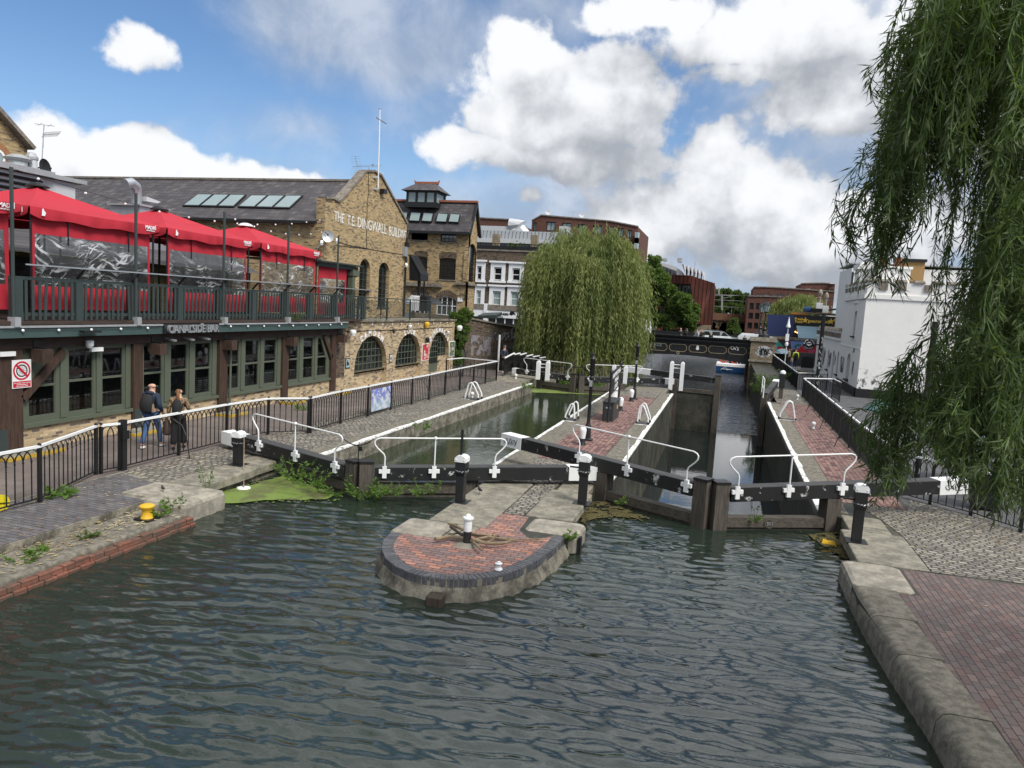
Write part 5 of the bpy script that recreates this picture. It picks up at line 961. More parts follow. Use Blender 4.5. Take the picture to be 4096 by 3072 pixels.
# ramp wall with old graffiti
RA, RB = (-17.6, 49.5), (-12.2, 70.); pv = lambda x, y: PV(RA, RB, *zw(x, y)); rw = T('ramp_wall', 'sooty brick ramp wall with faded graffiti between the arcade and the willow', 'wall', (-17, 52, 0))
dR = np.array([RB[0]-RA[0], RB[1]-RA[1]]); LR = np.linalg.norm(dR); PR = Plane((*RA, 0), (*(dR/LR), 0), (dR[1]/LR, -dR[0]/LR, 0)); sr = lambda x, y: (float(np.dot(pv(x, y)[:2]-np.array(RA), dR/LR)), float(pv(x, y)[2]))
mb = MB(); wall(mb, PR, [(-6, -1.3), (LR+4, -1.3), (LR+4, sr(640, 1345)[1]), sr(600, 1335), sr(300, 1285), sr(0, 1225), (-6, sr(0, 1225)[1]+.2)], [], .5); mb.build('wall', M['stock_dark'], rw)
mb = MB(); P_ = [sr(0, 1225), sr(300, 1285), sr(600, 1335)]; [mb.bar(PR.p(*a, -.2), PR.p(*b, -.2), .6, .12) for a, b in zip(P_[:-1], P_[1:])]; mb.build('coping', M['stone_trim'], rw)
q = newmat('graffiti_pale'); f = q.smooth(q.noise(q.pos, 1.1, 6, .65, 1.), .45, .5); d_ = q.node('ShaderNodeBsdfDiffuse', Color=q.mix(q.noise(q.pos, 6, 4), (.13, .12, .135), (.32, .30, .32))); tp = q.node('ShaderNodeBsdfTransparent'); mx = q.node('ShaderNodeMixShader', i0=f, i1=tp.outputs[0], i2=d_.outputs[0]); q.l.new(mx.outputs[0], q.out.inputs[0]); M['graf'] = q.m
mb = MB(); mb.add([PR.p(*sr(x, y), .02) for x, y in ((70, 1380), (250, 1400), (240, 1560), (70, 1560))], [(0, 1, 2, 3)]); mb.build('graffiti', M['graf'], rw)
def scribble(pl, s0, t0, w, h, n, mat, parent, r=.02, seed=1, d=.02):
    rr = random.Random(seed); mb = MB()
    for i in range(n):
        a = s0+w*(i+.5)/n; pts = []; ph = rr.random()*6; ax_, ay_ = w/n*rr.uniform(.35, .6), h*rr.uniform(.3, .5)
        for k in range(9): t_ = ph+k*.62; pts.append(pl.p(a+ax_*math.cos(t_*1.1+i), t0+h/2+ay_*math.sin(t_*rr.uniform(.95, 1.05)), d))
        mb.tube(pts, r, 4)
    return mb.build('graffiti', mat, parent)
scribble(PR, sr(420, 1400)[0], sr(420, 1400)[1]-.2, 4.5, 1.0, 9, M['galv'], rw, .03, 3); scribble(PR, sr(210, 1400)[0], sr(210, 1400)[1]-.4, 4, .9, 8, M['zinc'], rw, .02, 5)
# tea shop terrace and roof floor
YB = 80.; PB = WY(YB); tea = T('shop_house', 'brown brick house with white window surrounds over a white tea shop front', 'building', (-24, YB, 1.3)); r_ = lambda *a: prect(YB, zw, *a)
outer = [r_(60, 640, 60, 1340)[0:1]]; xl, xr_ = PY(YB, *zw(40, 900))[0]-6, PY(YB, *zw(660, 900))[0]; ztp = PY(YB, *zw(340, 657))[1]
ws = [r_(128, 790, 163, 905), r_(276, 800, 336, 910), r_(433, 808, 494, 915), r_(122, 1000, 156, 1118), r_(264, 1005, 327, 1124), r_(420, 1010, 482, 1132)]
mb = MB(); wall(mb, PB, rect(xl, xr_, 1.3, ztp), [rect(*w_) for w_ in ws], 9, .2, True); mb.build('wall', M['stock_dark'], tea)
for i, w_ in enumerate(ws):
    s0, s1, t0, t1 = w_; wi = window(tea, PB, rect(*w_), M['trim_white'], M['glass_dark'] if i < 3 else M['glass_sky'], 1, 2, -.12, .09, .08); mb = MB(); k = .42
    pbox(mb, PB, s0-k, s0, t0-.05, t1+.05, 0, .08); pbox(mb, PB, s1, s1+k, t0-.05, t1+.05, 0, .08); pbox(mb, PB, s0-k, s1+k, t1+.051, t1+.55, 0, .085); pbox(mb, PB, s0-k-.15, s1+k+.15, t1+.551, t1+.75, 0, .25); pbox(mb, PB, s0-k-.1, s1+k+.1, t0-.28, t0-.051, 0, .16); mb.build('surround', M['trim_white'], wi)
mb = MB(); pbox(mb, PB, xl, xr_, ztp-.02, ztp+.15, -.3, .1); mb.build('parapet', M['stone_trim'], tea)
a = r_(225, 1165, 520, 1238); mb = MB(); pbox(mb, PB, xl, xr_, a[2]-.1, a[3], 0, .3); pbox(mb, PB, a[0]-.45, a[0]-.05, 1.3, a[3]+.7, 0, .4); pbox(mb, PB, a[1]-.05, a[1]+.4, 1.3, a[3]+.6, 0, .4); mb.build('shop_fascia', M['trim_white'], tea)
mb = MB(); pbox(mb, PB, xl, xr_, a[3]+.01, a[3]+.6, 0, .35); mb.build('lead_canopy', M['stone_trim'], tea)
mb = MB(); pbox(mb, PB, a[0], a[1], 1.3, a[2]-.11, 0, .05); sw = mb.build('shop_window', M['glass_dark'], tea); mb = MB(); [pbox(mb, PB, x-.06, x+.06, 1.3, a[2]-.11, .05, .14) for x in np.linspace(a[0], a[1], 5)]; mb.build('mullion', M['trim_white'], sw)
b_ = r_(315, 1190, 430, 1215); text('lettering', 'BIRD', M['iron'], PB, b_[0], b_[2], (b_[3]-b_[2]), tea, .31, .01, (b_[1]-b_[0])*.30, bold=.05); text('lettering', '&', M['zinc'], PB, b_[0]+(b_[1]-b_[0])*.31, b_[2], (b_[3]-b_[2]), tea, .31, .01, (b_[1]-b_[0])*.06); text('lettering', 'BLEND', M['iron'], PB, b_[0]+(b_[1]-b_[0])*.38, b_[2], (b_[3]-b_[2]), tea, .31, .01, (b_[1]-b_[0])*.40, bold=.05); text('lettering', 'TEA', M['iron'], PB, b_[0], b_[2]-.3, .22, tea, .31, .01, .6)
mb = MB(); mb.add([PB.p(b_[0]+(b_[1]-b_[0])*.82+x, b_[2]+y, .315) for x, y in ((0, .1), (.3, 0), (.55, .15), (.8, .05), (.6, .35), (.75, .65), (.35, .5), (.15, .55))], [tuple(range(8))]); mb.build('emblem', M['iron'], tea)
aw = T('street_awning', 'dark green market awning in front of the tea shop', 'awning', (-26, 76, 3)); p = [PY(70, *zw(130, 1215)), PY(70, *zw(290, 1210)), PY(70, *zw(285, 1240)), PY(70, *zw(130, 1235))]; mb = MB(); mb.loft([[(x, 70, z) for x, z in p], [(x, 72, z+.3) for x, z in p]]); mb.build('canvas', M['rail_green'], aw); mb = MB(); [mb.tube([(x, 71, p[2][1]), (x, 71, 1.3)], .05, 5) for x in (p[0][0], p[1][0]-.2)]; mb.build('poles', M['iron'], aw)
# set back terrace, railing, corrugated floor
YC = 84.; of = T('terrace_block', 'grey corrugated metal upper floor with ducts behind the shop house', 'building', (-22, YC, 9)); c = lambda *a: prect(YC, zw, *a)
a = c(60, 478, 960, 575); mb = MB(); pbox(mb, WY(YC), a[0]-4, a[1], a[2]-3.5, a[3], -14, 0); mb.build('wall', M['glass_dark'], of)
mb = MB(); n = int((a[1]-a[0]+4)/.45); zt0_, zt1_ = PY(YC, *zw(500, 560))[1], PY(YC, *zw(500, 485))[1]
for i in range(n): x = a[0]-4+.45*i; mb.add([(x, YC-.3, zt0_), (x+.3, YC-.3, zt0_), (x+.36, YC-.18, zt0_), (x+.45, YC-.18, zt0_), (x, YC-.05, zt1_), (x+.3, YC-.05, zt1_), (x+.36, YC+.07, zt1_), (x+.45, YC+.07, zt1_)], [(0, 1, 5, 4), (1, 2, 6, 5), (2, 3, 7, 6)])
mb.build('corrugated_cladding', M['corrugated'], of); mb = MB(); mb.box(a[0]-4, a[1], YC-.9, YC-.31, zt0_-.5, zt0_+.02); mb.build('soffit', M['metal_light'], of)
mb = MB(); z0_, z1_ = PY(YB, *zw(340, 655))[1], PY(YB, *zw(340, 590))[1]; mb.box(xl, xr_, YB+.02, YB+.08, z1_-.06, z1_); mb.box(xl, xr_, YB+.0, YB+.1, z0_, z0_+.55); [mb.box(x-.03, x+.03, YB+.02, YB+.08, z0_, z1_) for x in np.arange(xl, xr_, .35)]; mb.build('railing', M['iron'], of)
[MB().box(x-.35, x+.35, YB+.4, YB+1.2, z0_, z0_+1.9).build('brick_pier', M['pier_brick'], of) for x in (PY(YB, *zw(270, 600))[0], PY(YB, *zw(605, 600))[0])]
d_ = c(130, 412, 345, 470); mb = MB(); mb.box(d_[0]-6, d_[1], YC+3, YC+5, d_[2], d_[3]); e_ = c(345, 425, 470, 485); mb.tube([(d_[1]-.2, YC+3.6, d_[2]+.9), (e_[0]+1.2, YC+3.6, d_[2]+.9), (e_[1]-1.3, YC+3.6, e_[3]-.4), (e_[1]-.6, YC+3.6, e_[3]-.3), (e_[1], YC+3.6, e_[3]-1), (e_[1], YC+3.6, e_[2])], .85, 10); mb.build('duct', M['metal_light'], of)
# red brick blocks behind
def px_block(name, lab, Y, pts, f, depth, mat, wins, base=0., side_pts=None, glass='glass_sky', wm='iron', nx=2, ny=1, parap=True):
    o = T(name, lab, 'building', (*PY(Y, *f(*pts[0]))[:1], Y, base)); top = [PY(Y, *f(*p)) for p in pts]; poly = [(top[0][0], base), (top[-1][0], base)]+top[::-1]
    H_ = [rect(*prect(Y, f, *w_)) for w_ in wins]; mb = MB(); wall(mb, WY(Y), poly, H_, depth, .35, True); mb.build('wall', mat, o)
    for h in H_: window(o, WY(Y), h, M[wm], M[glass], nx, ny, -.28, .12, .1)
    if parap:
        mb = MB(); [mb.bar((a[0], Y+.1, a[1]+.06), (b[0], Y+.1, b[1]+.06), .5, .16) for a, b in zip(top[:-1], top[1:])]; mb.build('parapet', M['stone_trim'], o)
    return o
px_block('brick_block', 'plain dark red brick block rising behind the metal ducts', 100, [(40, 368), (412, 388)], zw, 12, M['red_brick'], [], 0); px_block('brick_block', 'small red brick stair block right of the metal ducts', 101, [(478, 440), (550, 450)], zw, 8, M['red_brick'], [], 0)
fb = px_block('apartment_block', 'modern brown brick apartment block with tall windows above the large willow', 104, [(600, 396), (682, 350), (1280, 402), (1518, 448)], zw, 14, M['red_brick'], [(612, 408, 638, 490), (725, 403, 798, 484), (860, 412, 935, 498), (997, 424, 1068, 505), (1128, 434, 1200, 512), (1260, 443, 1312, 525), (1345, 460, 1388, 535), (1420, 474, 1462, 545)], 0)
a = prect(103.5, zw, 852, 450, 925, 500); mb = MB(); mb.box(a[0], a[1], 102.3, 104, a[2], a[3]); mb.build('balcony', M['metal_light'], fb); a = prect(103.5, zw, 1495, 490, 1515, 640); mb = MB(); mb.box(a[0], a[1], 103, 104, a[2], a[2]+1.5); mb.box(a[0], a[1], 103, 104, a[3]-1.6, a[3]-.1); mb.build('balcony', M['glass_sky'], fb)
for px_, lab in ((740, 'pale satellite dish at the left end of the apartment block roof'), (1030, 'pale satellite dish at the middle of the apartment block roof')): x_, z_ = PY(106, *zw(px_, 350 if px_ > 900 else 325)); dish((x_, 106, z_), .38, (.3, -.9, .3), lab, 'metal_light')
x_, z_ = PY(106, *zw(955, 345)); aerial((x_, 106, z_-1.4), (x_, 106, z_+.6), ((x_-.8, 106, z_+.4), (x_+.9, 106, z_+.4)), 6, 'small aerial between the two dishes on the apartment block roof', .5)
# rust clad hall with folded metal roof
YR = 112.; rh = T('rust_hall', 'tall hall clad in rusty steel fins with a folded white metal roof', 'building', (2, YR, 1.3)); p = lambda x, y: PY(YR, *q3(x, y)); L = [p(520, 432), p(752, 436), p(1022, 512), p(985, 1004), p(830, 1004), p(540, 1004)]
dp = 9.
A_, B_, C_, D_, E_, F_ = [(a, b) for a, b in L]
mb = MB(); mb.loft([[(F_[0]-2, YR, 1.3), (E_[0], YR, E_[1]), (D_[0], YR+4, E_[1]), (D_[0], YR+22, 1.3), (F_[0]-2, YR+22, 1.3)], [(A_[0]-3, YR, A_[1]), (B_[0], YR, B_[1]), (C_[0], YR+4, C_[1]), (C_[0], YR+22, C_[1]), (A_[0]-3, YR+22, A_[1])]]); mb.build('wall', M['rust'], rh)
mb = MB(); n = 13
for i in range(n+1):
    f = i/n; lo_ = Vector((E_[0]+(D_[0]-E_[0])*f, YR+4*f-.15, E_[1]+.1)); hi_ = Vector((B_[0]+(C_[0]-B_[0])*f, YR+4*f-.15, B_[1]+(C_[1]-B_[1])*f)); mb.bar(lo_, hi_, .22, .5, (0, 1, 0))
mb.build('fins', M['rust'], rh)
mb = MB(); w_ = prect(YR, q3, 548, 550, 752, 665); mb.box(w_[0], w_[1], YR-.1, YR+.05, w_[2], w_[3]); gl_ = mb.build('window', M['glass_dark'], rh); mb = MB(); [mb.box(x-.12, x+.12, YR-.25, YR-.11, w_[2]-.3, w_[3]+.2) for x in np.linspace(w_[0], w_[1], 6)]; mb.build('mullion', M['iron'], gl_)
mb = MB(); w_ = prect(YR, q3, 545, 440, 752, 540); [mb.box(x-.07, x+.07, YR-.5, YR-.35, w_[2], w_[3]) for x in np.linspace(w_[0], w_[1], 30)]; mb.box(w_[0], w_[1], YR-.55, YR-.3, w_[3], w_[3]+.15); mb.build('balustrade', M['rust'], rh)
mb = MB(); tp_ = [p(385, 305), p(425, 275), p(570, 320), p(640, 375), p(660, 440), p(385, 440)]; mb.loft([[(a, YR+3, b) for a, b in tp_], [(a, YR+9, b) for a, b in tp_]]); rr_ = mb.build('metal_roof', M['metal_light'], rh)
mb = MB(); g_ = [p(408, 312), p(430, 318), p(578, 372), p(578, 430), p(412, 425)]; mb.add([(a, YR+2.9, b) for a, b in g_], [tuple(range(5))]); mb.build('roof_window', M['glass_dark'], rr_); mb = MB(); [mb.bar((p(x, 0)[0], YR+2.85, p(x, t_)[1]), (p(x, 0)[0], YR+2.85, p(x, 428)[1]), .15, .1, (0, 1, 0)) for x, t_ in ((452, 330), (495, 345), (537, 360))]; mb.build('mullion', M['iron'], rr_)
for i in range(6):
    x0 = 640+i*43; y0 = 290+i*14; dy = 2.5+i*.35; P4 = [p(x0, y0), p(x0+26, y0+10), p(x0+50, y0+18), p(x0+47, y0+122)]
    for nm, ids, mt in (('roof_fold', (0, 1, 3), 'trim_white'), ('roof_fold', (1, 2, 3), 'metal_light')):  # white and grey facets: the folds' light and shade put into the colour
        mb = MB(); mb.loft([[(P4[k][0], YR+dy-(.25 if k == 1 else 0), P4[k][1]) for k in ids], [(P4[k][0], YR+dy+6, P4[k][1]) for k in ids]]); mb.build(nm, M[mt], rh)
mb = MB(); a = prect(YR+5, q3, 610, 242, 656, 290); mb.box(a[0], a[1], YR+4, YR+6, a[2], a[3]); a = prect(YR+5, q3, 440, 245, 485, 275); mb.box(a[0], a[1], YR+4, YR+6, a[2], a[3]); x_, z_ = p(785, 330); mb.tube([(x_, YR+6, z_), (x_, YR+6, p(785, 252)[1])], .1, 5); mb.build('roof_plant', M['zinc'], rh)
mb = MB(); mb.box(p(780, 1004)[0], p(985, 1004)[0], YR+1, YR+5, 1.3, E_[1]+.0); mb.build('plinth', M['pier_brick'], rh)
# railway viaduct
YV = 128.; vd = T('viaduct', 'red brick railway viaduct with dark arches beyond the bridge', 'viaduct', (8, YV, 1.3)); v = lambda x, y: PY(YV, *q3(x, y)); xl_, xr2 = v(900, 900)[0]-6, v(1420, 900)[0]+10; zt_ = v(1200, 876)[1]
ah = []
for x0, x1, yt in ((975, 1052, 980), (1078, 1215, 980), (1300, 1385, 985)): a, b = v(x0, 1100)[0], v(x1, 1100)[0]; ah.append(arch(a, b, 1.31, v((x0+x1)/2, yt)[1], min(2.6, (b-a)/2), 10))
mb = MB(); wall(mb, WY(YV), rect(xl_, xr2, 1.3, zt_), ah, 8, 7.9, True); mb.build('wall', M['viaduct'], vd); mb = MB(); mb.box(xl_, xr2, YV-.3, YV-.01, zt_-1.2, zt_-.8); mb.build('string_course', M['viaduct'], vd)
mb = MB()
for h in ah:
    c_ = sum(p_[0] for p_ in h[:2])/2; w_ = h[1][0]-h[0][0]; n = 14; t1 = max(p_[1] for p_ in h); rs = min(2.6, w_/2)
    for i in range(n): a0, a1 = math.pi*i/n, math.pi*(i+1)/n; mb.add([(c_+(w_/2+k)*math.cos(t), YV-.03-.004*(i % 2), t1-rs+(rs+k)*math.sin(t)) for t, k in ((a0, .0), (a1, .0), (a1, .6), (a0, .6))], [(0, 1, 2, 3)])
mb.build('arch_ring', M['pier_brick'], vd)
mb = MB(); [mb.bar((x, YV+1, zt_), (x, YV+1, zt_+1.1), .06, .06, (0, 1, 0)) for x in np.arange(xl_, xr2, 1.5)]; mb.bar((xl_, YV+1, zt_+1.1), (xr2, YV+1, zt_+1.1), .06, .06); mb.build('railing', M['zinc'], vd)
gn = T('railway_gantry', 'grey overhead line gantry on the viaduct in front of the far trees', 'gantry', (9, YV+4, zt_)); g = lambda x, y: PY(YV+4, *q3(x, y)); mb = MB(); a, b = g(1118, 835), g(1118, 672); mb.bar((a[0], YV+4, a[1]), (b[0], YV+4, b[1]),   .28, .3, (0, 1, 0)); a = g(1080, 660); b = g(1085, 585); mb.bar((a[0], YV+4, a[1]), (b[0], YV+4, b[1]), .25, .2, (0, 1, 0))
for (x0, y0, x1, y1) in ((1000, 668, 1455, 668), (1000, 655, 1455, 672), (1010, 715, 1400, 735), (1100, 715, 1118, 690), (1130, 700, 1230, 680)): a, b = g(x0, y0), g(x1, y1); mb.bar((a[0], YV+4, a[1]), (b[0], YV+4, b[1]), .07, .07)
mb.build('frame', M['zinc'], gn)
# brick offices on the right
YO = 120.; ob = px_block('office_block', 'dark red brick office block with tall dark windows left of the small willow', YO, [(265, 677), (500, 683), (640, 690)], q4, 16, M['red_brick'], [(288, 752, 328, 828), (360, 755, 400, 830), (275, 865, 320, 938), (348, 868, 392, 942), (263, 978, 308, 1050), (336, 980, 378, 1054), (515, 757, 560, 835)], 0, glass='glass_dark', wm='iron', ny=3)
ob2 = px_block('office_block', 'long set back red brick office floor with a row of small windows', YO+6, [(330, 573), (540, 577), (1262, 625)], q4, 14, M['red_brick'], [(365, 643, 425, 675), (452, 643, 512, 672), (556, 648, 606, 683), (626, 650, 676, 685), (700, 655, 745, 685), (1000, 680, 1020, 690), (1190, 695, 1215, 722), (1228, 700, 1248, 728)], 0, glass='glass_dark', wm='zinc', nx=3)
ob3 = px_block('office_block', 'small top storey of red brick with two windows at the right of the offices', YO+9, [(878, 532), (1130, 528), (1268, 540)], q4, 10, M['red_brick'], [(1160, 594, 1197, 624), (1213, 598, 1250, 626), (920, 588, 1000, 602)], 0, glass='glass_dark')
for x0, y0 in ((960, 598), (1235, 528)):
    mb = MB(); a = prect(YO+8, q4, x0-25, y0-8, x0+25, y0+8); mb.box(a[0], a[1], YO+8, YO+9, a[2], a[3]); mb.build('roof_unit', M['metal_light'], ob3)
# ------------------------------------------------------------------ road bridge, shops and the white castle house
YQ = 76.; br = T('road_bridge', 'black iron road bridge with gold outlined panels over the canal', 'bridge', (-3, YQ, 1.3)); FQ = WY(YQ)
xl_, xr_ = -24., 2.45; zd0, zd1, zp1 = PY(YQ, *q3(900, 1365))[1], PY(YQ, *q3(900, 1215))[1], PY(YQ, *q3(900, 1150))[1]
zb_ = lambda x: zd0-.05-.55*(((x+4)/7.)**2) if x > -9 else zd0-.05-.55*(5/7.)**2
mb = MB(); n = 24; top = [(xl_+(xr_-xl_)*i/n, zd1) for i in range(n+1)]; bot = [(x, zb_(x)+.0) for x, _ in top]
mb.loft([[(x, YQ, z), (x, YQ+.25, z), (x, YQ+.25, zd1), (x, YQ, zd1)] for x, z in bot]); mb.build('girder', M['black'], br)
mb = MB(); [mb.box(xl_, xr_, YQ-d, YQ+.4, z0, z1) for z0, z1, d in ((zd1+.002, zd1+.14, .16), (zd1+.142, zd1+.26, .26), (zp1-.16, zp1-.02, .22), (zp1-.018, zp1+.05, .3))]; mb.box(xl_, xr_, YQ+.05, YQ+.35, zd1+.262, zp1-.162); mb.tube([(xl_, YQ-.22, zp1-.02), (xr_, YQ-.22, zp1-.02)], .08, 6); mb.build('parapet', M['iron'], br)
M['gold'] = plain('gold_line', (.55, .47, .30), .5)
pan = [(q3(x0, 1210+(x0-290)*.053), q3(x1, 1295+(x1-290)*.053)) for x0, x1 in ((88, 260), (292, 480), (516, 706), (742, 935), (968, 1162), (1196, 1392))]+[(q3(1424, 1258), q3(1500, 1350))]
for k in range(5): pass
def outline(pts, pl, r, mat, parent, name, d=.02):
    mb = MB(); [mb.bar(pl.p(*a, d), pl.p(*b, d), r*2, r, tuple(pl.n)) for a, b in zip(pts, pts[1:]+pts[:1])]; return mb.build(name, mat, parent)
for k, (a, b) in enumerate(pan):
    (s0, t1), (s1, t0) = PY(YQ, *a), PY(YQ, *b); c_ = .17
    if k == 6: s1 = s0+1.55
    pl_ = [(s0+c_, t0), (s1-c_, t0), (s1-c_*.9, t0+c_*.5), (s1, t0+c_), (s1, t1-c_), (s1-c_*.9, t1-c_*.5), (s1-c_, t1), (s0+c_, t1), (s0+c_*.9, t1-c_*.5), (s0, t1-c_), (s0, t0+c_), (s0+c_*.9, t0+c_*.5)]
    outline(pl_, FQ, .013, M['gold'], br, 'panel_line')
    if k < 6: mb = MB(); mb.box(s1+.12, s1+.2, YQ-.05, YQ, zb_(s1)+.25, zd1); mb.build('rib', M['iron'], br)
s_, t_ = PY(YQ, *q3(836, 1272)); mb = MB(); mb.add([FQ.p(s_+x, t_+y, .03) for x, y in ((-.12, -.2), (.12, -.2), (.16, -.05), (.1, .05), (.14, .16), (.05, .2), (0, .3), (-.05, .2), (-.14, .16), (-.1, .05), (-.16, -.05))], [tuple(range(11))]); mb.build('crest', M['trim_white'], br)
s_, t_ = PY(YQ, *q3(610, 1328)); ring(FQ, s_, t_, .10, .14, .03).build('badge', M['gold'], br)
s_, t_ = PY(YQ, *q3(330, 1240)); text('lettering', 'KIZ', M['zinc'], FQ, s_, t_-.05, .25, br, .015, .004, .8)
s_, t_ = PY(YQ, *q3(1258, 1275)); scribble(FQ, s_-.3, t_-.25, .7, .5, 3, M['trim_white'], br, .03, 8)
mb = MB(); mb.box(xl_, 2.4, YQ+.4, YQ+11.4, 1.0, 1.34); mb.build('deck', M['asphalt'], br); mb = MB(); mb.box(xl_, 2.4, YQ+11.4, YQ+11.7, .4, zp1+.15); mb.build('far_parapet', M['iron'], br)
p0 = PY(YQ, *q3(1450, 1200))[0]; p1 = PY(YQ, *q3(1735, 1200))[0]; pz = PY(YQ, *q3(1600, 1150))[1]
pi = T('bridge_pier', 'pale brick bridge pier with painted graffiti at the right end of the bridge', 'pier', ((p0+p1)/2, YQ, 0)); mb = MB(); mb.box(p0, p1, YQ-.5, YQ+12, -2.6, pz-.42); mb.build('wall', M['pier_brick'], pi)
mb = MB(); mb.box(p0-.16, p1+.16, YQ-.66, YQ+.8, pz-.40, pz-.2); mb.box(p0-.08, p1+.08, YQ-.58, YQ+.7, pz-.198, pz); z_ = PY(YQ, *q3(1560, 1412))[1]; mb.box(p0-.1, p1+.12, YQ-.62, YQ-.51, z_-.16, z_+.02); mb.build('cap', M['granite'], pi)
FP = WY(YQ-.5); q = newmat('mural_white'); c_ = q.mix(q.smooth(q.noise(q.pos, 2.5, 4, .6, 1.2), .44, .5), (.05, .05, .055), (.5, .5, .5)); bsdf(q, c_, .7); M['mural_bw'] = q.m
sa, ta = PY(YQ-.5, *q3(1510, 1240)); sb, tb_ = PY(YQ-.5, *q3(1690, 1390)); mb = MB(); mb.add([FP.p((sa+sb)/2+(sb-sa)*.5*math.cos(i*.35)*(1+.12*math.sin(i*2)), (ta+tb_)/2+(ta-tb_)*.5*math.sin(i*.35)*(1+.1*math.cos(i*3)), .012) for i in range(18)], [tuple(range(18))]); mb.build('graffiti', M['mural_bw'], pi)
scribble(FP, sa+.4, (ta+tb_)/2-.45, (sb-sa)*.55, .9, 6, M['iron'], pi, .035, 12, .03); q = newmat('mural_violet'); c_ = q.mix(q.smooth(q.noise(q.pos, 2.2, 5, .6, 1.5), .45, .52), (.16, .14, .22), (.33, .33, .36)); bsdf(q, c_, .7); M['mural_v'] = q.m
a = [PY(YQ-.5, *q3(x, y)) for x, y in ((1450, 1480), (1600, 1520), (1610, 1659), (1450, 1659))]; mb = MB(); mb.add([FP.p(*p, .015) for p in a], [(0, 1, 2, 3)]); mb.build('graffiti', M['mural_v'], pi)
# abutment on the left (behind the willow)
la = T('bridge_abutment', 'brick abutment at the left end of the bridge behind the willow', 'pier', (-18, YQ, 0)); mb = MB(); mb.box(-26, -9.6, YQ+.45, YQ+11, -2.6, .98); mb.build('wall', M['stock_dark'], la)
# victorian bridge lamps
for px_, yt, lab in ((1640, 715, 'ornate black twin lamp standard on the bridge pier, the nearer lantern'), (1585, 738, 'ornate black lamp standard on the bridge pier, the farther lantern')):
    Y_ = YQ+.2 if px_ > 1600 else YQ+9; f = lambda x, y: PY(Y_, *q3(x, y)); x_, zt_ = f(px_, yt); zb0 = pz; o = T('bridge_lamp', lab, 'street lamp', (x_, Y_, zb0), 'lanterns on the bridge pier')
    hh = zt_-zb0; mb = MB(); mb.lathe([(.55, 0), (.5, .25), (.3, .35), (.16, .6), (.22, .8), (.12, 1.0), (.09, hh*.35), (.15, hh*.38), (.08, hh*.42), (.06, hh*.66)], (x_, Y_, zb0), 12); mb.build('post', M['iron'], o, True)
    mb = MB(); z0 = zb0+hh*.68; z1 = zb0+hh*.86; [mb.bar((x_+.2*math.cos(a), Y_+.2*math.sin(a), z0), (x_+.33*math.cos(a), Y_+.33*math.sin(a), z1), .03, .03) for a in [math.pi*i/3 for i in range(6)]]; mb.lathe([(.4, 0), (.3, .12), (.12, .3), (.05, .36), (.06, .42), (.0, .55)], (x_, Y_, z1), 6); mb.lathe([(.1, -.1), (.22, 0)], (x_, Y_, z0), 6); ln = mb.build('lantern_frame', M['iron'], o); mb = MB(); mb.lathe([(.19, 0), (.32, z1-z0)], (x_, Y_, z0), 6); mb.build('lantern_glass', M['glass_sky'], ln)
# mural wall, cafe sign, bakery shop
YM_ = 80.; mw = T('mural_wall', 'retaining wall painted with a red, blue and green street mural below the bakery', 'wall', (8, YM_, 0)); m_ = lambda x, y: PY(YM_, *q4(x, y)); zt_ = m_(800, 1182)[1]
q = newmat('mural'); v3 = q.node('ShaderNodeTexVoronoi', Vector=q.vmath('MULTIPLY', q.pos, (1, 1, 1.2)), Scale=.75); hsv = q.node('ShaderNodeSeparateColor', i0=v3.outputs['Color'])
rp = q.n.new('ShaderNodeValToRGB'); rp.color_ramp.interpolation = 'CONSTANT'; e = rp.color_ramp.elements; cols = [(0, (.42, .02, .025)), (.22, (.02, .09, .25)), (.38, (.03, .22, .17)), (.55, (.5, .03, .03)), (.7, (.25, .04, .12)), (.82, (.02, .03, .03)), (.92, (.12, .3, .36))]
while len(e) < len(cols): e.new(.5)
for el, (p_, c_) in zip(e, cols): el.position = p_; el.color = (*c_, 1)
q.set(rp.inputs[0], hsv.outputs[0]); bsdf(q, rp.outputs[0], .7); M['mural'] = q.m
mb = MB(); mb.box(p1+.05, 30, YM_, YM_+.6, -.05, zt_); mb.build('wall', M['mural'], mw); mb = MB(); mb.box(p1+.05, 30, YM_-.15, YM_+.7, zt_+.002, zt_+.25); mb.build('coping', M['wall_conc'], mw)
FM = WY(YM_)
def patch(pts, c, nm, d=.015): mb = MB(); mb.add([FM.p(*m_(*p), d) for p in pts], [tuple(range(len(pts)))]); mb.build('mural_patch', col(nm, c, .7), mw)
patch([(575, 1185), (700, 1185), (690, 1260), (580, 1255)], (.04, .26, .22), 'mural_teal'); patch([(610, 1185), (690, 1185), (690, 1270)], (.02, .03, .03), 'mural_dark', .022); patch([(755, 1190), (930, 1190), (925, 1290), (760, 1290)], (.16, .25, .5), 'mural_blue'); patch([(840, 1290), (870, 1255), (890, 1240), (912, 1290), (930, 1370), (850, 1370)], (.5, .02, .02), 'mural_red', .025); patch([(955, 1290), (1035, 1290), (1030, 1350), (960, 1350)], (.42, .06, .14), 'mural_pink'); patch([(955, 1352), (1030, 1352), (1030, 1390), (955, 1390)], (.04, .2, .12), 'mural_green'); patch([(578, 1260), (660, 1262), (655, 1300), (600, 1345), (570, 1320)], (.5, .03, .03), 'mural_red'); patch([(790, 1255), (830, 1225), (880, 1232), (870, 1250), (830, 1252), (822, 1290)], (.03, .12, .10), 'mural_darkgreen', .022); patch([(575, 1240), (600, 1240), (600, 1300), (575, 1300)], (.2, .36, .4), 'mural_sky', .024)
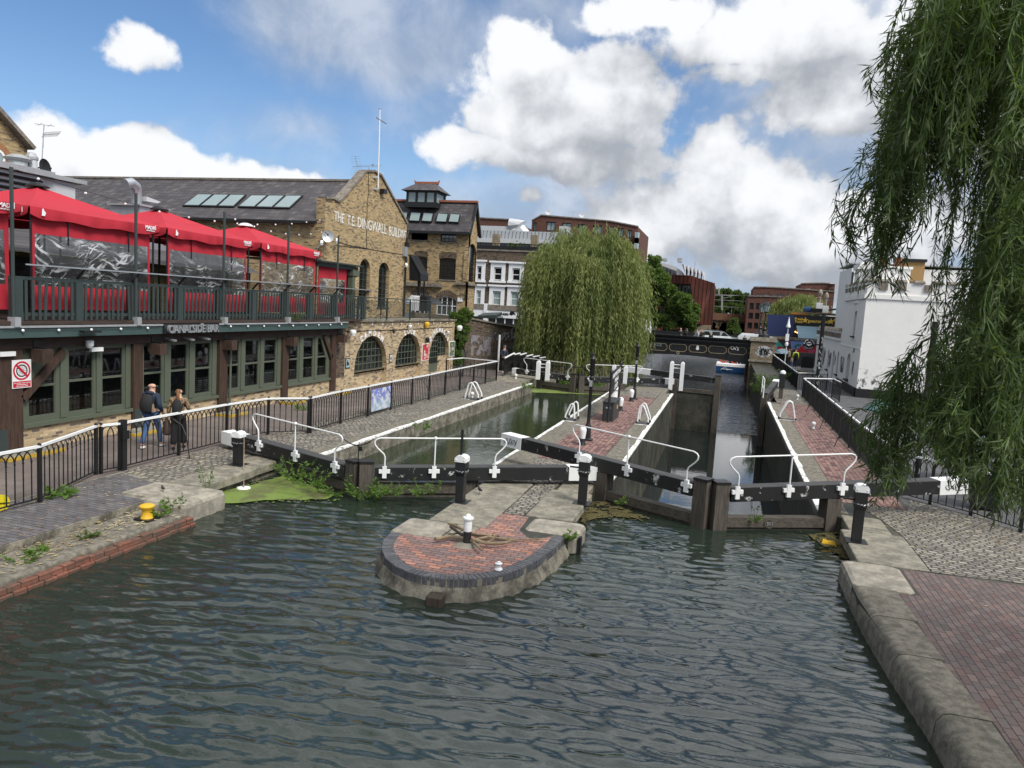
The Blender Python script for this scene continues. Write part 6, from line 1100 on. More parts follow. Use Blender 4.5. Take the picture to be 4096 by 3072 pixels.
dk = T('hoarding', 'dark blue painted hoarding beside the bakery on the bridge street', 'hoarding', (6, 79.2, 1.3)); YH = 81.2; h_ = lambda x, y: PY(YH, *q4(x, y)); a, b, c_, d_ = h_(492, 885), h_(800, 895), h_(785, 1140), h_(488, 1130); mb = MB(); mb.loft([[(x, YH, z) for x, z in (a, b, c_, d_)], [(x, YH+.3, z) for x, z in (a, b, c_, d_)]]); mb.build('panel', M['blue_paint'], dk)
mb = MB(); mb.box(a[0]-.1, b[0], YH-.25, YH+.35, d_[1]-.65, d_[1]-.05); mb.build('base', M['metal_light'], dk)
bk = T('bakery_shop', 'black bakery shop with gold lettering and a pale blue awning above the mural wall', 'shop', (10, YH, 1.3)); PK = WY(YH+.4); k_ = lambda x, y: PY(YH+.4, *q4(x, y)); xa, xb = k_(785, 950)[0], k_(1500, 950)[0]; zs0, zs1 = k_(1000, 1010)[1], k_(1000, 897)[1]
mb = MB(); wall(mb, PK, rect(xa, xb, 1.3, zs1), [rect(k_(838, 1100)[0], xb-.3, 1.5, zs0-.35)], 6, 2., True); mb.build('wall', M['black'], bk)
mb = MB(); pbox(mb, PK, xa+.0, xb, zs0, zs1, 0.01, .2); mb.build('fascia', M['iron'], bk); M['goldtext'] = plain('gold_letters', (.75, .48, .06), .5)
def kt(body, x0, y0, x1, hpx, slp=True):
    (sa, ta), (sb, tb2) = k_(x0, y0), k_(x1, y0+(x1-x0)*.055); text('lettering', body, M['goldtext'], PK, sa, ta, k_(x0, y0-hpx)[1]-ta, bk, .215, .01, sb-sa, slope=(tb2-ta)/(sb-sa), bold=.02)
kt('Fresh', 800, 950, 892, 30); kt('Food', 802, 980, 884, 28); kt('pannus', 952, 975, 1200, 36); kt('Bakery', 1245, 965, 1372, 28); kt('Cafe', 1255, 1000, 1345, 26)
for x_, y_ in ((922, 953), (1217, 967)):
    s_, t_ = k_(x_, y_); mb = MB(); mb.add([PK.p(s_+r*math.sin(i*math.pi/5), t_+r*math.cos(i*math.pi/5), .22) for i, r in enumerate([.34, .14]*5)], [tuple(range(10))]); mb.build('star', M['goldtext'], bk)
mb = MB(); a, b = k_(820, 1015), k_(1120, 1030); mb.add([(a[0], YH+.2, a[1]), (b[0]+1, YH+.2, b[1]), (b[0]+1, YH-1.2, b[1]-1.1), (a[0]+.2, YH-1.2, a[1]-1.25), (a[0]+.2, YH-1.2, a[1]-1.55), (b[0]+1, YH-1.2, b[1]-1.4)], [(0, 1, 2, 3), (3, 2, 5, 4)]); mb.build('awning', col('pale_blue_canvas', (.24, .36, .42), .8), bk)
mb = MB(); pbox(mb, PK, xa+.6, xb-.3, 1.45, 2.3, -1.5, -1.3); [pbox(mb, PK, s, s+.4, 2.6, 3.1, -1.9, -1.85) for s in np.arange(xa+1.6, xb-2, .8)]; mb.build('counter', M['pier_brick'], bk); M['lamp_glow'] = None
q = newmat('warm_bulb'); e_ = q.node('ShaderNodeEmission', Color=(1, .55, .2), Strength=4.); q.l.new(e_.outputs[0], q.out.inputs[0]); M['bulb'] = q.m
for x_, y_ in ((835, 1055), (838, 1068), (808, 1085), (830, 1095), (1015, 1175), (835, 1175)): s_, t_ = k_(x_, y_); mb = MB(); mb.blob(PK.p(s_, t_, .3), .07, 6, 5); mb.build('warm_lamp', M['bulb'], bk)
mb = MB(); o_ = k_(780, 875); o2 = k_(960, 895); mb.box(o_[0], o2[0], YH+1, YH+3, zs1+.01, o_[1]+.1); mb.build('orange_tarp', col('orange_tarp', (.55, .22, .03), .7), bk); mb = MB(); [mb.bar((xa+random.uniform(-1, 3), YH+random.uniform(.5, 2), zs1+.12+.04*i), (xa+random.uniform(5, 9), YH+random.uniform(.5, 2), zs1+.12+.03*i), .16, .06) for i in range(6)]; mb.build('roof_timbers', M['stick'], bk)
mb = MB(); a = k_(945, 860); b = k_(1000, 805); mb.blob(((a[0]+b[0])/2, YH+2, (a[1]+b[1])/2), .42, 8, 6, (1.2, 1, .9)); mb.build('blue_cover', col('blue_cover', (.04, .09, .22), .8), bk); mb = MB(); a, b = k_(1000, 870), k_(1140, 820); mb.box(a[0], b[0], YH+1.5, YH+3.5, a[1], b[1]); mb.build('roof_unit', M['iron'], bk)
cs = T('cafe_sign', 'round black projecting sign with white lettering above the towpath people', 'sign', (9, 72, 3)); YS = 70.; c_ = lambda x, y: PY(YS, *q4(x, y)); s_, t_ = c_(968, 1228); rr = (c_(1040, 1228)[0]-c_(897, 1228)[0])/2; PSg = WY(YS)
mb = MB(); mb.loft([[PSg.p(s_+rr*math.cos(i*.2618), t_+rr*math.sin(i*.2618), d) for i in range(24)] for d in (-.12, .0)]); mb.build('disc', M['iron'], cs); arctext('BLACK SHEEP', PSg, s_, t_, rr*.68, rr*.68, 172, 8, rr*.24, M['trim_white'], cs); arctext('COFFEE', PSg, s_, t_, rr*.92, rr*.92, 228, 312, rr*.22, M['trim_white'], cs) if False else None
def arctext_low(body, cs_, ct_, r, a0, a1, h):
    o = [text('x', ch, M['trim_white'], PSg, cs_+r*math.cos(math.radians(a0+(a1-a0)*i/(len(body)-1))), ct_+r*math.sin(math.radians(a0+(a1-a0)*i/(len(body)-1))), h, None, .012, .006, None, 'CENTER', math.radians(a0+(a1-a0)*i/(len(body)-1))+math.pi/2, bold=.012) for i, ch in enumerate(body)]; mb = MB()
    for x in o: mb.add([tuple(v.co) for v in x.data.vertices], [tuple(p.vertices) for p in x.data.polygons]); bpy.data.objects.remove(x)
    mb.build('lettering', M['trim_white'], cs)
arctext_low('COFFEE', s_, t_, rr*.90, 222, 318, rr*.22)
mb = MB(); mb.add([PSg.p(s_+rr*.42*math.cos(i*.35)*(1+.10*math.cos(i*4)), t_+rr*.05+rr*.36*math.sin(i*.35)*(1+.1*math.sin(i*5)), .012) for i in range(18)], [tuple(range(18))]); mb.build('emblem', M['trim_white'], cs); mb = MB(); pbox(mb, PSg, s_-rr*.34, s_+rr*.30, t_+rr*.02, t_+rr*.2, .013, .02); mb.build('emblem_mask', M['iron'], cs); mb = MB(); mb.bar((s_+rr, YS, t_), (8.2, YS, t_), .08, .1); mb.build('bracket', M['iron'], cs)
# ---- castle house
XC = 7.9; YC0 = 48.8; FC = WX(XC, -1); FD = WY(YC0); ch = T('castle_house', 'white rendered castellated house with a square corner tower beside the towpath', 'building', (XC+3, 54, 0))
TX1 = 12.6; TY1 = 57.1; zpar = 7.15; zbase = .55; tp0 = 6.25
a1 = arch(51.35, 52.45, 3.66, 5.30, .45, 8)
def wn(px0, py0, px1, py1): a, b = PX(XC, *zW(px0, py0)), PX(XC, *zW(px1, py1)); return a, b
tw2 = arch(52.2, 53.5, .78, 2.5, .45, 8)
mb = MB(); wall(mb, FC, rect(YC0+.004, TY1, zbase, tp0+.75), [a1, tw2], .4, .3); wall(mb, FD, rect(XC+.004, TX1, zbase, tp0+.75), [], .4); mb.box(XC+.02, TX1, TY1-.02, TY1, 3, 7.0); mb.box(XC+.4, TX1, YC0+.4, TY1, 6.0, 6.2); mb.build('tower_wall', M['cream'], ch)
for a in (a1, tw2): window(ch, FC, a, M['iron'], M['glass_dark'], 1, 2, -.25, .06, .05, sill=.14, sillmat=M['iron'])
mb = MB(); [pbox(mb, FC, *r, 0, .07) for r in ((50.95, 51.1, 3.4, 5.75), (52.75, 52.9, 3.4, 5.75))]; pbox(mb, FC, 50.95, 52.9, 5.752, 5.9, 0, .09); pbox(mb, FC, YC0-.08, TY1, tp0-.25, tp0+.02, 0, .12); pbox(mb, FD, XC-.12, TX1, tp0-.25, tp0+.02, 0, .08); pbox(mb, FC, YC0-.03, TY1, 2.9, 2.99, 0, .03); mb.build('moulding', M['cream'], ch)
mb = MB(); pbox(mb, FC, YC0-.04, TY1, 0, zbase-.005, -.3, .05); pbox(mb, FD, XC-.05, TX1, 0, zbase-.005, -.3, .05); mb.build('plinth', M['black'], ch)
for a, b in ((XC-.06, XC+.52), (8.47, 9.05), (9.45, 10.03), (10.4, 10.98), (11.4, 11.98), (12.2, 12.7)):
    mb = MB(); mb.loft([[(a, YC0-.10, 7.0), (b, YC0-.10, 7.0), (b, YC0+.5, 7.0), (a, YC0+.5, 7.0)], [(a, YC0-.10, 7.08), (b, YC0-.10, 7.08), (b, YC0+.5, 7.08), (a, YC0+.5, 7.08)], [(a+.05, YC0+.02, 7.2), (b-.05, YC0+.02, 7.2), (b-.05, YC0+.4, 7.2), (a+.05, YC0+.4, 7.2)]]); mb.build('merlon_cap', M['stone_trim'], ch)
n = 6
for i in range(n): y = YC0+.75+(TY1-YC0-.9)*i/(n-1); mb = MB(); mb.loft([[(XC-.1, y-.42, 7.0), (XC+.5, y-.42, 7.0), (XC+.5, y+.42, 7.0), (XC-.1, y+.42, 7.0)], [(XC+.0, y-.36, 7.18), (XC+.4, y-.36, 7.18), (XC+.4, y+.36, 7.18), (XC, y+.36, 7.18)]]); mb.build('merlon_cap', M['stone_trim'], ch)
for a, b in ((8.54, 9.0), (9.5, 10.0), (10.98, 11.4)): mb = MB(); mb.box(a-.0, b, YC0-.09, YC0-.01, 6.55, 6.95); mb.build('crenel_stone', M['stone_trim'], ch)
for y in np.linspace(YC0+.9, TY1-.6, 6): mb = MB(); pbox(mb, FC, y-.09, y+.09, 6.55, 6.85, .0, .14); mb.build('corbel', M['stone_trim'], ch)
# lower wing
WY1 = 71.6; zw1 = 3.3; wins = [arch(56.9-.3, 57.7+.0, .75, 2.42, .45, 8), arch(62.6, 63.5, .75, 2.35, .45, 8), arch(66.5, 67.4, .75, 2.3, .45, 8)]; dh = arch(59.6, 60.6, .02, 2.38, .45, 8)
wins[0] = arch(57.35, 58.15, .75, 2.42, .4, 8)
mb = MB(); wall(mb, WX(XC+.02, -1), rect(TY1, WY1, 0, zw1+.6), wins+[dh], .4, .3); mb.box(XC+.03, 14, WY1-.2, WY1, 0, zw1+.6); mb.box(XC+.42, 14, TY1, WY1-.2, 3.3, 3.5); mb.build('wing_wall', M['cream'], ch)
for w_ in wins: window(ch, WX(XC+.02, -1), w_, M['iron'], M['glass_dark'], 1, 2, -.25, .06, .05, sill=.12, sillmat=M['iron'])
mb = MB(); mb.add([WX(XC+.02, -1).p(*p, -.22) for p in dh], [tuple(range(len(dh)))]); mb.build('door', M['iron'], ch)
for y in np.arange(TY1+.5, WY1, 1.02): mb = MB(); mb.loft([[(XC-.1, y-.32, zw1+.55), (XC+.5, y-.32, zw1+.55), (XC+.5, y+.32, zw1+.55), (XC-.1, y+.32, zw1+.55)], [(XC+.02, y-.28, zw1+.8), (XC+.4, y-.28, zw1+.8), (XC+.4, y+.28, zw1+.8), (XC+.02, y+.28, zw1+.8)]]); mb.build('merlon_cap', M['stone_trim'], ch)
for y in np.arange(TY1+.5, WY1, .9): mb = MB(); pbox(mb, FC, y-.1, y+.1, zw1+.05, zw1+.42, 0, .13); mb.build('corbel', M['stone_trim'], ch)
mb = MB(); pbox(mb, FC, TY1, WY1, zw1-.12, zw1+.02, -.02, .1); mb.build('moulding', M['cream'], ch)
q = newmat('grime'); f = q.smooth(q.noise(q.pos, 2.6, 8, .72, .6), .53, .6); d_ = q.node('ShaderNodeBsdfDiffuse', Color=(.10, .10, .11)); tp = q.node('ShaderNodeBsdfTransparent'); sz = q.node('ShaderNodeSeparateXYZ', i0=q.pos); fz = q.smooth(sz.outputs[2], 2.3, .7); mx = q.node('ShaderNodeMixShader', i0=q.math('MULTIPLY', f, q.math('MULTIPLY', fz, .8)), i1=tp.outputs[0], i2=d_.outputs[0]); q.l.new(mx.outputs[0], q.out.inputs[0]); M['grime'] = q.m
mb = MB(); mb.add([FD.p(*p, .006) for p in rect(XC, 11, .56, 2.9)], [(0, 1, 2, 3)]); mb.build('peeling_paint', M['grime'], ch)
for i, (y_, z_, w_, h_) in enumerate(((50.6, 1.2, .6, .9), (54.6, 1.0, 1.6, 1.2), (58.6, 1.2, .7, 1.), (61.2, .9, 1.2, 1.3), (64.8, .9, 1.4, 1.5), (50.9, 2.6, .5, .35))): scribble(WX(XC, -1), y_, z_, w_, h_, max(2, int(w_*4)), col('graffiti_ink', (.09, .09, .12)), ch, .012, 20+i, .015)
mb = MB(); mb.box(XC+.9, XC+2.9, 52, 53.2, 7.0, 8.05); mb.box(XC+.8, XC+3.0, 51.9, 53.3, 8.06, 8.2); chm = mb.build('chimney', M['cream'], ch)
for x_ in (XC+1.35, XC+2.25): mb = MB(); mb.lathe([(.2, 0), (.2, .5), (.23, .52), (.23, .6)], (x_, 52.6, 8.2), 10); mb.build('chimney_pot', M['tile_edge'], chm)
PXD = [PY(52, *q4(1600, 260)), PY(52, *q4(1925, 265))]; mb = MB(); a, b = PXD; mb.box(a[0], b[0], 53.3, 55, 7.0, a[1]-.5); mb.box(a[0]-.12, b[0]+.12, 53.2, 55.1, a[1]-.49, a[1]-.15); mb.box(a[0]+.1, b[0]-.1, 53.4, 54.9, a[1]-.149, a[1]); mb.build('chimney_stack', M['cream'], ch)
mb = MB(); mb.box(12.62, 30, 49.6, 60, 0, 6.6); mb.box(12.62, 30, 49.4, 49.59, 5.9, 6.3); mb.build('rear_wing', M['cream'], ch)
mb = MB(); mb.add([(XC+.1, TY1, 3.49), (XC+.1, WY1, 3.49), (13, WY1, 3.5), (13, TY1, 3.5)], [(0, 1, 2, 3)]); mb.build('flat_roof', M['zinc'], ch)
tf = T('towpath_house', 'tall plain white painted building rising behind the castle tower', 'building', (14, 74, 0)); YT = 74.; t_ = lambda x, y: PY(YT, *q4(x, y)); a, b, c_ = t_(1465, 345), t_(1480, 345), t_(1620, 350); DT = 7.6; mb = MB(); mb.loft([[(a[0], YT, 1), (34, YT, 1), (34, YT+DT, 1), (a[0], YT+DT, 1)], [(a[0], YT, a[1]), (34, YT, a[1]+.3), (34, YT+DT, a[1]+.3), (a[0], YT+DT, a[1])]]); mb.build('wall', M['render_white'], tf); mb = MB(); mb.bar((b[0], YT-.06, b[1]-.4), (b[0]-.05, YT-.06, 3), .16, .1, (0, 1, 0)); mb.build('drainpipe', M['iron'], tf); mb = MB(); mb.box(a[0]-.1, 34, YT-.15, YT+DT, a[1]+.32, a[1]+.42); mb.build('roof', M['zinc'], tf)
o_ = T('orange_house', 'yellow brick upper storey glimpsed behind the white chimney and willow', 'building', (20, 78, 0)); a, b = PY(72, *q4(2000, 275)), PY(72, *q4(2212, 350)); mb = MB(); mb.box(a[0], b[0]+.6, 72, 73.9, b[1]-1.2, a[1]); mb.build('wall', col('mustard_wall', (.34, .21, .085), .8), o_); mb = MB(); mb.box(a[0]-.1, b[0]+.7, 71.8, 73.9, a[1]+.01, a[1]+.25); mb.build('parapet', M['iron'], o_)
for px_, py_, lab in ((1098, 655, 'left of the two pale stone urns near the castle house'), (1168, 690, 'right of the two pale stone urns near the castle house')):
    x_, z_ = PY(84, *q4(px_, py_)); o = T('stone_urn', lab, 'urn', (x_, 84, z_-1.5), 'stone urns on a roof edge'); mb = MB(); mb.lathe([(a*.42, b*.55) for a, b in ((.3, -1.6), (.3, -.7), (.5, -.6), (.2, -.5), (.5, -.1), (.6, .1), (.45, .6), (.2, .9), (.0, 1.))], (x_, 84, z_), 12); mb.build('urn', M['granite'], o, True)
    mb = MB(); mb.box(x_-.3, x_+.3, 83.7, 84.3, 1.3, z_-.88); mb.build('plinth', M['render_white'], o)
# far roof of the shed right of the bakery
sd_ = T('shed_roof', 'low white shed roof between the bakery and the tall white house', 'shed', (13, 77, 3)); s = lambda x, y: PY(87, *q4(x, y)); a, b, c_ = s(1135, 845), s(1315, 812), s(1135, 900); mb = MB(); mb.loft([[(a[0], 87, 1.3), (b[0]+2, 87, 1.3), (b[0]+2, 87, b[1]-.3), (a[0], 87, a[1]-.3)], [(a[0], 89, 1.3), (b[0]+2, 89, 1.3), (b[0]+2, 89, b[1]-.3), (a[0], 89, a[1]-.3)]]); mb.build('wall', M['render_white'], sd_); mb = MB(); mb.bar((a[0]-.3, 88, a[1]-.1), (b[0]+.2, 88, b[1]-.05), .3, .2); mb.build('roof', M['iron'], sd_)
# ------------------------------------------------------------------ lock gates
def gate(lab, mit, heel, end, zb=-2.4, bw=.34, bh=.31, rails=True, water_z=-.2, white=.75, post_h=.06, chip='black_chip', solid=False):
    m, h, e = Vector(mit), Vector(heel), Vector(end); d = (e-m).normalized(); dh = Vector((d.x, d.y, 0)).normalized(); nrm = Vector((dh.y, -dh.x, 0))
    if nrm.y > 0: nrm = -nrm
    o = T('lock_gate', lab, 'lock gate', (h.x, h.y, 0)); L = (e-m).length; dn = Vector((0, 0, bh/2+.03)); f_h = (h-m).dot(d)/L
    A = m+d*.36; B = e-d*white; mb = MB(); mb.bar(A-dn, B-dn, bw, bh); mb.build('balance_beam', M[chip], o); mb = MB(); mb.bar(A-dn+Vector((0, 0, bh/2+.006)), B-dn+Vector((0, 0, bh/2+.006)), bw-.02, .012); mb.build('beam_top', M['beam_top'], o)
    mb = MB(); mb.bar(B-dn+d*.002, e-dn, bw+.03, bh+.03); mb.build('beam_end', M['white'], o)
    leaf_dir = (Vector((h.x, h.y, 0))-Vector((m.x, m.y, 0))).normalized(); mp_ = Vector((m.x, m.y, 0)); hp_ = Vector((h.x, h.y, 0)); zt = m.z
    mb = MB(); mb.bar(mp_+leaf_dir*.165+Vector((0, 0, zb)), mp_+leaf_dir*.165+Vector((0, 0, zt+post_h)), .30, .33, tuple(leaf_dir)); mb.build('mitre_post', M['oak'], o); mb = MB(); mb.bar(mp_+leaf_dir*.165+Vector((0, 0, zt+post_h+.002)), mp_+leaf_dir*.165+Vector((0, 0, zt+post_h+.06)), .32, .35, tuple(leaf_dir)); mb.build('post_cap', M['iron'], o)
    zh = m.z+(e.z-m.z)*f_h; mb = MB(); mb.bar(hp_+Vector((0, 0, zb)), hp_+Vector((0, 0, zh-bh-.05)), .34, .36, tuple(leaf_dir)); mb.build('heel_post', M['oak'], o)
    mb = MB(); a, b = mp_+leaf_dir*.335, hp_-leaf_dir*.182; mb.bar(a+Vector((0, 0, water_z+.03)), b+Vector((0, 0, water_z+.03)), .26, .22); mb.build('top_rail', M['oak_h'], o); mb = MB(); mb.bar(a+Vector((0, 0, (zb+water_z-.1)/2)), b+Vector((0, 0, (zb+water_z-.1)/2)), .16, (water_z-.1-zb)); mb.build('leaf_boards', M['lockwall'] if solid else M['oak'], o)
    if rails:
        zt_ = lambda f: m+d*(L*f); fs = rails; mb = MB(); R_ = .018
        for i, f in enumerate(fs):
            p = zt_(f)+nrm*(bw/2+.03); mb2 = MB(); mb2.bar(p-Vector((0, 0, .26)), p-Vector((0, 0, -.02)), .10, .07, tuple(nrm)); mb2.bar(p-Vector((0, 0, .10))-d*.13, p-Vector((0, 0, .10))+d*.13, .06, .09, taper=1.); mb2.build('bracket', M['white'], o)
        p0, p1, p2 = [zt_(f)+nrm*(bw/2+.05) for f in fs]; up = lambda z: Vector((0, 0, z)); RH = .70
        def hook(p, s): return [p-up(.05), p+up(.24), p+up(.32)+d*s*.03, p+up(.46)+d*s*.18, p+up(.54)+d*s*.24, p+up(.62)+d*s*.25, p+up(.67)+d*s*.21, p+up(RH)+d*s*.12]
        pts = hook(p0, -1)+[p0.lerp(p2, .1)+up(RH), p1+up(RH), p0.lerp(p2, .9)+up(RH)]+hook(p2, 1)[::-1]; mb.tube(pts, R_, 8); mb.tube([p1-up(.05), p1+up(RH)], R_, 8); mb.blob(p1+up(RH), .045, 8, 6); mb.build('handrail', M['white'], o, True)
    return o
gate('upper gate leaf hinged on the left quay with a white handrail and duckweed behind it', (-8.09, 15.6, .37), (-10.45, 16.5, .42), (-12.98, 17.18, .50), rails=[.12, .40, .68][::1])
gate('upper gate leaf on the left side of the island with weeds along its foot', (-8.06, 15.54, .40), (-5.72, 16.85, .46), (-2.85, 18.2, .50), rails=[.10, .30, .55], water_z=-.17)
gate('upper gate leaf with a scribbled white beam end lying across the island bricks', (-.05, 16.82, .66), (-2.62, 18.12, .77), (-5.7, 19.7, .82), rails=[.075, .33, .56])
gate('upper gate leaf hinged on the right quay under the near willow', (.03, 16.84, .63), (2.65, 18.13, .76), (5.72, 19.64, .93), rails=[.075, .27, .48])
go = [o for o in bpy.data.objects if o.name.startswith('lock_gate')]
e_, d_ = Vector((-5.7, 19.7, .62)), (Vector((-5.7, 19.7, 0))-Vector((-.05, 16.82, 0))).normalized(); nn = Vector((-d_.y, d_.x, 0)); nn = -nn if nn.y > 0 else nn
scribble(Plane(e_+nn*.19, -d_, nn), .12, -.10, .5, .2, 5, M['iron'], go[2], .008, 40, .004)
e_, d_ = Vector((5.72, 19.64, .72)), (Vector((5.72, 19.64, 0))-Vector((.03, 16.84, 0))).normalized(); nn = Vector((d_.y, -d_.x, 0)); scribble(Plane(e_+nn*.19, d_, nn), -.62, -.08, .5, .18, 4, M['iron'], go[3], .007, 41, .004)
b_ = Vector((1.25, 17.42, -.2)); dl = Vector((2.49, 1.23, 0)).normalized(); PLn = Plane(b_+Vector((dl.y, -dl.x, 0))*.135, dl, (dl.y, -dl.x, 0)); ring(PLn, .0, .02, .09, .115, .012).build('plate_rim', M['oak_h'], go[3]); text('lettering', '2013', M['zinc'], PLn, 0, -.02, .075, go[3], .012, .004, .14, 'CENTER')
gate('closed lower gate leaf on the left quay below the big willow', (-8.1, 41.9, .5), (-10.4, 42.7, .52), (-12.3, 43.4, .55), white=.3, rails=[.1, .4, .75], water_z=-.2)
gate('closed lower gate leaf whose white beam end rests on the island tip', (-7.95, 41.9, .5), (-5.6, 43.1, .52), (-2.8, 44.9, .58), rails=[.1, .35, .6], white=.6, water_z=-.2)
gate('shut lower gate leaf of the emptied chamber with a tall slimy wooden face', (-.05, 44.75, .83), (-2.68, 45.0, .85), (-5.65, 46.3, .97), zb=-3.3, rails=None, solid=True, water_z=-.1, white=1.5, post_h=.1)
gate('open lower gate leaf folded along the right wall', (2.25, 41.7, .35), (2.75, 44.6, .65), (3.25, 47.9, .8), zb=-3.3, rails=None, solid=True, white=.9)
rl_ = T('gate_rail', 'white footboard rail beside the open lower gate on the right wall', 'handrail', (2.3, 42, 0)); mb = MB(); a, b = G(*zg(290, 435), .0), G(*zg(310, 440), .0); [mb.tube([(2.2, y, .2), (2.2, y, 1.2)], .03, 6) for y in (41.6, 43.6)]; mb.tube([(2.2, 41.6, 1.2), (2.2, 43.6, 1.2)], .03, 6); mb.tube([(2.2, 41.6, .7), (2.2, 43.6, .7)], .03, 6); mb.build('rail', M['white'], rl_)
# paddle posts
def paddle(x, y, h, lab, z0=0., wide=.30, tail=1):
    o = T('paddle_post', lab, 'post', (x, y, z0), 'black paddle posts with white caps'); mb = MB(); mb.box(x-.09, x+.09, y-.09, y+.09, z0, z0+h*.58); Q = lambda a, b, z: [(x-a, y-b, z), (x+a, y-b, z), (x+a, y+b, z), (x-a, y+b, z)]; mb.loft([Q(.09, .09, z0+h*.56), Q(.115, .12, z0+h*.62), Q(.115, .12, z0+h-.16)]); mb.build('column', M['black'], o)
    mb = MB(); CP = ((-.13, 0), (.13, 0), (.13, .09), (.08, .135), (0, .15), (-.08, .135), (-.13, .09)); mb.loft([[(x+a, y+e, z0+h-.16+b) for a, b in CP] for e in (-.13, .13)]); [mb.blob((x+k*.09, y-.132, z0+h-.11), .016, 6, 5) for k in (-1, 1)]; mb.build('cap', M['white'], o)
    mb = MB(); mb.tube([(x-.02, y-.02, z0+h-.05), (x-.02, y-.02, z0+h+.55*tail)], .03, 6) if tail else None; mb.tube([(x+.1, y, z0+h*.72), (x+.33*(1 if tail else -1), y, z0+h*.72)], .022, 6); mb.build('rack_bar', M['iron'], o)
    ch_ = MB()
    for i in range(15): a = 2*math.pi*i/15; ch_.tube([(x+.15*math.cos(a), y+.15*math.sin(a), z0+h*.66+.015*math.sin(2*a)), (x+.15*math.cos(a+.3), y+.15*math.sin(a+.3), z0+h*.66+.015)], .010, 5)
    ch_.build('chain', M['galv'], o); mb = MB(); mb.box(x-.2, x+.2, y-.2, y+.2, z0+.0, z0+.03); mb.build('base_plate', M['iron'], o)
paddle(-11.42, 15.55, .88, 'chained black paddle post standing by the slab on the left quay'); paddle(-5.3, 15.0, 1.08, 'chained black paddle post at the left edge of the island'); paddle(-2.80, 16.2, 1.15, 'black paddle post at the right edge of the island by the crossing beams', tail=0); paddle(2.9, 16.05, 1.22, 'black paddle post on the right quay by the floating litter', tail=0)
pp = T('paddle_post', 'black paddle post with a white cap by the far right gate', 'post', (3.25, 44.2, 0)); x, y = 3.25, 43.9; mb = MB(); mb.box(x-.10, x+.10, y-.10, y+.10, 0, .62); mb.build('timber', M['oak'], pp); mb = MB(); mb.box(x-.15, x+.15, y-.13, y+.13, .622, 1.42); mb.build('column', M['black'], pp); mb = MB(); mb.lathe([(.16, 0), (.16, .08), (.10, .17), (0, .2)], (x, y, 1.422), 10); mb.build('cap', M['white'], pp)
def pframe(px0, px1, zt, Y, lab, z0=.0):                # pair of white posts with bars
    a, b = PY(Y, px0, 1500)[0], PY(Y, px1, 1500)[0]; o = T('paddle_winch', lab, 'paddle gear', ((a+b)/2, Y, z0), 'white paddle frames on the lower gates')
    for x in (a, b):
        mb = MB(); mb.box(x-.11, x+.11, Y-.12, Y+.12, z0, zt); mb.loft([[(x-.11, Y-.12, zt), (x+.11, Y-.12, zt), (x+.11, Y+.12, zt), (x-.11, Y+.12, zt)], [(x-.05, Y-.1, zt+.09), (x+.05, Y-.1, zt+.09), (x+.05, Y+.1, zt+.09), (x-.05, Y+.1, zt+.09)]]); mb.build('post', M['white'], o)
    mb = MB(); [mb.tube([(a, Y, zt-k), (b, Y, zt-k)], .025, 6) for k in (.1, .3)]; mb.build('bar', M['white'], o)
_a = lambda Y, x, y: PY(Y, *ze(x, y))
for (x0, x1, yt, yb, Y, lab) in ((437, 518, 320, 470, 42.0, 'white paddle frame left of the duckweed strip'), (1090, 1192, 360, 500, 43.2, 'white paddle frame in the middle behind the island sign'), (1588, 1680, 325, 560, 44.2, 'white paddle frame beside the tall slimy gate')):
    pframe(1950+x0/2.16, 1950+x1/2.16, _a(Y, x0, yt)[1], Y, lab, _a(Y, x0, yb)[1])
# ------------------------------------------------------------------ railings
def fence(name, lab, pts, h=1.12, sp=.178, arches=True, posts=None, white=True, low=.09, z=None, group=None):
    z = z or [0]*len(pts); o = T(name, lab, 'railing', (pts[0][0], pts[0][1], z[0]), group)
    for (a, b, za_, zb_) in zip(pts[:-1], pts[1:], z[:-1], z[1:]):
        A, B = Vector((a[0], a[1], za_)), Vector((b[0], b[1], zb_)); L = (B-A).length; n = max(2, round(L/sp)); up = lambda p, k: p+Vector((0, 0, k)); mb = MB(); mb.bar(up(A, low), up(B, low), .045, .02); d = (B-A)/L
        for i in range(1, n): p = A.lerp(B, i/n); mb.tube([up(p, low), up(p, h-.23 if arches else h)], .0135, 5); (mb.tube([up(p, h-.28), up(p, h-.25)], .02, 5) if arches and L < 4 else None)
        if arches:
            for i in range(n):
                c = A.lerp(B, i/n); w = L/n
                if i+2 <= n:
                    c0 = A.lerp(B, (i+1)/n); mb.tube([up(c0+d*(w*math.cos(t)), h-.25+.22*math.sin(t)) for t in [math.pi*k/6 for k in range(7)]], .0125, 4)
        mb.build('bars', M['iron'], o); mb = MB(); mb.bar(up(A, h), up(B, h), .055, .05); mb.build('top_rail', M['white'] if white else M['iron'], o)
    for p, zz in zip(pts, z): mb = MB(); mb.box(p[0]-.032, p[0]+.032, p[1]-.032, p[1]+.032, zz-.02, zz+h-.026); mb.lathe([(.04, 0), (.03, .03), (0, .05)], (p[0], p[1], zz+h+.026), 8); mb.build('post', M['iron'], o)
    return o
lf = [(-12.62, 8.6)]+[tuple(G(*p)[:2]) for p in (zb(345, 670), zb(830, 430))]
fence('canal_railing', 'bow topped black railing with white handrail at the left edge, up to the gate posts', lf)
fence('canal_railing', 'short railing section with a lock plate between two heavy gate posts', [(-13.42, 13.32), (-13.31, 13.75)], sp=.17)
fence('canal_railing', 'bow topped railing beside the walking couple, ending at the balance beam', [(-13.31, 13.9), (-13.32, 15.7), (-13.33, 17.62), (-13.17, 19.36), (-12.3, 20.2)])
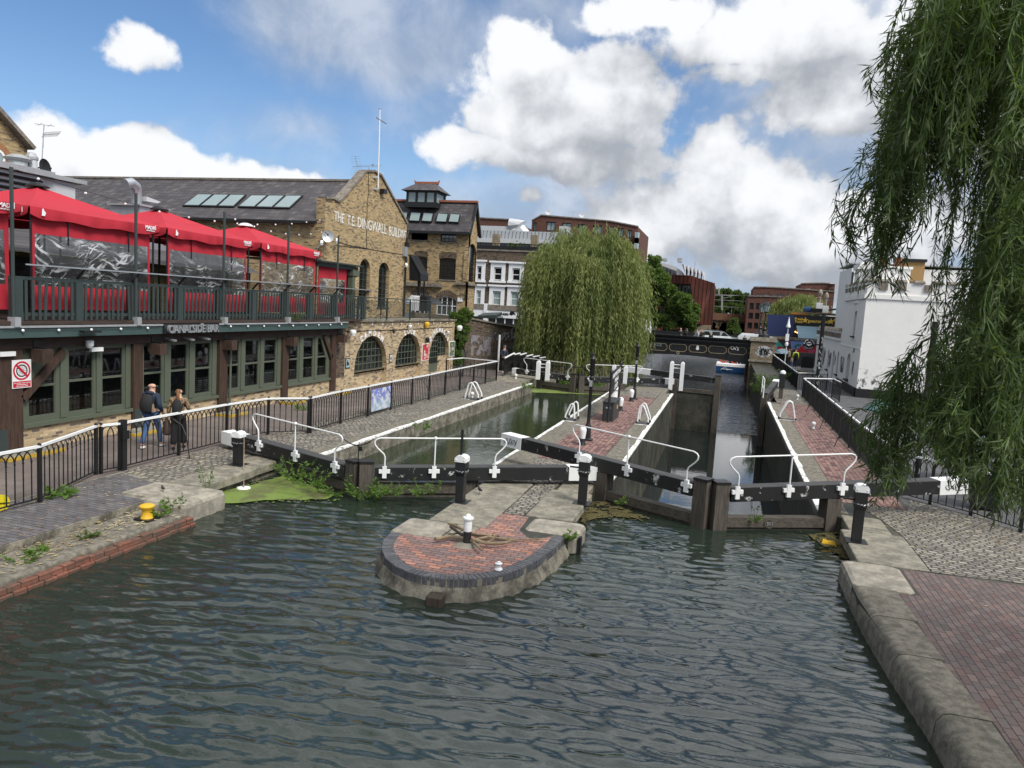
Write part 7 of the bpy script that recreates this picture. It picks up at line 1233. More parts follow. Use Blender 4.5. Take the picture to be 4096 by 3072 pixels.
lf2 = [(-12.28, 20.3), (-12.4, 22.4), (-12.35, 24.3), (-12.38, 26.3), (-12.33, 28.2), (-12.31, 30.0), (-12.38, 32.1), (-12.4, 34.15), (-12.4, 36.2), (-12.4, 38.2), (-12.4, 40.2)]
fence('canal_railing', 'long straight bow topped railing along the left lock side with a blue banner', lf2)
mb = MB(); 
gp = T('gate_post', 'heavy square black gate post with a lock plate in the left railing', 'post', (-13.28, 13.83, 0)); mb.box(-13.35, -13.22, 13.75, 13.88, 0, 1.2); mb.build('post', M['iron'], gp); mb = MB(); mb.box(-13.21, -13.19, 13.72, 13.92, .75, .95); mb.build('lock_plate', M['iron'], gp)
bn = T('banner', 'pale blue and violet printed banner tied to the left railing', 'banner', (-12.3, 25.2, .1)); PB_ = WX(-12.31); mb = MB(); mb.add([PB_.p(*p) for p in rect(24.5, 26.1, .15, .98)], [(0, 1, 2, 3)]); q = newmat('banner_print'); sz = q.node('ShaderNodeSeparateXYZ', i0=q.pos); c_ = q.mix(q.smooth(sz.outputs[2], .3, .75), (.30, .40, .50), (.17, .20, .50)); c_ = q.mix(q.smooth(q.noise(q.pos, 5., 4, .6), .52, .58), c_, (.55, .58, .62)); bsdf(q, c_, .5); M['banner'] = q.m; mb.build('sheet', M['banner'], bn)
# raised ramp and its railings beyond
rp_ = T('ramp_railing', 'stepped black railings with white top rails descending beside the big willow', 'railing', (-12, 44, 0)); f = lambda x, y, Y: (PY(Y, *ze(x, y)), Y)
for i, (x0, y0, x1, y1) in enumerate(((150, 285, 232, 242), (232, 255, 282, 243), (282, 258, 335, 243), (337, 270, 390, 256), (393, 275, 448, 265), (452, 285, 500, 277))):
    Y0_ = 43+i*1.0; (a, Ya), (b, Yb) = f(x0, y0, Y0_), f(x1, y1, Y0_+1.6); mb = MB(); mb.bar((a[0], Ya, a[1]), (b[0], Yb, b[1]), .07, .06); mb.build('top_rail', M['white'], rp_); mb = MB(); A, B = Vector((a[0], Ya, a[1])), Vector((b[0], Yb, b[1])); [mb.bar(A.lerp(B, k/12)-Vector((0, 0, 1.05)), A.lerp(B, k/12), .025, .025, (0, 1, 0)) for k in range(13)]; mb.bar(A-Vector((0, 0, .75)), B-Vector((0, 0, .75)), .02, .5) ; mb.build('bars', M['iron'], rp_)
fence('canal_railing', 'white topped railing corner where the left railing ends by the man in a cap', [(-12.4, 40.2), (-14.6, 40.6), (-14.9, 38.7)], sp=.25, arches=False)
rr_ = T('ramp_railing', 'plain black railing climbing the ramp in front of the graffiti wall', 'railing', (-14, 56, 0)); (a, Ya), (b, Yb) = ((PY(52, *zw(360, 1520))), 52), ((PY(58, *zw(645, 1425))), 58); A, B = Vector((a[0], Ya, a[1])), Vector((b[0], Yb, b[1])); mb = MB(); mb.bar(A, B, .06, .06); mb.bar(A-Vector((0, 0, .95)), B-Vector((0, 0, .95)), .05, .05); [mb.bar(A.lerp(B, k/44)-Vector((0, 0, .97)), A.lerp(B, k/44), .022, .022, (0, 1, 0)) for k in range(45)]; mb.build('bars', M['iron'], rr_); mb = MB(); mb.loft([[A-Vector((0, .02, 1.05)), B-Vector((0, .02, 1.05)), B-Vector((0, .02, 3.2)), A-Vector((0, .02, 3.2))], [A-Vector((0, -.4, 1.05)), B-Vector((0, -.4, 1.05)), B-Vector((0, -.4, 3.2)), A-Vector((0, -.4, 3.2))]]); mb.build('kerb_wall', M['stock_dark'], rr_)
fence('canal_railing', 'plain black railing under the hanging willow behind the far left gates', [(-11.4, 46.6), (-9.8, 46.6), (-8.6, 47.4)], sp=.2, arches=False, white=False, h=1.0, z=[-.4, -.4, -.4])
# right side railings
fence('towpath_railing', 'long black railing with white rail along the right lock side, up to the angled corner', [(4.56, y) for y in np.arange(45.8, 24, -2.17)]+[(4.58, 23.4), (4.66, 21.25)], sp=.15)
fence('towpath_railing', 'bow topped black railing curving away behind the white beam end on the right', [(4.68, 21.1), (5.3, 20.5), (6.0, 19.75), (6.7, 18.7), (7.3, 17.3), (7.8, 15.8), (8.2, 14.2), (8.5, 12)], sp=.19)
fence('towpath_railing', 'black railing hung with padlocks running back from the right lock to the bridge', [(4.62, 50.3), (4.6, 54), (4.57, 58), (4.55, 62), (4.52, 66), (4.5, 70), (4.5, 75)], sp=.18)
fence('towpath_railing', 'short hooped railing across the opening in the right railing', [(4.62, 50.3), (5.6, 51.1), (6.6, 52)], sp=.2)
fence('towpath_railing', 'short return of the right railing beside the sticker covered pole', [(4.58, 45.9), (6.35, 47.3), (6.45, 44.9)], sp=.19)
q_ = T('steps_railing', 'black panel railing round the steps in front of the mural wall', 'railing', (8, 68, 0)); a = PY(66, *q4(888, 1372)); b = PY(66, *q4(1020, 1395)); c_ = PY(66, *q4(1020, 1530)); mb = MB(); mb.box(a[0], b[0], 66, 66.06, c_[1]+.15, a[1]); [mb.bar((x, 65.97, c_[1]), (x, 65.97, a[1]+.05), .03, .03, (0, 1, 0)) for x in np.linspace(a[0], b[0], 14)]; mb.build('panel', M['iron'], q_); mb = MB(); mb.box(a[0]-.5, b[0], 65.7, 66.6, -.02, .35); mb.build('step', M['slab'], q_)
# ------------------------------------------------------------------ ladders, bollards, lamps and fittings
def ladder(x, y, d, lab, h=.95, sx=1, w=.46, ln=.62):     # two bent white grab rails facing the water
    o = T('grab_ladder', lab, 'ladder', (x, y, 0), 'white lock ladders with bent grab rails')
    for k in (0, w):
        P_ = [(x, y+k, .0), (x+d*.02, y+k, h*.35), (x+d*.22, y+k, h*.78), (x+d*.30, y+k, h*.94), (x+d*.40, y+k, h), (x+d*.50, y+k, h*.94), (x+d*.54, y+k, h*.8), (x+d*ln, y+k, .0)]
        mb = MB(); mb.tube(P_, .034, 8); mb.build('grab_rail', M['white'], o, True); [MB().tube([(p, y+k, .0), (p, y+k, .13)], .042, 8).build('foot', M['iron'], o) for p in (x, x+d*ln)]
    mb = MB(); mb.box(min(x-.05*d, x+d*ln*1.15), max(x-.05*d, x+d*ln*1.15), y-.05, y+w+.05, .022, .04); mb.build('plate', M['beam_top'], o); mb = MB(); x0_, x1_ = sorted((x-.05*d, x+d*ln*1.15)); mb.box(x0_, x1_, y-.14, y-.051, .022, .03); mb.box(x0_, x1_, y+w+.051, y+w+.12, .022, .03); mb.build('painted_edge', M['white_edge'], o)
ladder(-5.74, 28.0, .62, 'white grab rails of the ladder on the island beside the left chamber', ln=.62, w=.75, h=.70); ladder(-2.62, 28.95, -.7, 'white grab rails of the ladder on the island above the emptied chamber', ln=.62, w=.7, h=.78); ladder(-10.45, 31.3, -.95, 'white grab rails of the ladder on the left quay', ln=.7, h=.78, w=.5); ladder(2.6, 34.55, .95, 'white grab rails of the ladder on the right lock side', ln=.7, h=.86, w=.3)
def boll(x, y, lab, r=.118, h=.60):
    o = T('bollard', lab, 'bollard', (x, y, 0), 'black and white mooring bollards on the island'); mb = MB(); mb.lathe([(r*1.15, 0), (r*1.1, .03), (r*.85, .08), (r*.76, h*.34)], (x, y, .006), 18); mb.build('base', M['iron'], o, True); mb = MB(); mb.lathe([(r*.76, 0), (r*.84, h*.10), (r*1.0, h*.40), (r*1.02, h*.48), (r*.85, h*.58), (r*.5, h*.645), (.0, h*.66)], (x, y, h*.34+.008), 18); mb.build('head', M['white'], o, True)
boll(-4.18, 23.4, 'nearest bulb headed bollard, beside the foot of the near lamp post'); boll(-4.2, 32.5, 'bulb headed bollard behind the dark metal box'); boll(-4.19, 36.25, 'bulb headed bollard beside the far lamp post')
nb_ = T('bollard', 'tall black and white bollard with ridged white head among the driftwood on the island nose', 'bollard', (-4.19, 12.35, 0)); x, y = -4.19, 12.35
mb = MB(); mb.lathe([(.08, 0), (.074, .012), (.073, .26)], (x, y, .008), 20); mb.build('base', M['black'], nb_, True); K5 = lambda L: [(a*.5, b*.57) for a, b in L]; mb = MB(); mb.lathe(K5([(.15, 0), (.15, .05), (.155, .12), (.15, .14), (.155, .26), (.15, .28), (.155, .36), (.152, .375), (.20, .39), (.205, .42), (.19, .45), (.13, .47), (.10, .49), (.085, .525), (.05, .55), (0, .56)]), (x, y, .269), 20); mb.build('head', M['white'], nb_, True)
ms_ = MB(); ms_.lathe([(.24, 0), (.18, .02), (.085, .05)], (x, y, .006), 16); ms_.build('mortar_collar', M['slab'], nb_)
def cleat(x, y, lab, r=.13, name='mooring_stud', mat='white', base=True):
    o = T(name, lab, 'bollard', (x, y, 0)); mb = MB(); mb.lathe([(r*a, r*b) for a, b in ((1, 0), (.95, .25), (.6, .55), (.55, 1.), (.85, 1.3), (.9, 1.55), (.6, 1.7), (.45, 1.75), (.4, 1.95), (0, 2.1))], (x, y, .008), 18); mb.build('stud', M[mat], o, True)
cleat(-3.29, 11.4, 'low white mooring stud near the tip of the island', .07); cleat(-5.02, 17.45, 'black mooring stud behind the left gate beam', .15, mat='iron'); cleat(-2.85, 18.35, 'black and white mooring stud under the crossing beams', .14)
for x, y, lab in ((3.81, 32.65, 'round headed white stud on the right lock bricks'), (4.17, 44.2, 'round headed white stud near the end of the right lock'), (-11.8, 42.2, 'round headed white stud by the far left gate'), (-10.95, 31.9, 'round headed white stud behind the left quay ladder')):
    o = T('mooring_stud', lab, 'bollard', (x, y, 0)); mb = MB(); mb.lathe([(.065, 0), (.065, .02), (.048, .03), (.048, .12), (.07, .14), (.092, .2), (.075, .26), (.04, .285), (0, .29)], (x, y, .006), 14); mb.build('stud', M['white'], o, True)
yb_ = T('mooring_bollard', 'yellow mushroom shaped mooring bollard on the left ledge', 'bollard', (-10.37, 11.3, -.12)); x, y = -10.37, 11.38; mb = MB(); mb.box(x-.17, x+.17, y-.16, y+.16, -.12, -.085); mb.build('base_plate', M['iron'], yb_); mb = MB(); mb.lathe([(.118, 0), (.11, .02), (.09, .07), (.09, .14), (.115, .185), (.138, .21), (.14, .235), (.12, .255), (.07, .268), (0, .27)], (x, y, -.085), 20); mb.build('mushroom', M['yellow'], yb_, True)
def lamppost(x, y, h, lab):
    o = T('lamp_post', lab, 'street lamp', (x, y, 0), 'black cast iron posts on the island'); mb = MB(); mb.lathe([(.19, 0), (.19, .05), (.11, .09), (.10, .5), (.075, .55), (.06, .62), (.052, h*.6), (.07, h*.61), (.07, h*.64), (.05, h*.65), (.075, h*.69), (.095, h*.72), (.06, h*.735), (.085, h*.75), (.085, h*.92), (.10, h*.93), (.06, h*.95), (.04, h*.97), (.05, h*.985), (0, h)], (x, y, .006), 14); mb.build('column', M['iron'], o, True); mb = MB(); mb.box(x-.05, x+.05, y-.095, y-.06, h*.62, h*.69); mb.build('fitting', M['galv'], o)
lamppost(-4.17, 24.3, PY(24.3, *ze(910, 240))[1], 'nearer black cast iron post beside the first bulb headed bollard'); lamppost(-4.18, 37.3, PY(37.3, *ze(1300, 150))[1], 'farther black cast iron post at the end of the island bricks')
bx = T('storage_box', 'dark metal storage box standing on the island bricks', 'box', (-4.2, 29.8, 0)); mb = MB(); mb.bev(-4.44, -4.0, 28.93, 30.6, .02, .74, .02); mb.build('body', col('box_grey', (.035, .037, .04), .5), bx); mb = MB(); mb.bev(-4.47, -3.97, 28.9, 30.63, .742, .80, .015); mb.build('lid', col('box_grey', (.035, .037, .04), .5), bx); mb = MB(); mb.box(-4.32, -4.12, 28.915, 28.929, .52, .58); mb.build('handle', M['galv'], bx); mb = MB(); mb.box(-3.999, -3.99, 29.8, 30.0, .42, .58); mb.build('sticker', M['yellow'], bx)
ns = T('lock_sign', 'black name board with white lettering held between two black posts on the island', 'sign', (-4.35, 31, 0)); pA, pB = (-4.16, 28.7), (-4.5, 33.9); zA, zB = PY(28.7, *ze(1050, 535))[1], 1.95
for p in (pA, pB): mb = MB(); mb.lathe([(.07, 0), (.05, .05), (.05, 1.95), (.075, 1.97), (.06, 2.05), (0, 2.12)], (*p, .006), 10); mb.build('post', M['iron'], ns, True)
dS = Vector((pB[0]-pA[0], pB[1]-pA[1], 0)); LS = dS.length; PSs = Plane((*pA, 0), dS, (dS.y, -dS.x, 0)); mb = MB(); pbox(mb, PSs, .15, LS-.15, 1.05, 1.95, -.03, .03); mb.build('board', M['iron'], ns)
for i, l in enumerate(('HAMPSTEAD', 'ROAD', 'LOCK')): text('lettering', l, M['trim_white'], PSs, LS/2, 1.68-.27*i, .19, ns, .034, .003, (4.2, 1.9, 1.8)[i], 'CENTER')
bp = T('belisha_pillar', 'short white paddle pillar behind the island sign', 'pillar', (-4.3, 34.6, 0)); x_, z_ = PY(36, *ze(1098, 490)); mb = MB(); mb.lathe([(.22, 0), (.2, .2), (.2, z_-.4), (.27, z_-.38), (.27, z_-.1), (.2, z_), (0, z_+.02)], (x_, 36, .006), 12); mb.build('body', M['white'], bp, True)
# sticker covered pole, other poles on the right
def stickerpole(x, y, h, lab, r=.085, n=60, zmax=3.2):
    o = T('sticker_pole', lab, 'pole', (x, y, 0)); mb = MB(); mb.tube([(x, y, 0), (x, y, h)], r, 10); mb.build('pole', M['iron'], o); mb = MB(); rr = random.Random(int(x*10))
    for i in range(n):
        a, z = rr.uniform(0, 6.28), rr.uniform(.2, zmax)**1; w, hh_ = rr.uniform(.25, .6), rr.uniform(.06, .16); mb.loft([[(x+(r+.003+.0005*i/n)*math.cos(a+w*k/3), y+(r+.003)*math.sin(a+w*k/3), zz) for k in range(4)] for zz in (z, z+hh_)], False, False)
    mb.build('stickers', col('sticker_paper', (.55, .55, .55), .6), o)
bs_ = G(*zW(415, 1440)); stickerpole(bs_[0], bs_[1], PY(bs_[1], *zW(485, 768))[1], 'tall black pole covered with white stickers beside the castle house', .12, 90, 3.4)
b2_ = G(*zg(1640, 1235)); stickerpole(b2_[0], b2_[1], 4.6, 'black lamp column with stickers seen through the near willow', .075, 24, 2.4)
cp = T('camera_pole', 'pale camera pole in front of the mural wall', 'pole', (5.6, 74, 0)); x_, z_ = PY(74, *q4(740, 915)); mb = MB(); mb.tube([(x_, 74, 0), (x_, 74, z_)], .05, 8); mb.build('pole', M['metal_light'], cp); mb = MB(); mb.lathe([(.04, 1.0), (.07, .8), (.13, .4), (.20, .25), (.19, .12), (.0, .08)], (x_, 74, z_-1.1), 10); mb.build('lamp_head', M['trim_white'], cp, True); mb = MB(); mb.lathe([(.0, 0), (.14, .1), (.16, .3), (.1, .45)], (x_, 74, z_-2.8), 10); mb.box(x_-.15, x_+.15, 73.85, 74.15, z_-2.25, z_-1.6); mb.build('dome_camera', M['trim_white'], cp)
um = T('umbrella', 'turquoise umbrella lying on the paving below the castle house', 'umbrella', (7.6, 40.5, 0)); mb = MB(); c0 = G(*zg(1265, 525)); c0 = Vector((c0[0]+.55, c0[1]+.4, .0)); rim = [c0+Vector((.85*math.cos(a), .85*math.sin(a), .04+.42*max(0, math.cos(a-.5))+.02*(i % 2))) for i, a in enumerate([math.pi*k/4 for k in range(8)])]; tip = c0+Vector((-.25, -.1, .62)); mb.add([tip]+rim, [(0, 1+i, 1+(i+1) % 8) for i in range(8)]); mb.build('canopy', col('turquoise_cloth', (.10, .22, .22), .7), um); mb = MB(); mb.tube([tip+Vector((-.05, -.02, .06)), c0+Vector((.5, .3, .12))], .015, 5); mb.build('shaft', M['iron'], um)
pl_ = T('planter', 'dark planter box with red and green plants near the castle house', 'planter', (9, 37, 0)); c0 = G(*zW(1262, 1640)); mb = MB(); mb.box(c0[0]-.3, c0[0]+1.5, c0[1]-.3, c0[1]+.5, 0, .62); mb.build('box', M['iron'], pl_); PLANTER = (pl_, c0)
bn_ = T('wheelie_bin', 'black wheeled bin half hidden behind the white beam end and willow', 'bin', (6.6, 21, 0)); x, y = 6.55, 20.7; mb = MB(); mb.loft([[(x-.26, y-.26, .08), (x+.26, y-.26, .08), (x+.26, y+.26, .08), (x-.26, y+.26, .08)], [(x-.32, y-.32, 1.0), (x+.32, y-.32, 1.0), (x+.32, y+.32, 1.0), (x-.32, y+.32, 1.0)]]); mb.build('body', M['iron'], bn_); mb = MB(); mb.box(x-.35, x+.35, y-.36, y+.35, 1.003, 1.08); mb.build('lid', M['iron'], bn_); [MB().lathe([(.0, -.03), (.11, -.03), (.11, .03), (0, .03)], (x+k, y-.25, .11), 12, 'x').build('wheel', M['iron'], bn_) for k in (-.24, .24)]
pm = T('parasol', 'pale blue market parasol glimpsed through the near willow', 'parasol', (7.4, 23, 0)); c0 = (7.3, 23.2); mb = MB(); mb.lathe([(1.3, 0), (.7, .3), (.05, .5), (0, .52)], (*c0, 1.45), 8); mb.build('cover', col('pale_blue_canvas', (.24, .36, .42), .8), pm); mb = MB(); mb.tube([(*c0, 0), (*c0, 1.95)], .03, 6); mb.build('pole', M['iron'], pm)
# yellow roundel by the left edge
yr = T('yellow_roundel', 'yellow round sign behind the left railing at the edge of the view', 'sign', (-12.8, 10, .5)); s_, t_ = PX(-12.75, *zb(5, 680)); ry = MB(); ry.loft([[(-12.75+d, s_+.17*math.cos(i*.2618), t_+.17*math.sin(i*.2618)) for i in range(24)] for d in (0, .02)]); ry.build('disc', col('sign_yellow', (.72, .60, .02), .5), yr); mb = MB(); mb.bar((-12.72, s_-.14, t_+.04), (-12.72, s_+.16, t_-.01), .01, .025, (1, 0, 0)); mb.build('stripe', M['iron'], yr); mb = MB(); mb.tube([(-12.76, s_, 0), (-12.76, s_, t_)], .02, 6); mb.build('stake', M['iron'], yr)
# driftwood on the nose
dw_pts = [[zd(850, 740), zd(980, 800), zd(1120, 850), zd(1380, 880), zd(1700, 885)], [zd(735, 885), zd(860, 855), zd(940, 865), zd(1060, 905), zd(1140, 980)], [zd(1060, 890), zd(1180, 905), zd(1310, 912), zd(1390, 905)], [zd(870, 770), zd(960, 830), zd(1010, 860)], [zd(1050, 870), zd(1200, 875), zd(1380, 878)], [zd(845, 835), zd(930, 830), zd(1100, 850), zd(1290, 845)], [zd(1080, 880), zd(1200, 865), zd(1370, 880), zd(1440, 890)], [zd(1000, 820), zd(1100, 840), zd(1240, 835)]]
for i, (pp_, r_, lab) in enumerate(zip(dw_pts, (.024, .034, .036, .03, .02, .022, .028, .018), ('long thin branch stretching right from behind the bollard', 'curved thick branch in front of the bollard base', 'pale bent stick right of the bollard with a cut end', 'short dark branch end leaning left behind the bollard', 'straight thin stick lying right of the bollard', 'forked dark twig crossing behind the bollard', 'pale peeled stick lying highest on the right of the pile', 'short crooked twig behind the pile of driftwood'))):
    P_ = [Vector(G(*p, .05+.035*(i % 4)))+Vector((0, 0, .02*math.sin(k*2+i))) for k, p in enumerate(pp_)]; o = T('driftwood', lab, 'driftwood', P_[0], 'driftwood heaped on the island nose'); mb = MB(); mb.tube(P_, [r_*(1-.12*k) for k in range(len(P_))], 7); mb.tube([P_[1], P_[1]+Vector((.1, .15, .06))], [r_*.5, r_*.2], 5); mb.build('branch', M['stick'] if i not in (3, 5) else M['bark'], o, True)
# timber block in the water, birds, litter
tbk = T('timber_fender', 'old broken timber fender block at the waterline of the island nose', 'fender', (-4.3, 10.5, -.5)); c0 = G(*zd(720, 1380), -.2); mb = MB(); mb.bev(c0[0]-.13, c0[0]+.13, c0[1]-.02, c0[1]+.3, -.9, -.2, .02); mb.build('timber', M['bark'], tbk)
ft = T('timber_fender', 'dark upright fender strip on the right side of the island nose', 'fender', (-2.4, 14, -.3)); mb = MB(); mb.box(-2.40, -2.34, 13.72, 13.85, -.9, .0); mb.build('strip', M['iron'], ft)
b1 = T('bird', 'dark coot standing on one leg on the island slab', 'bird', (-5.11, 15.77, 0)); bird(b1, (-5.11, 15.77, .022), .11, 2.4, .52, M['blk_cloth']); b2 = T('bird', 'small dark blackbird on the large stone of the left quay', 'bird', (-11.16, 12.69, 0)); bird(b2, (-11.16, 12.69, .03), .065, 2.6, .45, col('brown_bird', (.03, .024, .02), .8))
lt_ = T('floating_bag', 'crumpled yellow packet floating in the right corner below the gates', 'litter', G(*nr(1865, 695), ZW)); c0 = Vector(G(*nr(1865, 695), ZW)); mb = MB(); mb.loft([[c0+Vector((x, y, z)) for x, y, z in ((-.15, -.1, .0), (.16, -.13, .0), (.2, .1, .01), (-.12, .12, .0))], [c0+Vector((x, y, z)) for x, y, z in ((-.12, -.05, .09), (.08, -.07, .11), (.14, .06, .05), (-.1, .09, .08))]]); mb.build('packet', col('packet_yellow', (.62, .36, .01), .5), lt_)
ds = T('floating_plate', 'white disc floating beside the duckweed under the left paddle post', 'litter', G(*nq(165, 680), ZW)); c0 = G(*nq(165, 680), ZW); mb = MB(); mb.lathe([(.17, .02), (.15, .05), (0, .05)], c0, 14); mb.build('disc', M['white'], ds)
wr = T('windlass_rod', 'thin rod hanging from the left paddle post to the water', 'rod', (-11.2, 15.6, 0)); mb = MB(); mb.tube([Vector((-11.22, 15.5, .75)), Vector((-11.18, 15.45, .3)), Vector(c0)+Vector((0.0, 0, .06))], .014, 6); mb.build('rod', M['stick'], wr)
mch = T('mitre_chain', 'chain and padlock hanging between the two left gate handrails', 'chain', (-8.08, 15.6, .9)); mb = MB(); a, b = Vector((-8.45, 15.45, 1.0)), Vector((-7.75, 15.45, 1.02)); pts = [a.lerp(b, i/14)-Vector((0, 0, .12*math.sin(math.pi*i/14))) for i in range(15)]
for i in range(14): mb.tube([pts[i], pts[i+1]], .016 if i % 2 else .011, 5)
mb.tube([pts[8], pts[8]-Vector((0, 0, .35))], .014, 5); mb.build('links', M['iron'], mch); mb = MB(); mb.box(pts[9].x-.03, pts[9].x+.04, pts[9].y-.02, pts[9].y+.02, pts[9].z-.14, pts[9].z-.03); mb.build('padlock', M['iron'], mch)
# raking stays behind the railings
for (p, q2, lab) in ((zb(1575, 200), zb(1640, 295), 'bent iron stay propping the left railing beside the woman'),):
    a = G(*q2); o = T('railing_stay', lab, 'stay', a); mb = MB(); mb.tube([(a[0]-.5, a[1]-.05, 1.0), (a[0]-.25, a[1], .85), (a[0]-.12, a[1], .6), (a[0], a[1], 0)], .014, 6); mb.build('rod', M['iron'], o)
for y_, lab in ((28.5, 'near iron stay propping the right railing'), (32.9, 'middle iron stay propping the right railing'), (38.5, 'far iron stay propping the right railing')):
    o = T('railing_stay', lab, 'stay', (4.1, y_, 0)); mb = MB(); mb.tube([(4.54, y_, .95), (4.3, y_, .7), (4.2, y_-.05, .4), (4.08, y_-.1, 0)], .015, 6); mb.build('rod', M['iron'], o)
for y_, lab in ((25.8, 'iron stay propping the left railing beside the blue banner'), (29.3, 'iron stay propping the left railing beyond the blue banner')):
    o = T('railing_stay', lab, 'stay', (-12., y_, 0)); mb = MB(); mb.tube([(-12.36, y_, .95), (-12.15, y_, .7), (-12.0, y_, .4), (-11.9, y_-.1, 0)], .015, 6); mb.build('rod', M['iron'], o)
# ------------------------------------------------------------------ trees and plants
def leaf_quads(P, D, L, W_, jit=.4):
    n = len(P); D = D+rng.normal(0, jit, (n, 3)); D /= np.linalg.norm(D, axis=1)[:, None]; sd = np.cross(D, rng.normal(0, 1, (n, 3))); sd /= np.linalg.norm(sd, axis=1)[:, None]+1e-9
    L = L*(.65+.7*rng.random(n))[:, None]; W_ = W_*(.7+.6*rng.random(n))[:, None]
    V = np.stack([P, P+D*L*.45+sd*W_*.5, P+D*L, P+D*L*.45-sd*W_*.5], 1).reshape(-1, 3); return V, np.arange(4*n).reshape(-1, 4)
def limbs(mb, base, tips, r0, seed=0):
    rr = random.Random(seed)
    for tpt in tips:
        a, b = Vector(base), Vector(tpt); L = []; k = 7
        for i in range(k+1): f = i/k; L.append(a.lerp(b, f)+Vector((rr.uniform(-1, 1), rr.uniform(-1, 1), 0))*.06*(b-a).length*math.sin(math.pi*f)+Vector((0, 0, .10*(b-a).length*math.sin(math.pi*f*.9))))
        mb.tube(L, [r0*(1-.85*i/k) for i in range(k+1)], 7)
def willow(o, c, z0, rx, ry, ztop, nclump, nstr, L, W_, step, mat, seed, trunk=True):
    g = np.random.default_rng(seed); Ps, Ds = [], []
    for k in range(nclump):
        a = g.uniform(0, 2*math.pi); f = math.sqrt(g.random()) if k % 3 else .92+.1*g.random(); lump = 1+.13*math.sin(3*a+seed)+.11*math.sin(7*a+2*seed)+g.uniform(-.1, .12)
        hx, hy = c[0]+rx*f*lump*math.cos(a), c[1]+ry*f*lump*math.sin(a); zc = z0+(ztop-z0)*(.62+.38*math.sqrt(max(0, 1-(f*.95)**2)))*(.86+.2*g.random())
        ln = (zc-z0)*(.35+.6*g.random())*(1 if f > .5 else .6)
        if f > .75: ln = (zc-z0)*(.72+.32*g.random())
        for s in range(nstr):
            p = np.array([hx, hy, zc])+g.normal(0, [.28, .28, .22]); out = np.array([math.cos(a), math.sin(a), 0])*g.uniform(.25, .95)+g.normal(0, .22, 3)*[1, 1, 0]; l = ln*g.uniform(.5, 1.05); n = max(4, int(l/step)); tt = np.linspace(0, 1, n)[:, None]
            arc = 1-np.exp(-tt*l/.75); pts = p+out*arc*.8+np.array([0, 0, 1])*(.35*np.sin(np.minimum(tt*l/.5, math.pi))*1.-tt*l)+g.normal(0, .035, (n, 3)); Ps.append(pts); Ds.append(np.tile([out[0]*.25, out[1]*.25, -1.], (n, 1)))
    P, D = np.concatenate(Ps), np.concatenate(Ds); keep = P[:, 2] > z0-.2; V, Fq = leaf_quads(P[keep], D[keep], L, W_, .33); MB().raw(V, Fq).build('crown', mat, o)
    if not trunk: return
    nbr = 9; mb = MB(); r = random.Random(seed); mb.tube([(c[0], c[1], z0-1.6), (c[0]+.1, c[1], z0+1.2), (c[0]-.1, c[1], z0+2.8)], [.62, .45, .4], 10); limbs(mb, (c[0]-.1, c[1], z0+2.6), [(c[0]+rx*.75*math.cos(i*.7), c[1]+ry*.75*math.sin(i*.7), z0+(ztop-z0)*r.uniform(.55, .85)) for i in range(nbr)], .25, seed); mb.build('trunk', M['bark'], o)
wl = T('willow_tree', 'large weeping willow hanging over the canal beyond the lower gates', 'tree', (-10.2, 54, -1.3)); willow(wl, (-10.0, 54), -.9, 3.35, 3.6, 10.0, 270, 16, .34, .06, .15, M['leaf_willow'], 3)
a = PY(98, *q4(870, 890)); wf = T('willow_tree', 'small rounded willow in front of the red brick offices', 'tree', (a[0], 98, 1.3)); b = PY(98, *q4(870, 632)); wd_ = PY(98, *q4(1180, 760))[0]-PY(98, *q4(560, 760))[0]; willow(wf, (a[0], 98), 1.3, wd_*.42, 4, b[1]-.3, 150, 10, .55, .10, .28, M['leaf_willow'], 11)
def crown(o, clumps, n, L, mat, trunk, base, tips, r0, seed=1, squash=.8, name='crown'):
    g = np.random.default_rng(seed); Ps, Ds = [], []; sub_ = []
    for c in clumps:
        for _ in range(9): d = g.normal(0, 1, 3); d /= np.linalg.norm(d); sub_.append((c[0]+d[0]*c[3]*.72, c[1]+d[1]*c[3]*.72, c[2]+d[2]*c[3]*.6-.05*c[3], c[3]*g.uniform(.26, .46)))
    clumps = sub_
    tot = sum(c[3]**2 for c in clumps)
    for c in clumps:
        k = int(n*c[3]**2/tot); d = g.normal(0, 1, (k, 3)); d /= np.linalg.norm(d, axis=1)[:, None]; rad = c[3]*(.55+.5*g.random(k)**.6)*(1+.18*np.sin(d[:, 0]*7+c[0])*np.sin(d[:, 1]*6+d[:, 2]*8)); P = np.array(c[:3])+d*rad[:, None]*[1, 1, squash]; Ps.append(P); Ds.append(d+[0, 0, .15])
    V, Fq = leaf_quads(np.concatenate(Ps), np.concatenate(Ds), L, L*.55, .8); MB().raw(V, Fq).build(name, mat, o)
    mb = MB(); mb.tube([base, ((base[0]+trunk[0])/2, (base[1]+trunk[1])/2, (base[2]+trunk[2])/2), trunk], [r0*1.3, r0, r0*.8], 9); limbs(mb, trunk, tips, r0*.6, seed); mb.build('trunk', M['bark'], o)
def pcl(f, Y, pts): return [(PY(Y+dy, *f(x, y))[0], Y+dy, PY(Y+dy, *f(x, y))[1], (PY(Y, *f(x+r, y))[0]-PY(Y, *f(x, y))[0])) for x, y, r, dy in pts]
gt = T('broadleaf_tree', 'full green broadleaf tree between the big willow and the rust clad hall', 'tree', (-2, 92, 1.3))
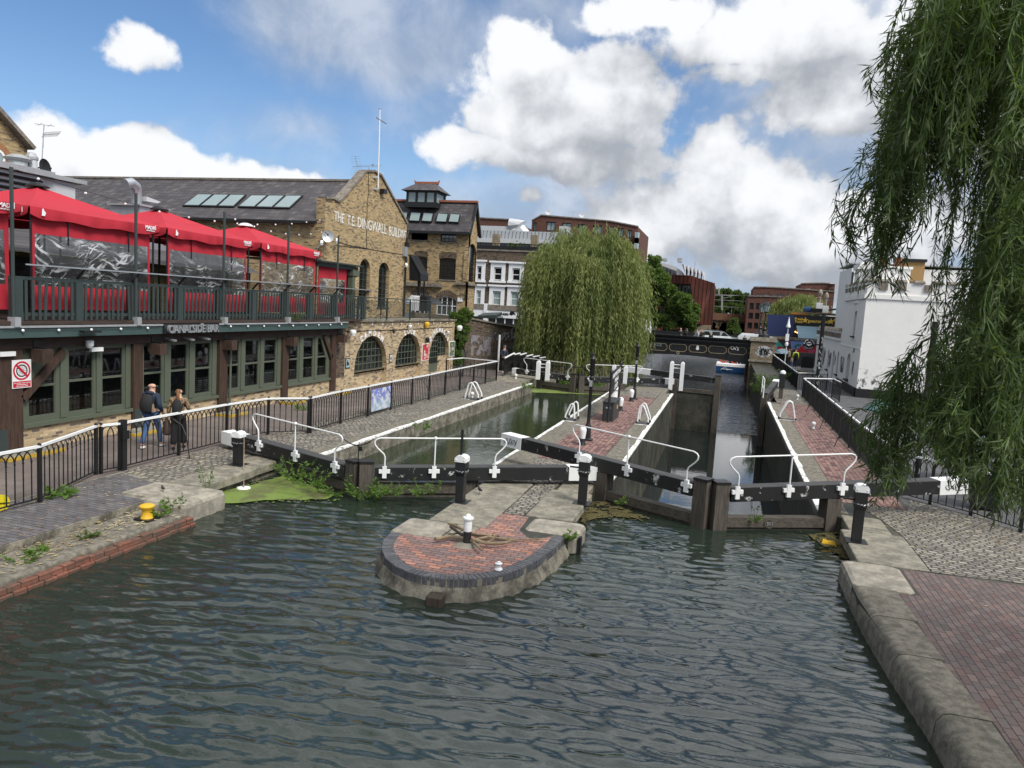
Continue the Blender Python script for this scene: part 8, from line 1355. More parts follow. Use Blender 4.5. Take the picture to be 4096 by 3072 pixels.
cl = pcl(zw, 92, [(1640, 800, 110, 0), (1600, 900, 130, 1), (1740, 930, 95, -1), (1660, 1020, 130, 0), (1770, 1060, 90, 1), (1900, 1090, 85, -1), (1950, 1160, 90, 0), (1820, 1180, 110, 1), (1680, 1180, 120, 0), (1980, 1240, 60, -1), (1900, 1250, 90, 0), (1740, 1280, 90, 0), (1650, 740, 60, 1), (1580, 1080, 100, 0), (1560, 1250, 110, 0), (1780, 980, 60, 0), (1990, 1300, 45, 0)])
b_ = PY(92, *zw(1740, 1400)); crown(gt, cl, 42000, .34, M['leaf_tree'], (b_[0], 92, 2.6), (b_[0], 92, 1.3), [c[:3] for c in cl[:12]], .3, 5)
st_ = T('young_tree', 'thin pale young tree in front of the viaduct arches', 'tree', (7, 116, 1.3)); cl = pcl(q3, 116, [(1262, 970, 45, 0), (1250, 1020, 60, 0), (1285, 1045, 50, .5), (1240, 1070, 50, -.5), (1270, 1085, 45, 0)]); b_ = PY(116, *q3(1262, 1125)); crown(st_, cl, 5000, .32, M['leaf_far'], (b_[0], 116, 2.6), (b_[0], 116, 1.3), [c[:3] for c in cl], .1, 6)
for i, (pts, lab) in enumerate((([(1040, 660, 70, 0), (1060, 740, 80, 1), (1030, 820, 70, 0), (1110, 820, 60, 0)], 'dark leafy tree behind the viaduct, next to the rust clad hall'), ([(1160, 650, 60, 0), (1180, 720, 75, 1), (1150, 800, 70, 0), (1220, 800, 60, 0)], 'tall dark leafy tree behind the railway gantry'), ([(1290, 670, 60, 0), (1300, 740, 75, 1), (1280, 820, 70, 0), (1240, 690, 45, 0)], 'broad leafy tree behind the viaduct right of the gantry'), ([(1370, 690, 60, 0), (1390, 760, 70, 1), (1380, 830, 60, 0), (1430, 720, 50, 0)], 'leafy tree behind the viaduct against the brick offices'))):
    Y = 142+i*1.5; cl = pcl(q3, Y, pts); o = T('leafy_tree', lab, 'tree', (cl[1][0], Y, 1.2), 'trees behind the viaduct'); crown(o, cl, 9000, .5, M['leaf_far'], (cl[1][0], Y, 5), (cl[1][0], Y, 1.2), [c[:3] for c in cl], .3, 30+i)
# near willow: hanging strands of leaves, trunk on the right bank just out of view
nw = T('willow_tree', 'near weeping willow whose leafy strands hang down the right side of the view', 'tree', (7.2, 6.2, 0)); g = np.random.default_rng(21)
V_, F_, nV = [], [], 0; TW = MB(); tops = []
def strand(p0, p1, D0, D1, dens=1., L=.11, W_=.0115):
    a = CAM+ray(*p0)*D0; b = CAM+ray(*p1)*D1; ln = np.linalg.norm(b-a); n = max(6, int(ln/.0165*dens)); t_ = np.linspace(0, 1, n)[:, None]; side = g.normal(0, .10, 3)*[1, 1, .3]
    sw = g.uniform(-1, 1); path = a+(b-a)*t_+side*np.sin(t_*math.pi)+np.array([.03*sw, .02*sw, 0])*np.sin(t_*9+sw*5); d = np.gradient(path, axis=0); d /= np.linalg.norm(d, axis=1)[:, None]
    D = d*.85+g.normal(0, .26, (n, 3)); V, Fq = leaf_quads(path+g.normal(0, .012, (n, 3)), D, L, W_, .25); return path, V, Fq
def addst(p0, p1, D0, D1, **k):
    global nV
    path, V, Fq = strand(p0, p1, D0, D1, **k); V_.append(V); F_.append(Fq+nV); nV += len(V); TW.tube([tuple(p) for p in path[::max(1, len(path)//7)]], .0035, 3, False); tops.append(tuple(path[0]))
U = lambda a, b: g.uniform(a, b)
for i in range(215):       # upper left curtain: from above the frame down to about y=1050
    x0 = 3680+520*g.random()**.9; y0 = U(-260, 60); f = (x0-3680)/520; ln = U(250, 900) if f < .3 else U(400, 1000); x1 = x0-.14*ln-U(0, .09)*ln*(1-f)-20*(1-f)
    addst((x0, y0), (x1, y0+ln), U(5.5, 9), U(5.5, 9))
for i in range(120):       # left outline, second tier of strands
    y0 = U(60, 620); xe = np.interp(y0, [0, 200, 400, 600, 800], [3690, 3640, 3600, 3545, 3500]); x0 = xe+U(0, 130); ln = U(250, 560); y1 = min(y0+ln, U(900, 1210)); addst((x0, y0), (x0-.16*(y1-y0)-U(0, 50), y1), U(6, 8.5), U(6, 8.5))
for (x0, y0, x1, y1) in ((3640, 90, 3560, 300), (3650, 110, 3530, 350), (3620, 130, 3565, 420), (3560, 560, 3430, 960), (3520, 640, 3400, 1000), (3500, 700, 3385, 1030), (3560, 700, 3470, 1050), (3600, 700, 3520, 1060), (3440, 800, 3400, 980), (3660, 760, 3590, 1120), (3700, 800, 3610, 1180), (3540, 760, 3440, 1120), (3580, 820, 3490, 1150)):
    for k in range(3): addst((x0+U(-12, 12), y0+U(-20, 20)), (x1+U(-14, 14), y1+U(-60, 30)), 6.6, 6.8)
for i in range(330):       # lower mass, bulging left to about x=3480
    y0 = U(650, 1640); xe = np.interp(y0, [650, 900, 1100, 1204, 1370, 1480, 1574, 1700], [4120, 3975, 3880, 3815, 3690, 3625, 3570, 3535]); x0 = xe+U(0, 1)**1.15*(4250-xe); ln = U(280, 640); y1 = y0+ln; lim = np.interp(x0, [3480, 3560, 3650, 3730, 3800, 3900, 4000, 4250], [1960, 2010, 1980, 1800, 1880, 1960, 2040, 2080])+U(-120, 20)
    y1 = min(y1, lim)
    if y1-y0 > 120: addst((x0, y0), (x0-.15*(y1-y0)-U(-30, 30), y1), U(5.2, 8.5), U(5.2, 8.5))
for (x0, y0, x1, y1) in ((3710, 1350, 3580, 1700), (3660, 1450, 3530, 1850), (3600, 1500, 3500, 1960), (3640, 1500, 3560, 2010), (3680, 1450, 3600, 1960), (3560, 1600, 3470, 1890), (3980, 1500, 3900, 1990), (4060, 1500, 3990, 2060), (3900, 1450, 3830, 1880), (4120, 1450, 4080, 2050), (3950, 1400, 3850, 1960), (4160, 1500, 4130, 2000)):
    for k in range(5): addst((x0+U(-30, 30), y0+U(-80, 40)), (x1+U(-30, 30), y1+U(-120, 20)), 6.2, 6.4)
for i in range(130): x0 = U(3830, 4260); y0 = U(-150, 900); ln = U(500, 900); addst((x0, y0), (x0-.13*ln, y0+ln), U(6.5, 9.5), U(6.5, 9.5))
for i in range(330): x0 = U(4220, 6000); y0 = U(-1000, 900); ln = U(600, 1300); addst((x0, y0), (x0+U(-.12, .05)*ln, y0+ln), U(6, 9.5), U(6, 9.5), L=.14, W_=.018, dens=.5)      # the part of the tree beside the view
for i in range(110): x0 = U(3780, 4500); y0 = U(-1300, -400); addst((x0, y0), (x0-60, min(-60, y0+U(400, 900))), U(6, 9), U(6, 9), L=.14, W_=.018, dens=.5)
mb = MB(); mb.v = [tuple(p) for p in np.concatenate(V_).tolist()]; mb.f = [tuple(f) for f in np.concatenate(F_).tolist()]; mb.m = [0]*len(mb.f); mb.build('crown', M['leaf_near'], nw); TW.build('twigs', M['leaf_weed'], nw)
mb = MB(); mb.tube([(7.2, 6.2, 0), (7.0, 6.3, 2.2), (6.6, 6.5, 4.6)], [.5, .42, .36], 12); tp = np.array(tops); tp = tp[np.lexsort((tp[:, 1],))][::46]
limbs(mb, (6.6, 6.5, 4.5), [(3.6, 7.4, 8.2), (4.6, 8.4, 8.6), (3.2, 6.2, 7.4), (3.5, 8.0, 6.6), (4.2, 7.0, 7.6), (5.4, 8.8, 8.0), (9.6, 6.5, 8.4), (8.4, 4.4, 8.6), (9, 8, 8)]+[tuple(p) for p in tp if p[2] > 7.2][:8], .075, 9); mb.build('trunk', M['bark'], nw)
willow(nw, (7.7, 6.2), 2.0, 2.9, 2.9, 10.6, 120, 9, .15, .02, .075, M['leaf_near'], 44, trunk=False)      # the rest of its crown, round the trunk
# climbing shrub at the arcade corner
cs_ = T('conifer_shrub', 'dark green shrub climbing the corner at the right end of the arcade', 'shrub', (-16.4, 46.3, 0)); Ys = 45.6; cl = [(PY(Ys, *zu(x, y))[0], Ys+dy, PY(Ys, *zu(x, y))[1], r) for x, y, r, dy in ((2150, 800, .5, 0), (2130, 900, .55, .2), (2180, 840, .5, .4), (2140, 1000, .5, 0), (2150, 1100, .55, .2), (2140, 1200, .45, 0), (2130, 1300, .4, 0), (2150, 1400, .4, 0), (2240, 790, .4, .5), (2200, 1000, .4, .4))]
crown(cs_, cl, 9000, .16, M['leaf_tree'], (-16.3, 45.7, 1), (-16.3, 45.7, 0), [c[:3] for c in cl[:5]], .05, 8)
# weeds
def weed(c, r, h, n, lab, L=.09, kind='weed', mat='leaf_weed', cat='plant'):
    o = T(kind, lab, cat, c, None); mb = MB(); P, D = [], []
    for i in range(n):
        a = rng.uniform(0, 6.28); b = Vector(c)+Vector((r*.6*rng.random()*math.cos(a), r*.6*rng.random()*math.sin(a), 0)); tpt = b+Vector((r*.7*math.cos(a), r*.7*math.sin(a), h*rng.uniform(.4, 1.05))); mb.tube([b, b.lerp(tpt, .5)+Vector((0, 0, h*.1)), tpt], .004, 3, False)
        for k in range(11): f = rng.uniform(.15, 1.); P.append(b.lerp(tpt, f)); D.append((math.cos(a+rng.normal(0, 1.2)), math.sin(a+rng.normal(0, 1.2)), .35))
    mb.build('stems', M['leaf_weed'], o); V, Fq = leaf_quads(np.array(P), np.array(D), L, L*.42, .35); MB().raw(V, Fq).build('leaves', M[mat], o)
gn = lambda x, y, z=ZW: tuple(G(*nq(x, y), z))
weed(gn(1200, 760), .38, .55, 16, 'tall nettle like weeds at the foot of the left gates beside the mitre posts'); weed(gn(1300, 775), .45, .40, 18, 'spreading green weeds on the left gate sill'); weed(gn(1400, 740, -.12), .3, .3, 9, 'low green weeds in the middle of the island side gate leaf'); weed(gn(1520, 730, -.12), .3, .25, 9, 'thin low weeds along the gate plank near the island'); weed(gn(1760, 730, -.12), .42, .3, 15, 'bushy green weeds under the black beam near the island paddle post')
weed(gn(620, 600, -.12), .55, .5, 22, 'tall grassy weeds above the duckweed by the left gate'); weed(gn(760, 680, -.15), .4, .4, 14, 'weeds along the sill of the left gate leaf'); weed(gn(960, 740), .3, .3, 10, 'small weeds at the corner of the duckweed')
gb_ = lambda x, y, z: tuple(G(*zb(x, y), z)); weed(gb_(1810, 560, 0), .22, .62, 9, 'dry spindly weed growing from the corner of the left slab', .06, mat='leaf_far'); weed(gb_(500, 620, .01), .28, .16, 10, 'broad leaved weed at the foot of the left railing', .14); weed(gb_(200, 1225, -.22), .2, .24, 12, 'bright fern like tuft on the red brick edge'); weed(gb_(340, 1110, -.12), .16, .10, 7, 'low weeds on the ledge near the left edge'); weed(gb_(745, 975, -.12), .15, .10, 6, 'weeds in the crack in the middle of the ledge', mat='leaf_far'); weed(gb_(1370, 780, -.1), .2, .12, 10, 'weeds beside the yellow bollard'); weed(gb_(1490, 730, -.08), .25, .25, 12, 'bright weeds against the large stone of the left quay')
weed(tuple(G(*zd(1885, 900), -.1)), .14, .22, 9, 'green tuft on the side of the island nose'); weed((1.0, 17.15, -.14), .16, .32, 6, 'small spindly plant sprouting from the right gate plank', .07); weed(tuple(G(*ze(1130, 1550), -.12)), .2, .25, 7, 'sparse weeds on the plank of the gate at the island right side', .07)
weed(tuple(G(*ze(670, 530), ZC+.1)), .5, .55, 14, 'weeds on the far left gates above the duckweed strip', .14); weed(tuple(G(*ze(955, 545), ZC+.1)), .45, .5, 12, 'weeds beside the middle paddle frame', .14); weed(tuple(G(*zc(1700, 1340), -.1)), .3, .35, 10, 'weeds growing from the left lock wall', .1); weed(tuple(G(*ze(350, 560), -.1)), .35, .5, 14, 'weeds hanging over the far end of the left coping', .12)
weed(tuple(G(*zc(670, 1170))), .3, .25, 10, 'small plant by the bar wall base beyond the couple', .1); x_ = G(*zg(385, 330)); weed((2.75, 50.5, -.6), .8, 1.5, 40, 'dry brownish shrub on the bank below the padlocked railing', .2, 'shrub', 'leaf_far', 'shrub'); weed((3.3, 53, -.4), .9, 1.4, 40, 'taller shrub on the bank beside the bridge pier', .22, 'shrub', 'leaf_far', 'shrub')
weed(tuple(PLANTER[1]+np.array([.2, 0, .6])), .35, .35, 12, 'red leaved plant in the dark planter', .1, mat='leaf_far'); weed(tuple(PLANTER[1]+np.array([1.0, 0.1, .6])), .35, .6, 14, 'green plant in the dark planter', .12)
weed((-16.3, 25.6, 3.3), .3, .3, 10, 'dry brown weeds sprouting under the terrace slats', .08, mat='leaf_far')
for (px_, py_, lab) in ((462, 620, 'round grey green shrub on the roof terrace above the tea shop'), (680, 620, 'pale grassy shrub on the roof terrace')):
    x_, z_ = PY(81, *zw(px_, py_)); weed((x_, 81, z_-.9), .9, 1.4, 34, lab, .3, 'shrub', 'leaf_far', 'shrub')
vy = T('ivy_column', 'green ivy garland twisted round the shelter post beside the gable', 'plant', (-17.2, 31.8, 3.3)); cl = [(-17.3+.1*math.sin(i), 31.75+.12*math.cos(i*1.7), 3.6+.25*i, .2) for i in range(8)]; crown(vy, cl, 1100, .12, M['leaf_tree'], (-17.3, 31.75, 4), (-17.3, 31.75, 3.3), [cl[7][:3]], .02, 12)
# fallen leaves and straw on the paving
def scatter(n, fx, name, lab, cols, s=.045):
    P = np.array([fx() for _ in range(n)]); a = rng.uniform(0, 6.28, n); L = s*(.5+rng.random(n)); d = np.stack([np.cos(a), np.sin(a), np.zeros(n)], 1); e = np.stack([-np.sin(a), np.cos(a), .3*rng.random(n)], 1); V = np.stack([P-d*L[:, None], P+e*L[:, None]*.22+[0, 0, .004], P+d*L[:, None], P-e*L[:, None]*.22+[0, 0, .002]], 1).reshape(-1, 3); tag(MB().raw(V, np.arange(4*n).reshape(-1, 4)).build(name, cols), lab, None, None, 'stuff')
M['straw'] = leafm('straw', (.34, .26, .12), (.20, .13, .07), (.42, .36, .22), 0.)
nrm_ = lambda a, b: rng.normal(a, b)
scatter(800, lambda: (-10.6+nrm_(0, .28), rng.uniform(6.5, 12), -.10), 'fallen_leaves', 'dry leaves gathered along the left ledge', M['straw']); scatter(260, lambda: (-13.0+abs(nrm_(0, .35)), rng.uniform(9, 20), .014), 'fallen_leaves', 'dry leaves along the foot of the left railing', M['straw']); scatter(120, lambda: (rng.uniform(-12.8, -11), rng.uniform(7.5, 13), .014), 'fallen_leaves', 'scattered leaves on the dark brick paving', M['straw'])
scatter(520, lambda: (rng.uniform(3.6, 8), 18.6+nrm_(0, 1.3), .014), 'fallen_leaves', 'willow leaves strewn on the right setts', M['straw']); scatter(70, lambda: (rng.uniform(3.2, 6), rng.uniform(6, 14.5), .012), 'fallen_leaves', 'few willow leaves on the worn brick paving', M['straw'], .03); scatter(150, lambda: (4.3+nrm_(0, .15), rng.uniform(20, 40), .016), 'fallen_leaves', 'leaves along the foot of the right railing', M['straw']); scatter(90, lambda: (rng.uniform(-5.3, -2.9), rng.uniform(12.5, 20), .03), 'fallen_leaves', 'bits of twig on the island slabs', M['straw'], .03); scatter(170, lambda: (rng.uniform(-13.2, -11.9), rng.uniform(20, 38), .014), 'fallen_leaves', 'leaves along the left lock side', M['straw'])
# ------------------------------------------------------------------ people, car, van, boat
def skin(name, joints, edges, mat, parent, lvl=1, root=0):
    me = bpy.data.meshes.new(name); me.from_pydata([j[:3] for j in joints], edges, []); ob = bpy.data.objects.new('tmp', me); COL.objects.link(ob); md = ob.modifiers.new('s', 'SKIN'); md.use_smooth_shade = True
    for i, j in enumerate(joints):
        sv = me.skin_vertices[0].data[i]; r = j[3]; sv.radius = (r, r) if not hasattr(r, '__len__') else r; sv.use_root = (i == root)
    if lvl: ss = ob.modifiers.new('d', 'SUBSURF'); ss.levels = lvl; ss.render_levels = lvl
    bpy.context.view_layer.update(); out = bpy.data.meshes.new_from_object(ob.evaluated_get(bpy.context.evaluated_depsgraph_get())); bpy.data.objects.remove(ob); out.name = name; out.materials.clear(); out.materials.append(mat)
    out.polygons.foreach_set('use_smooth', [True]*len(out.polygons)); o2 = bpy.data.objects.new(name, out); COL.objects.link(o2); o2.parent = parent; return o2
def person(lab, loc, yaw, H=1.75, top='blk_cloth', legs='denim', hair=None, hat=None, sh=((.0, -.02), (.0, .02)), arms=None, stride=(.0, .0), lean=0., fingers=False, shoes='white', wide=1., extras=None, skirt=0., sleeve=True, lvl=1, long_coat=0.):
    o = T('person', lab, 'person', loc); o.rotation_euler = (0, 0, yaw-math.pi/2); k = H/1.75; s = lambda x, y, z, r: (x*k*wide, (y+lean*max(0, z-.9))*k, z*k, r*k)
    # +x is the person's right, +y forward
    fl, fr = stride; J = [s(0, 0, .98, .125), s(0, 0, 1.14, .115), s(0, 0, 1.30, .13), s(0, -.01, 1.44, .085), s(0, .005, 1.52, .055), s(0, .025, 1.585, .068), s(0, .02, 1.66, .090), s(0, .01, 1.715, .07)]; E = [(0, 1), (1, 2), (2, 3), (3, 4), (4, 5), (5, 6), (6, 7)]
    J += [s(0, .105, 1.625, .016), s(0, .095, 1.595, .022)]; E += [(6, 8), (5, 9)]
    J += [s(.088, .01, 1.63, .018), s(-.088, .01, 1.63, .018)]; E += [(6, 10), (6, 11)]
    arms = arms or [((.235, -.04, 1.16), (.25, .04, .94)), ((-.235, -.04, 1.16), (-.25, .04, .94))]; hands = []
    for sd, (el, wr) in zip((1, -1), arms):
        b = len(J); J += [s(sd*.17, -.01, 1.42, .062), s(*el, .045), s(*wr, .031)]; E += [(3, b), (b, b+1), (b+1, b+2)]; w = Vector(wr); d = (w-Vector(el)).normalized(); p = w+d*.07; J += [s(*p, .03)]; E += [(b+2, b+3)]; hands.append((b+3, p, d, sd))
    for h, p, d, sd in hands:
        sd_v = Vector((0, 1, 0)).cross(d).normalized() if abs(d.y) < .9 else Vector((1, 0, 0)); fw = d.cross(sd_v).normalized()
        if fingers:
            for q_, (off, ln) in enumerate(((-.027, .05), (-.009, .058), (.009, .06), (.026, .046))): b = len(J); a1 = p+fw*off+d*.025; a2 = a1+d*ln*.6-sd_v*sd*.012; a3 = a2+d*ln*.4-sd_v*sd*.022; J += [s(*a1, .010), s(*a2, .0085), s(*a3, .007)]; E += [(h, b), (b, b+1), (b+1, b+2)]
            b = len(J); a1 = p+fw*.034-d*.02; a2 = a1+fw*.02+d*.035; J += [s(*a1, .011), s(*a2, .008)]; E += [(h, b), (b, b+1)]
    legs_j = []
    for sd, f in ((1, fr), (-1, fl)):
        b = len(J); kn = (sd*.10, f*.5+.05+abs(f)*.05, .52); an = (sd*.10, f, .09+(max(0, -f)*.12)); legs_j.append((kn, an, sd)); J += [s(sd*.095, 0, .92, .10), s(*kn, .06), s(*an, .042), s(an[0]+sd*.01, an[1]+.13, .04+(max(0, -f)*.0), .034)]; E += [(0, b), (b, b+1), (b+1, b+2), (b+2, b+3)]
    skin('body', J, E, M['skin'], o, lvl)
    tj = [s(0, 0, .90-long_coat, .165+skirt), s(0, 0, 1.12, .15), s(0, 0, 1.30, .165), s(0, -.01, 1.43, .115), s(0, -.01, 1.49, .075)]; te = [(0, 1), (1, 2), (2, 3), (3, 4)]
    for sd, (el, wr) in zip((1, -1), arms):
        b = len(tj); w = Vector(el).lerp(Vector(wr), .95 if sleeve else .1); tj += [s(sd*.18, -.01, 1.415, .082), s(*el, .062), s(*w, .047)]; te += [(3, b), (b, b+1), (b+1, b+2)]
    skin('jacket', tj, te, M[top] if isinstance(top, str) else top, o, lvl)
    lj = [s(0, 0, .98, .145)]; le = []
    for kn, an, sd in legs_j: b = len(lj); lj += [s(sd*.095, 0, .90, .118), s(*kn, .078+skirt*.5), s(an[0], an[1], an[2]+.02, .062+skirt)]; le += [(0, b), (b, b+1), (b+1, b+2)]
    skin('trousers', lj, le, M[legs] if isinstance(legs, str) else legs, o, lvl)
    for kn, an, sd in legs_j: skin('shoe', [s(an[0], an[1]-.03, .055, .05), s(an[0], an[1]+.06, .05, .048), s(an[0]+sd*.012, an[1]+.165, .035, .034)], [(0, 1), (1, 2)], M[shoes], o, lvl)
    if hair:
        hj = [s(0, -.035, 1.60, .055), s(0, -.03, 1.665, .092), s(0, -.005, 1.72, .088)]; he = [(0, 1), (1, 2)]
        if hair[1] > 0: hj += [s(0, -.13, 1.66, .045), s(.02, -.17, 1.52, .05), s(.03, -.165, 1.60-hair[1], .02)]; he += [(1, 3), (3, 4), (4, 5)]
        skin('hair', hj, he, hair[0], o, lvl)
    if hat: skin('hat', [s(0, 0, 1.69, .098), s(0, 0, 1.745, .085)]+([s(0, .14, 1.69, .035)] if hat[1] else []), [(0, 1)]+([(0, 2)] if hat[1] else []), hat[0], o, lvl)
    return o, s
def child(o, name, mb, mat, smooth=True):                # mesh given in the person's own axes
    ob = mb.build(name, mat, None, smooth); ob.parent = o; return ob
def pack(o, s, mat, sc=1., name='backpack'):
    mb = MB(); L = []
    for z, w, d in ((.98, .10, .05), (1.02, .15, .10), (1.14, .165, .13), (1.28, .16, .12), (1.40, .13, .08), (1.45, .08, .04)): L.append([s(w*sc*math.cos(a), -.15-d*sc*.55+d*sc*math.sin(a)*.9, z, 0)[:3] for a in [2*math.pi*i/12 for i in range(12)]])
    mb.loft(L); child(o, name, mb, mat); mb = MB(); [mb.tube([s(k*.10, -.14, 1.10, 0)[:3], s(k*.14, .0, 1.48, 0)[:3], s(k*.13, .13, 1.38, 0)[:3], s(k*.14, .13, 1.2, 0)[:3]], .022, 6) for k in (-1, 1)]; child(o, name+'_strap', mb, mat)
man, s = person('bald man in a navy jacket and blue jeans walking with a black backpack', (-14.5, 16.05, .006), math.radians(98), 1.78, 'blue_cloth', 'denim', None, None, stride=(-.26, .24), fingers=True, arms=[((.29, -.10, 1.17), (.25, .10, .98)), ((-.27, .02, 1.16), (-.24, .16, .97))])
pack(man, s, M['blk_cloth'], 1.05); skin('hood', [s(-.12, -.06, 1.47, .05), s(0, -.10, 1.49, .06), s(.12, -.06, 1.47, .05)], [(0, 1), (1, 2)], M['blue_cloth'], man)
mb = MB(); mb.lathe([(.035, 0), (.035, .16), (.02, .19), (.02, .22)], s(.175, -.2, 1.0, 0)[:3], 10); child(man, 'bottle', mb, M['stick'])
q = newmat('leopard'); n = q.noise(q.pos, 32, 3, .6, .8); bsdf(q, q.mix(q.smooth(n, .5, .55), (.30, .20, .11), (.03, .02, .015)), .8); M['leopard'] = q.m
hc = col('auburn_hair', (.16, .075, .03), .6)
wom, s = person('woman with a red ponytail in a leopard print top and wide black trousers', (-13.85, 16.3, .006), math.radians(118), 1.66, 'leopard', 'blk_cloth', (hc, .30), None, stride=(-.14, .20), fingers=True, arms=[((.26, .02, 1.18), (.20, .30, 1.10)), ((-.25, -.03, 1.16), (-.27, .02, .93))], shoes='blk_cloth', skirt=.045)
pack(wom, s, M['blk_cloth'], .8)
bg_ = T('handbag', 'dark brown slouchy bag hanging from the hand of the woman in leopard print', 'bag', (0, 0, 0)); c_ = Matrix.Translation(wom.location) @ Matrix.Rotation(wom.rotation_euler.z, 4, 'Z') @ Vector(s(-.30, .04, .84, 0)[:3]); mb = MB(); mb.loft([[(c_.x+w*math.cos(a), c_.y+w*.8*math.sin(a), c_.z+z) for a in [2*math.pi*i/10 for i in range(10)]] for w, z in ((.07, -.42), (.13, -.38), (.135, -.25), (.09, -.1), (.03, .0))]); mb.build('pouch', col('brown_leather', (.05, .03, .025), .7), bg_, True); mb = MB(); mb.tube([(c_.x, c_.y-.03, c_.z-.05), (c_.x, c_.y, c_.z+.02), (c_.x, c_.y+.03, c_.z-.05)], .012, 5); mb.build('strap', M['blk_cloth'], bg_)
p_ = G(*ze(148, 185), 1.70); capman, s = person('man in a grey cap and dark vest standing behind the end of the left railing', (p_[0], p_[1], 0), math.radians(-40), 1.74, 'blue_cloth', 'blk_cloth', None, (col('grey_cap', (.12, .12, .12)), True), arms=[((.24, .05, 1.18), (.10, .28, 1.05)), ((-.24, .05, 1.18), (-.10, .28, 1.05))]); pack(capman, s, M['blk_cloth'], .7)
sp_ = T('sticker_post', 'thin post plastered with pale stickers beside the man in a cap', 'post', (0, 0, 0)); a = PY(p_[1]+.6, *ze(105, 85)); mb = MB(); mb.tube([(a[0], p_[1]+.6, 0), (a[0], p_[1]+.6, a[1])], .07, 8); mb.build('post', M['graf'] if False else col('sticker_paper', (.55, .55, .55)), sp_)
a = PX(-17.5, *zu(700, 400)); person('young man in dark clothes seen through the clear curtain by the gable', (-17.5, a[0], 3.31), math.radians(-120), 1.78, 'blk_cloth', 'blk_cloth', (M['blk_cloth'], 0))
# people leaning on the bridge
grey = col('grey_hair', (.35, .34, .33)); ltop = col('pale_print', (.42, .40, .44)); olive = col('dark_olive', (.035, .04, .03)); tan = col('tan_coat', (.28, .21, .15)); hiv = col('hi_vis', (.50, .62, .04)); redc = col('red_cap', (.45, .02, .03)); brown = col('brown_hair', (.06, .035, .02))
for (px_, py_, yaw, top, hr, lab, H) in ((645, 1050, 250, olive, (grey, 0), 'grey haired person leaning on the bridge parapet', 1.66), (712, 1040, 90, M['blk_cloth'], (brown, .2), 'person with a dark backpack standing with their back to the canal on the bridge', 1.7), (838, 1060, 200, ltop, (brown, 0), 'person in a pale print top on the bridge', 1.62), (895, 1050, 240, olive, (brown, .2), 'person in a dark olive coat on the bridge beside the silver car', 1.68), (993, 1096, 250, M['blk_cloth'], (M['blk_cloth'], 0), 'shorter hooded person in front of the silver car on the bridge', 1.4), (1383, 1115, 100, olive, (brown, 0), 'person in dark clothes at the right end of the bridge', 1.35), (268, 1048, 80, M['trim_white'], (brown, 0), 'person in a white shirt behind the van on the bridge', 1.7)):
    x_ = PY(77.1, *q3(px_, py_))[0]; pr_, s = person(lab, (x_, 77.1, 1.345), math.radians(yaw), H, top, 'blk_cloth', hr, None)
    if px_ == 712: pack(pr_, s, M['blk_cloth'])
# towpath group on the right
for (px_, py_, yaw, top, lg, hr, hat, lab, H) in ((800, 1510, 95, hiv, 'blue_cloth', None, (redc, True), 'man in a red cap and yellow green jacket with a black backpack', 1.78), (728, 1480, 160, tan, 'blk_cloth', (brown, .2), (tan, False), 'person in a hooded tan coat among the towpath group', 1.66), (752, 1465, 200, M['blk_cloth'], 'blk_cloth', None, (redc, True), 'person in a red cap and dark coat behind the tan coat', 1.72), (672, 1455, 250, ltop, 'denim', (brown, 0), None, 'person in pale clothes at the left of the towpath group', 1.6), (692, 1470, 270, M['blk_cloth'], 'blk_cloth', (M['blk_cloth'], .2), None, 'dark haired person holding the patterned umbrella', 1.7)):
    p_ = G(*q4(px_, py_)); pr_, s = person(lab, (p_[0], p_[1], .005), math.radians(yaw), H, top, lg, hr, hat)
    if px_ == 800: pack(pr_, s, M['blk_cloth'])
    if px_ == 692: HP = p_
p_ = G(*q4(765, 1500)); person('small child in a pale sun hat beside the tan coat', (p_[0], p_[1], .005), math.radians(120), 1.05, tan, 'denim', (brown, 0), (col('sun_hat', (.5, .45, .35)), False))
uo = T('umbrella', 'patterned grey blue umbrella held open above the towpath group', 'umbrella', (HP[0], HP[1], 1.9)); x_, z_ = PY(HP[1], *q4(665, 1278)); mb = MB(); mb.loft([[(x_+r*math.cos(a)*(1-.03*(i % 2)), HP[1]+r*math.sin(a), z_-.55+z) for i, a in enumerate([2*math.pi*i/16 for i in range(16)])] for r, z in ((.82, .06), (.62, .30), (.35, .46), (.03, .54))], False); q = newmat('umbrella_print'); bsdf(q, q.mix(q.smooth(q.noise(q.pos, 7, 4, .6), .45, .55), (.12, .22, .30), (.33, .40, .44)), .7); mb.build('canopy', q.m, uo, True); mb = MB(); mb.tube([(x_, HP[1], z_), (x_+.15, HP[1]-.2, .95)], .015, 5); mb.build('shaft', M['iron'], uo)
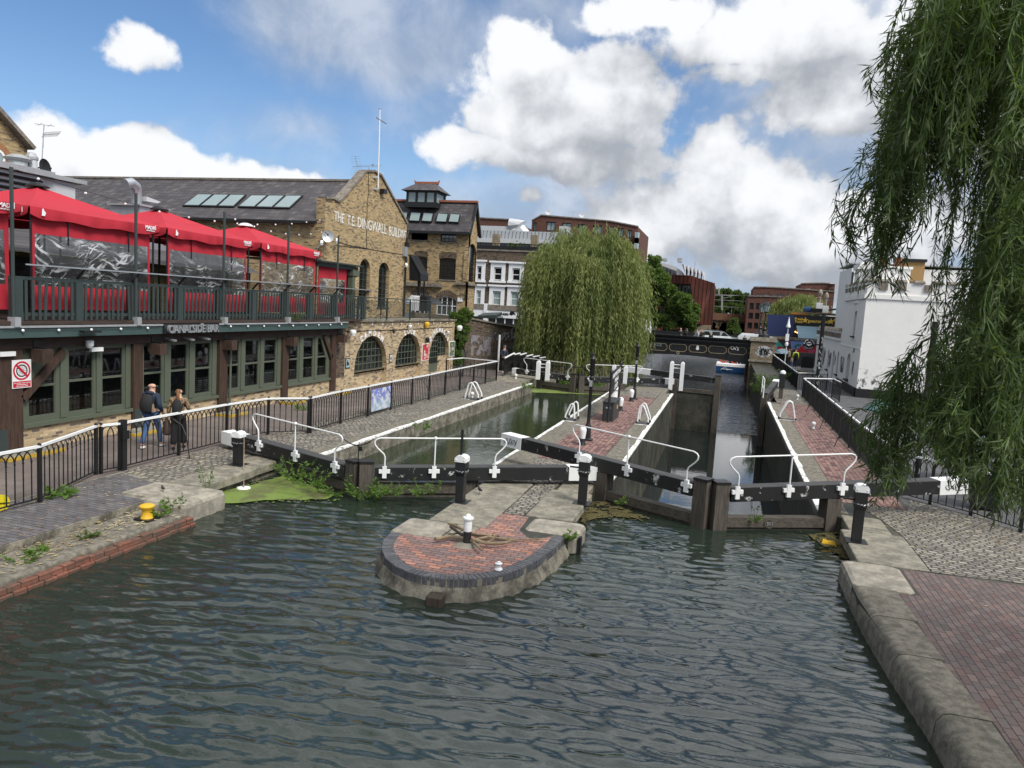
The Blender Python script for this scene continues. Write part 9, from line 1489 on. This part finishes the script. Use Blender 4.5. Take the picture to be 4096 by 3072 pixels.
# vehicles on the bridge
def car(name, lab, loc, yaw, prof, W_, body, glass_from, wheels, cat='car'):
    o = T(name, lab, cat, loc); o.rotation_euler = (0, 0, yaw); bm_ = MB(); pts = prof; n = len(pts)
    def sec(x): return x
    bm_.loft([[(x, y*(.80 if z > 1.0 else 1.)*W_/2, z) for x, z in pts] for y in (-1, -.96, .96, 1)]); b = bm_.build('body', body, None, False); b.parent = o
    for (x0, x1, z0, z1, sk) in glass_from:
        for sd in (-1, 1): m_ = MB(); yy = lambda z: sd*(W_/2*(.80 if z > 1.0 else 1.)+.012); m_.add([(x0, yy(1.05), z0), (x1, yy(1.05), z0), (x1-sk, yy(1.05), z1), (x0+sk*.5, yy(1.05), z1)], [(0, 1, 2, 3)]); g_ = m_.build('side_window', M['glass_dark'], None); g_.parent = o
    for x in wheels:
        for sd in (-1, 1): m_ = MB(); m_.lathe([(.0, -.1), (.30, -.1), (.33, -.05), (.33, .05), (.30, .1), (0, .1)], (x, sd*(W_/2-.08), .33), 18, 'y'); w_ = m_.build('wheel', M['iron'], None); w_.parent = o; m2 = MB(); m2.lathe([(.0, 0), (.19, 0), (.19, .02), (0, .02)], (x, sd*(W_/2+.02)-.01, .33), 14, 'y'); r_ = m2.build('rim', M['galv'], None); r_.parent = w_
    return o
x_, z_ = PY(82, *q3(1050, 1100)); silver = plain('silver_paint', (.42, .46, .47), .3, .5, var=.05)
cr = car('estate_car', 'silver grey estate car with roof rails crossing the bridge', (x_, 82, 1.345), math.radians(28), [(-2.2, .35), (2.2, .35), (2.25, .7), (2.1, .95), (1.25, 1.02), (.55, 1.48), (-1.5, 1.52), (-2.1, 1.05), (-2.25, .7)], 1.8, silver, [(-1.9, -.9, 1.02, 1.42, .3), (-.82, .1, 1.02, 1.44, .05), (.18, 1.1, 1.02, 1.42, .55)], (-1.35, 1.4))
for sd in (-.6, .6): m_ = MB(); m_.tube([(-1.4, sd, 1.53), (-1.3, sd, 1.58), (.3, sd, 1.56), (.4, sd, 1.51)], .025, 6); r_ = m_.build('roof_rail', M['iron'], None); r_.parent = cr
x_, z_ = PY(81.5, *q3(297, 1000)); vn = car('van', 'white van half hidden behind the large willow on the bridge', (x_-2.6, 81.5, 1.345), 0, [(-2.7, .35), (2.6, .35), (2.65, 1.2), (2.5, 2.1), (2.3, 2.25), (-1.6, 2.25), (-2.3, 1.3), (-2.75, 1.0)], 1.95, M['trim_white'], [(-1.9, -.9, 1.25, 1.85, .3)], (-1.7, 1.6), 'van')
for sd in (-1, 1): m_ = MB(); m_.box(2.56, 2.68, sd*.80-.09, sd*.80+.09, .75, 1.25); l_ = m_.build('tail_light', col('tail_red', (.5, .02, .02), .4), None); l_.parent = vn
x_, z_ = PY(82, *q3(1420, 1140)); vp = T('pale_boulder', 'pale curved top of a parked vehicle behind the right end of the parapet', 'vehicle', (x_, 84, 1.34)); vp.name = 'parked_vehicle'; mb = MB(); mb.loft([[(x_-1.2, 84, 1.4), (x_+2.2, 84, 1.4), (x_+2.2, 86, 1.4), (x_-1.2, 86, 1.4)], [(x_-1.0, 84, 2.4), (x_+2.0, 84, 2.4), (x_+2.0, 86, 2.4), (x_-1.0, 86, 2.4)], [(x_-.6, 84.2, 2.75), (x_+1.8, 84.2, 2.75), (x_+1.8, 85.8, 2.75), (x_-.6, 85.8, 2.75)]]); mb.build('body', M['metal_light'], vp, True)
# boat
bt = T('canal_boat', 'blue and white canal boat with two orange life rings under the bridge', 'boat', (3, 96.5, ZL)); B_ = lambda x, y: PY(95, *q3(x, y)); x0, x1 = B_(1048, 1500)[0], B_(1048, 1500)[0]+14; zh, zm = B_(1060, 1440)[1], B_(1060, 1478)[1]
def hull(i, z): return [(x0+i*.5, 95+i, z), (x1, 95+i, z), (x1+1.5, 96.6, z), (x1, 98.2-i, z), (x0+i*.5, 98.2-i, z)]
mb = MB(); mb.loft([hull(.15, ZL-.4), hull(.05, ZL+.1), hull(0, zm)]); mb.build('hull', M['boat_blue'], bt); mb = MB(); mb.loft([hull(-.02, zm+.002), hull(0, zh-.1), hull(.12, zh)]); mb.build('topside', M['trim_white'], bt); zc = B_(1100, 1388)[1]+.6
mb = MB(); mb.box(x0+1.5, x1-1, 95.5, 97.7, zh+.002, zc); mb.build('cabin', M['blue_paint'], bt); mb = MB(); mb.box(x0+1.3, x1-.8, 95.35, 97.85, zc+.002, zc+.08); mb.build('cabin_roof', M['trim_white'], bt)
org = col('life_ring', (.55, .09, .03), .6)
for px_, py_ in ((1133, 1402), (1262, 1416)): s_, t_ = PY(95.3, *q3(px_, py_)); mb = MB(); mb.tube([(s_+.38*math.cos(a), 95.3, t_+.38*math.sin(a)) for a in [2*math.pi*i/18 for i in range(19)]], .10, 8, False); mb.build('life_ring', org, bt, True)
mb = MB(); (a, b), (c, d) = PY(95.1, *q3(1297, 1410)), PY(95.1, *q3(1330, 1450)); [mb.tube([(x, 95.1, zh), (x, 95.1, b)], .04, 5) for x in (a, c)]; [mb.tube([(a, 95.1, z), (c, 95.1, z)], .04, 5) for z in (b, (b+zh)/2)]; mb.build('boarding_ladder', M['trim_white'], bt); mb = MB(); (a, b) = PY(94.95, *q3(1150, 1510)); mb.tube([(a-.5, 94.97, b-.2), (a, 94.97, b+.25), (a+.4, 94.97, b-.2), (a-.3, 94.97, b-.05), (a+.9, 94.97, b-.1)], .03, 5); mb.build('rope', M['trim_white'], bt)
bpy.context.view_layer.update()
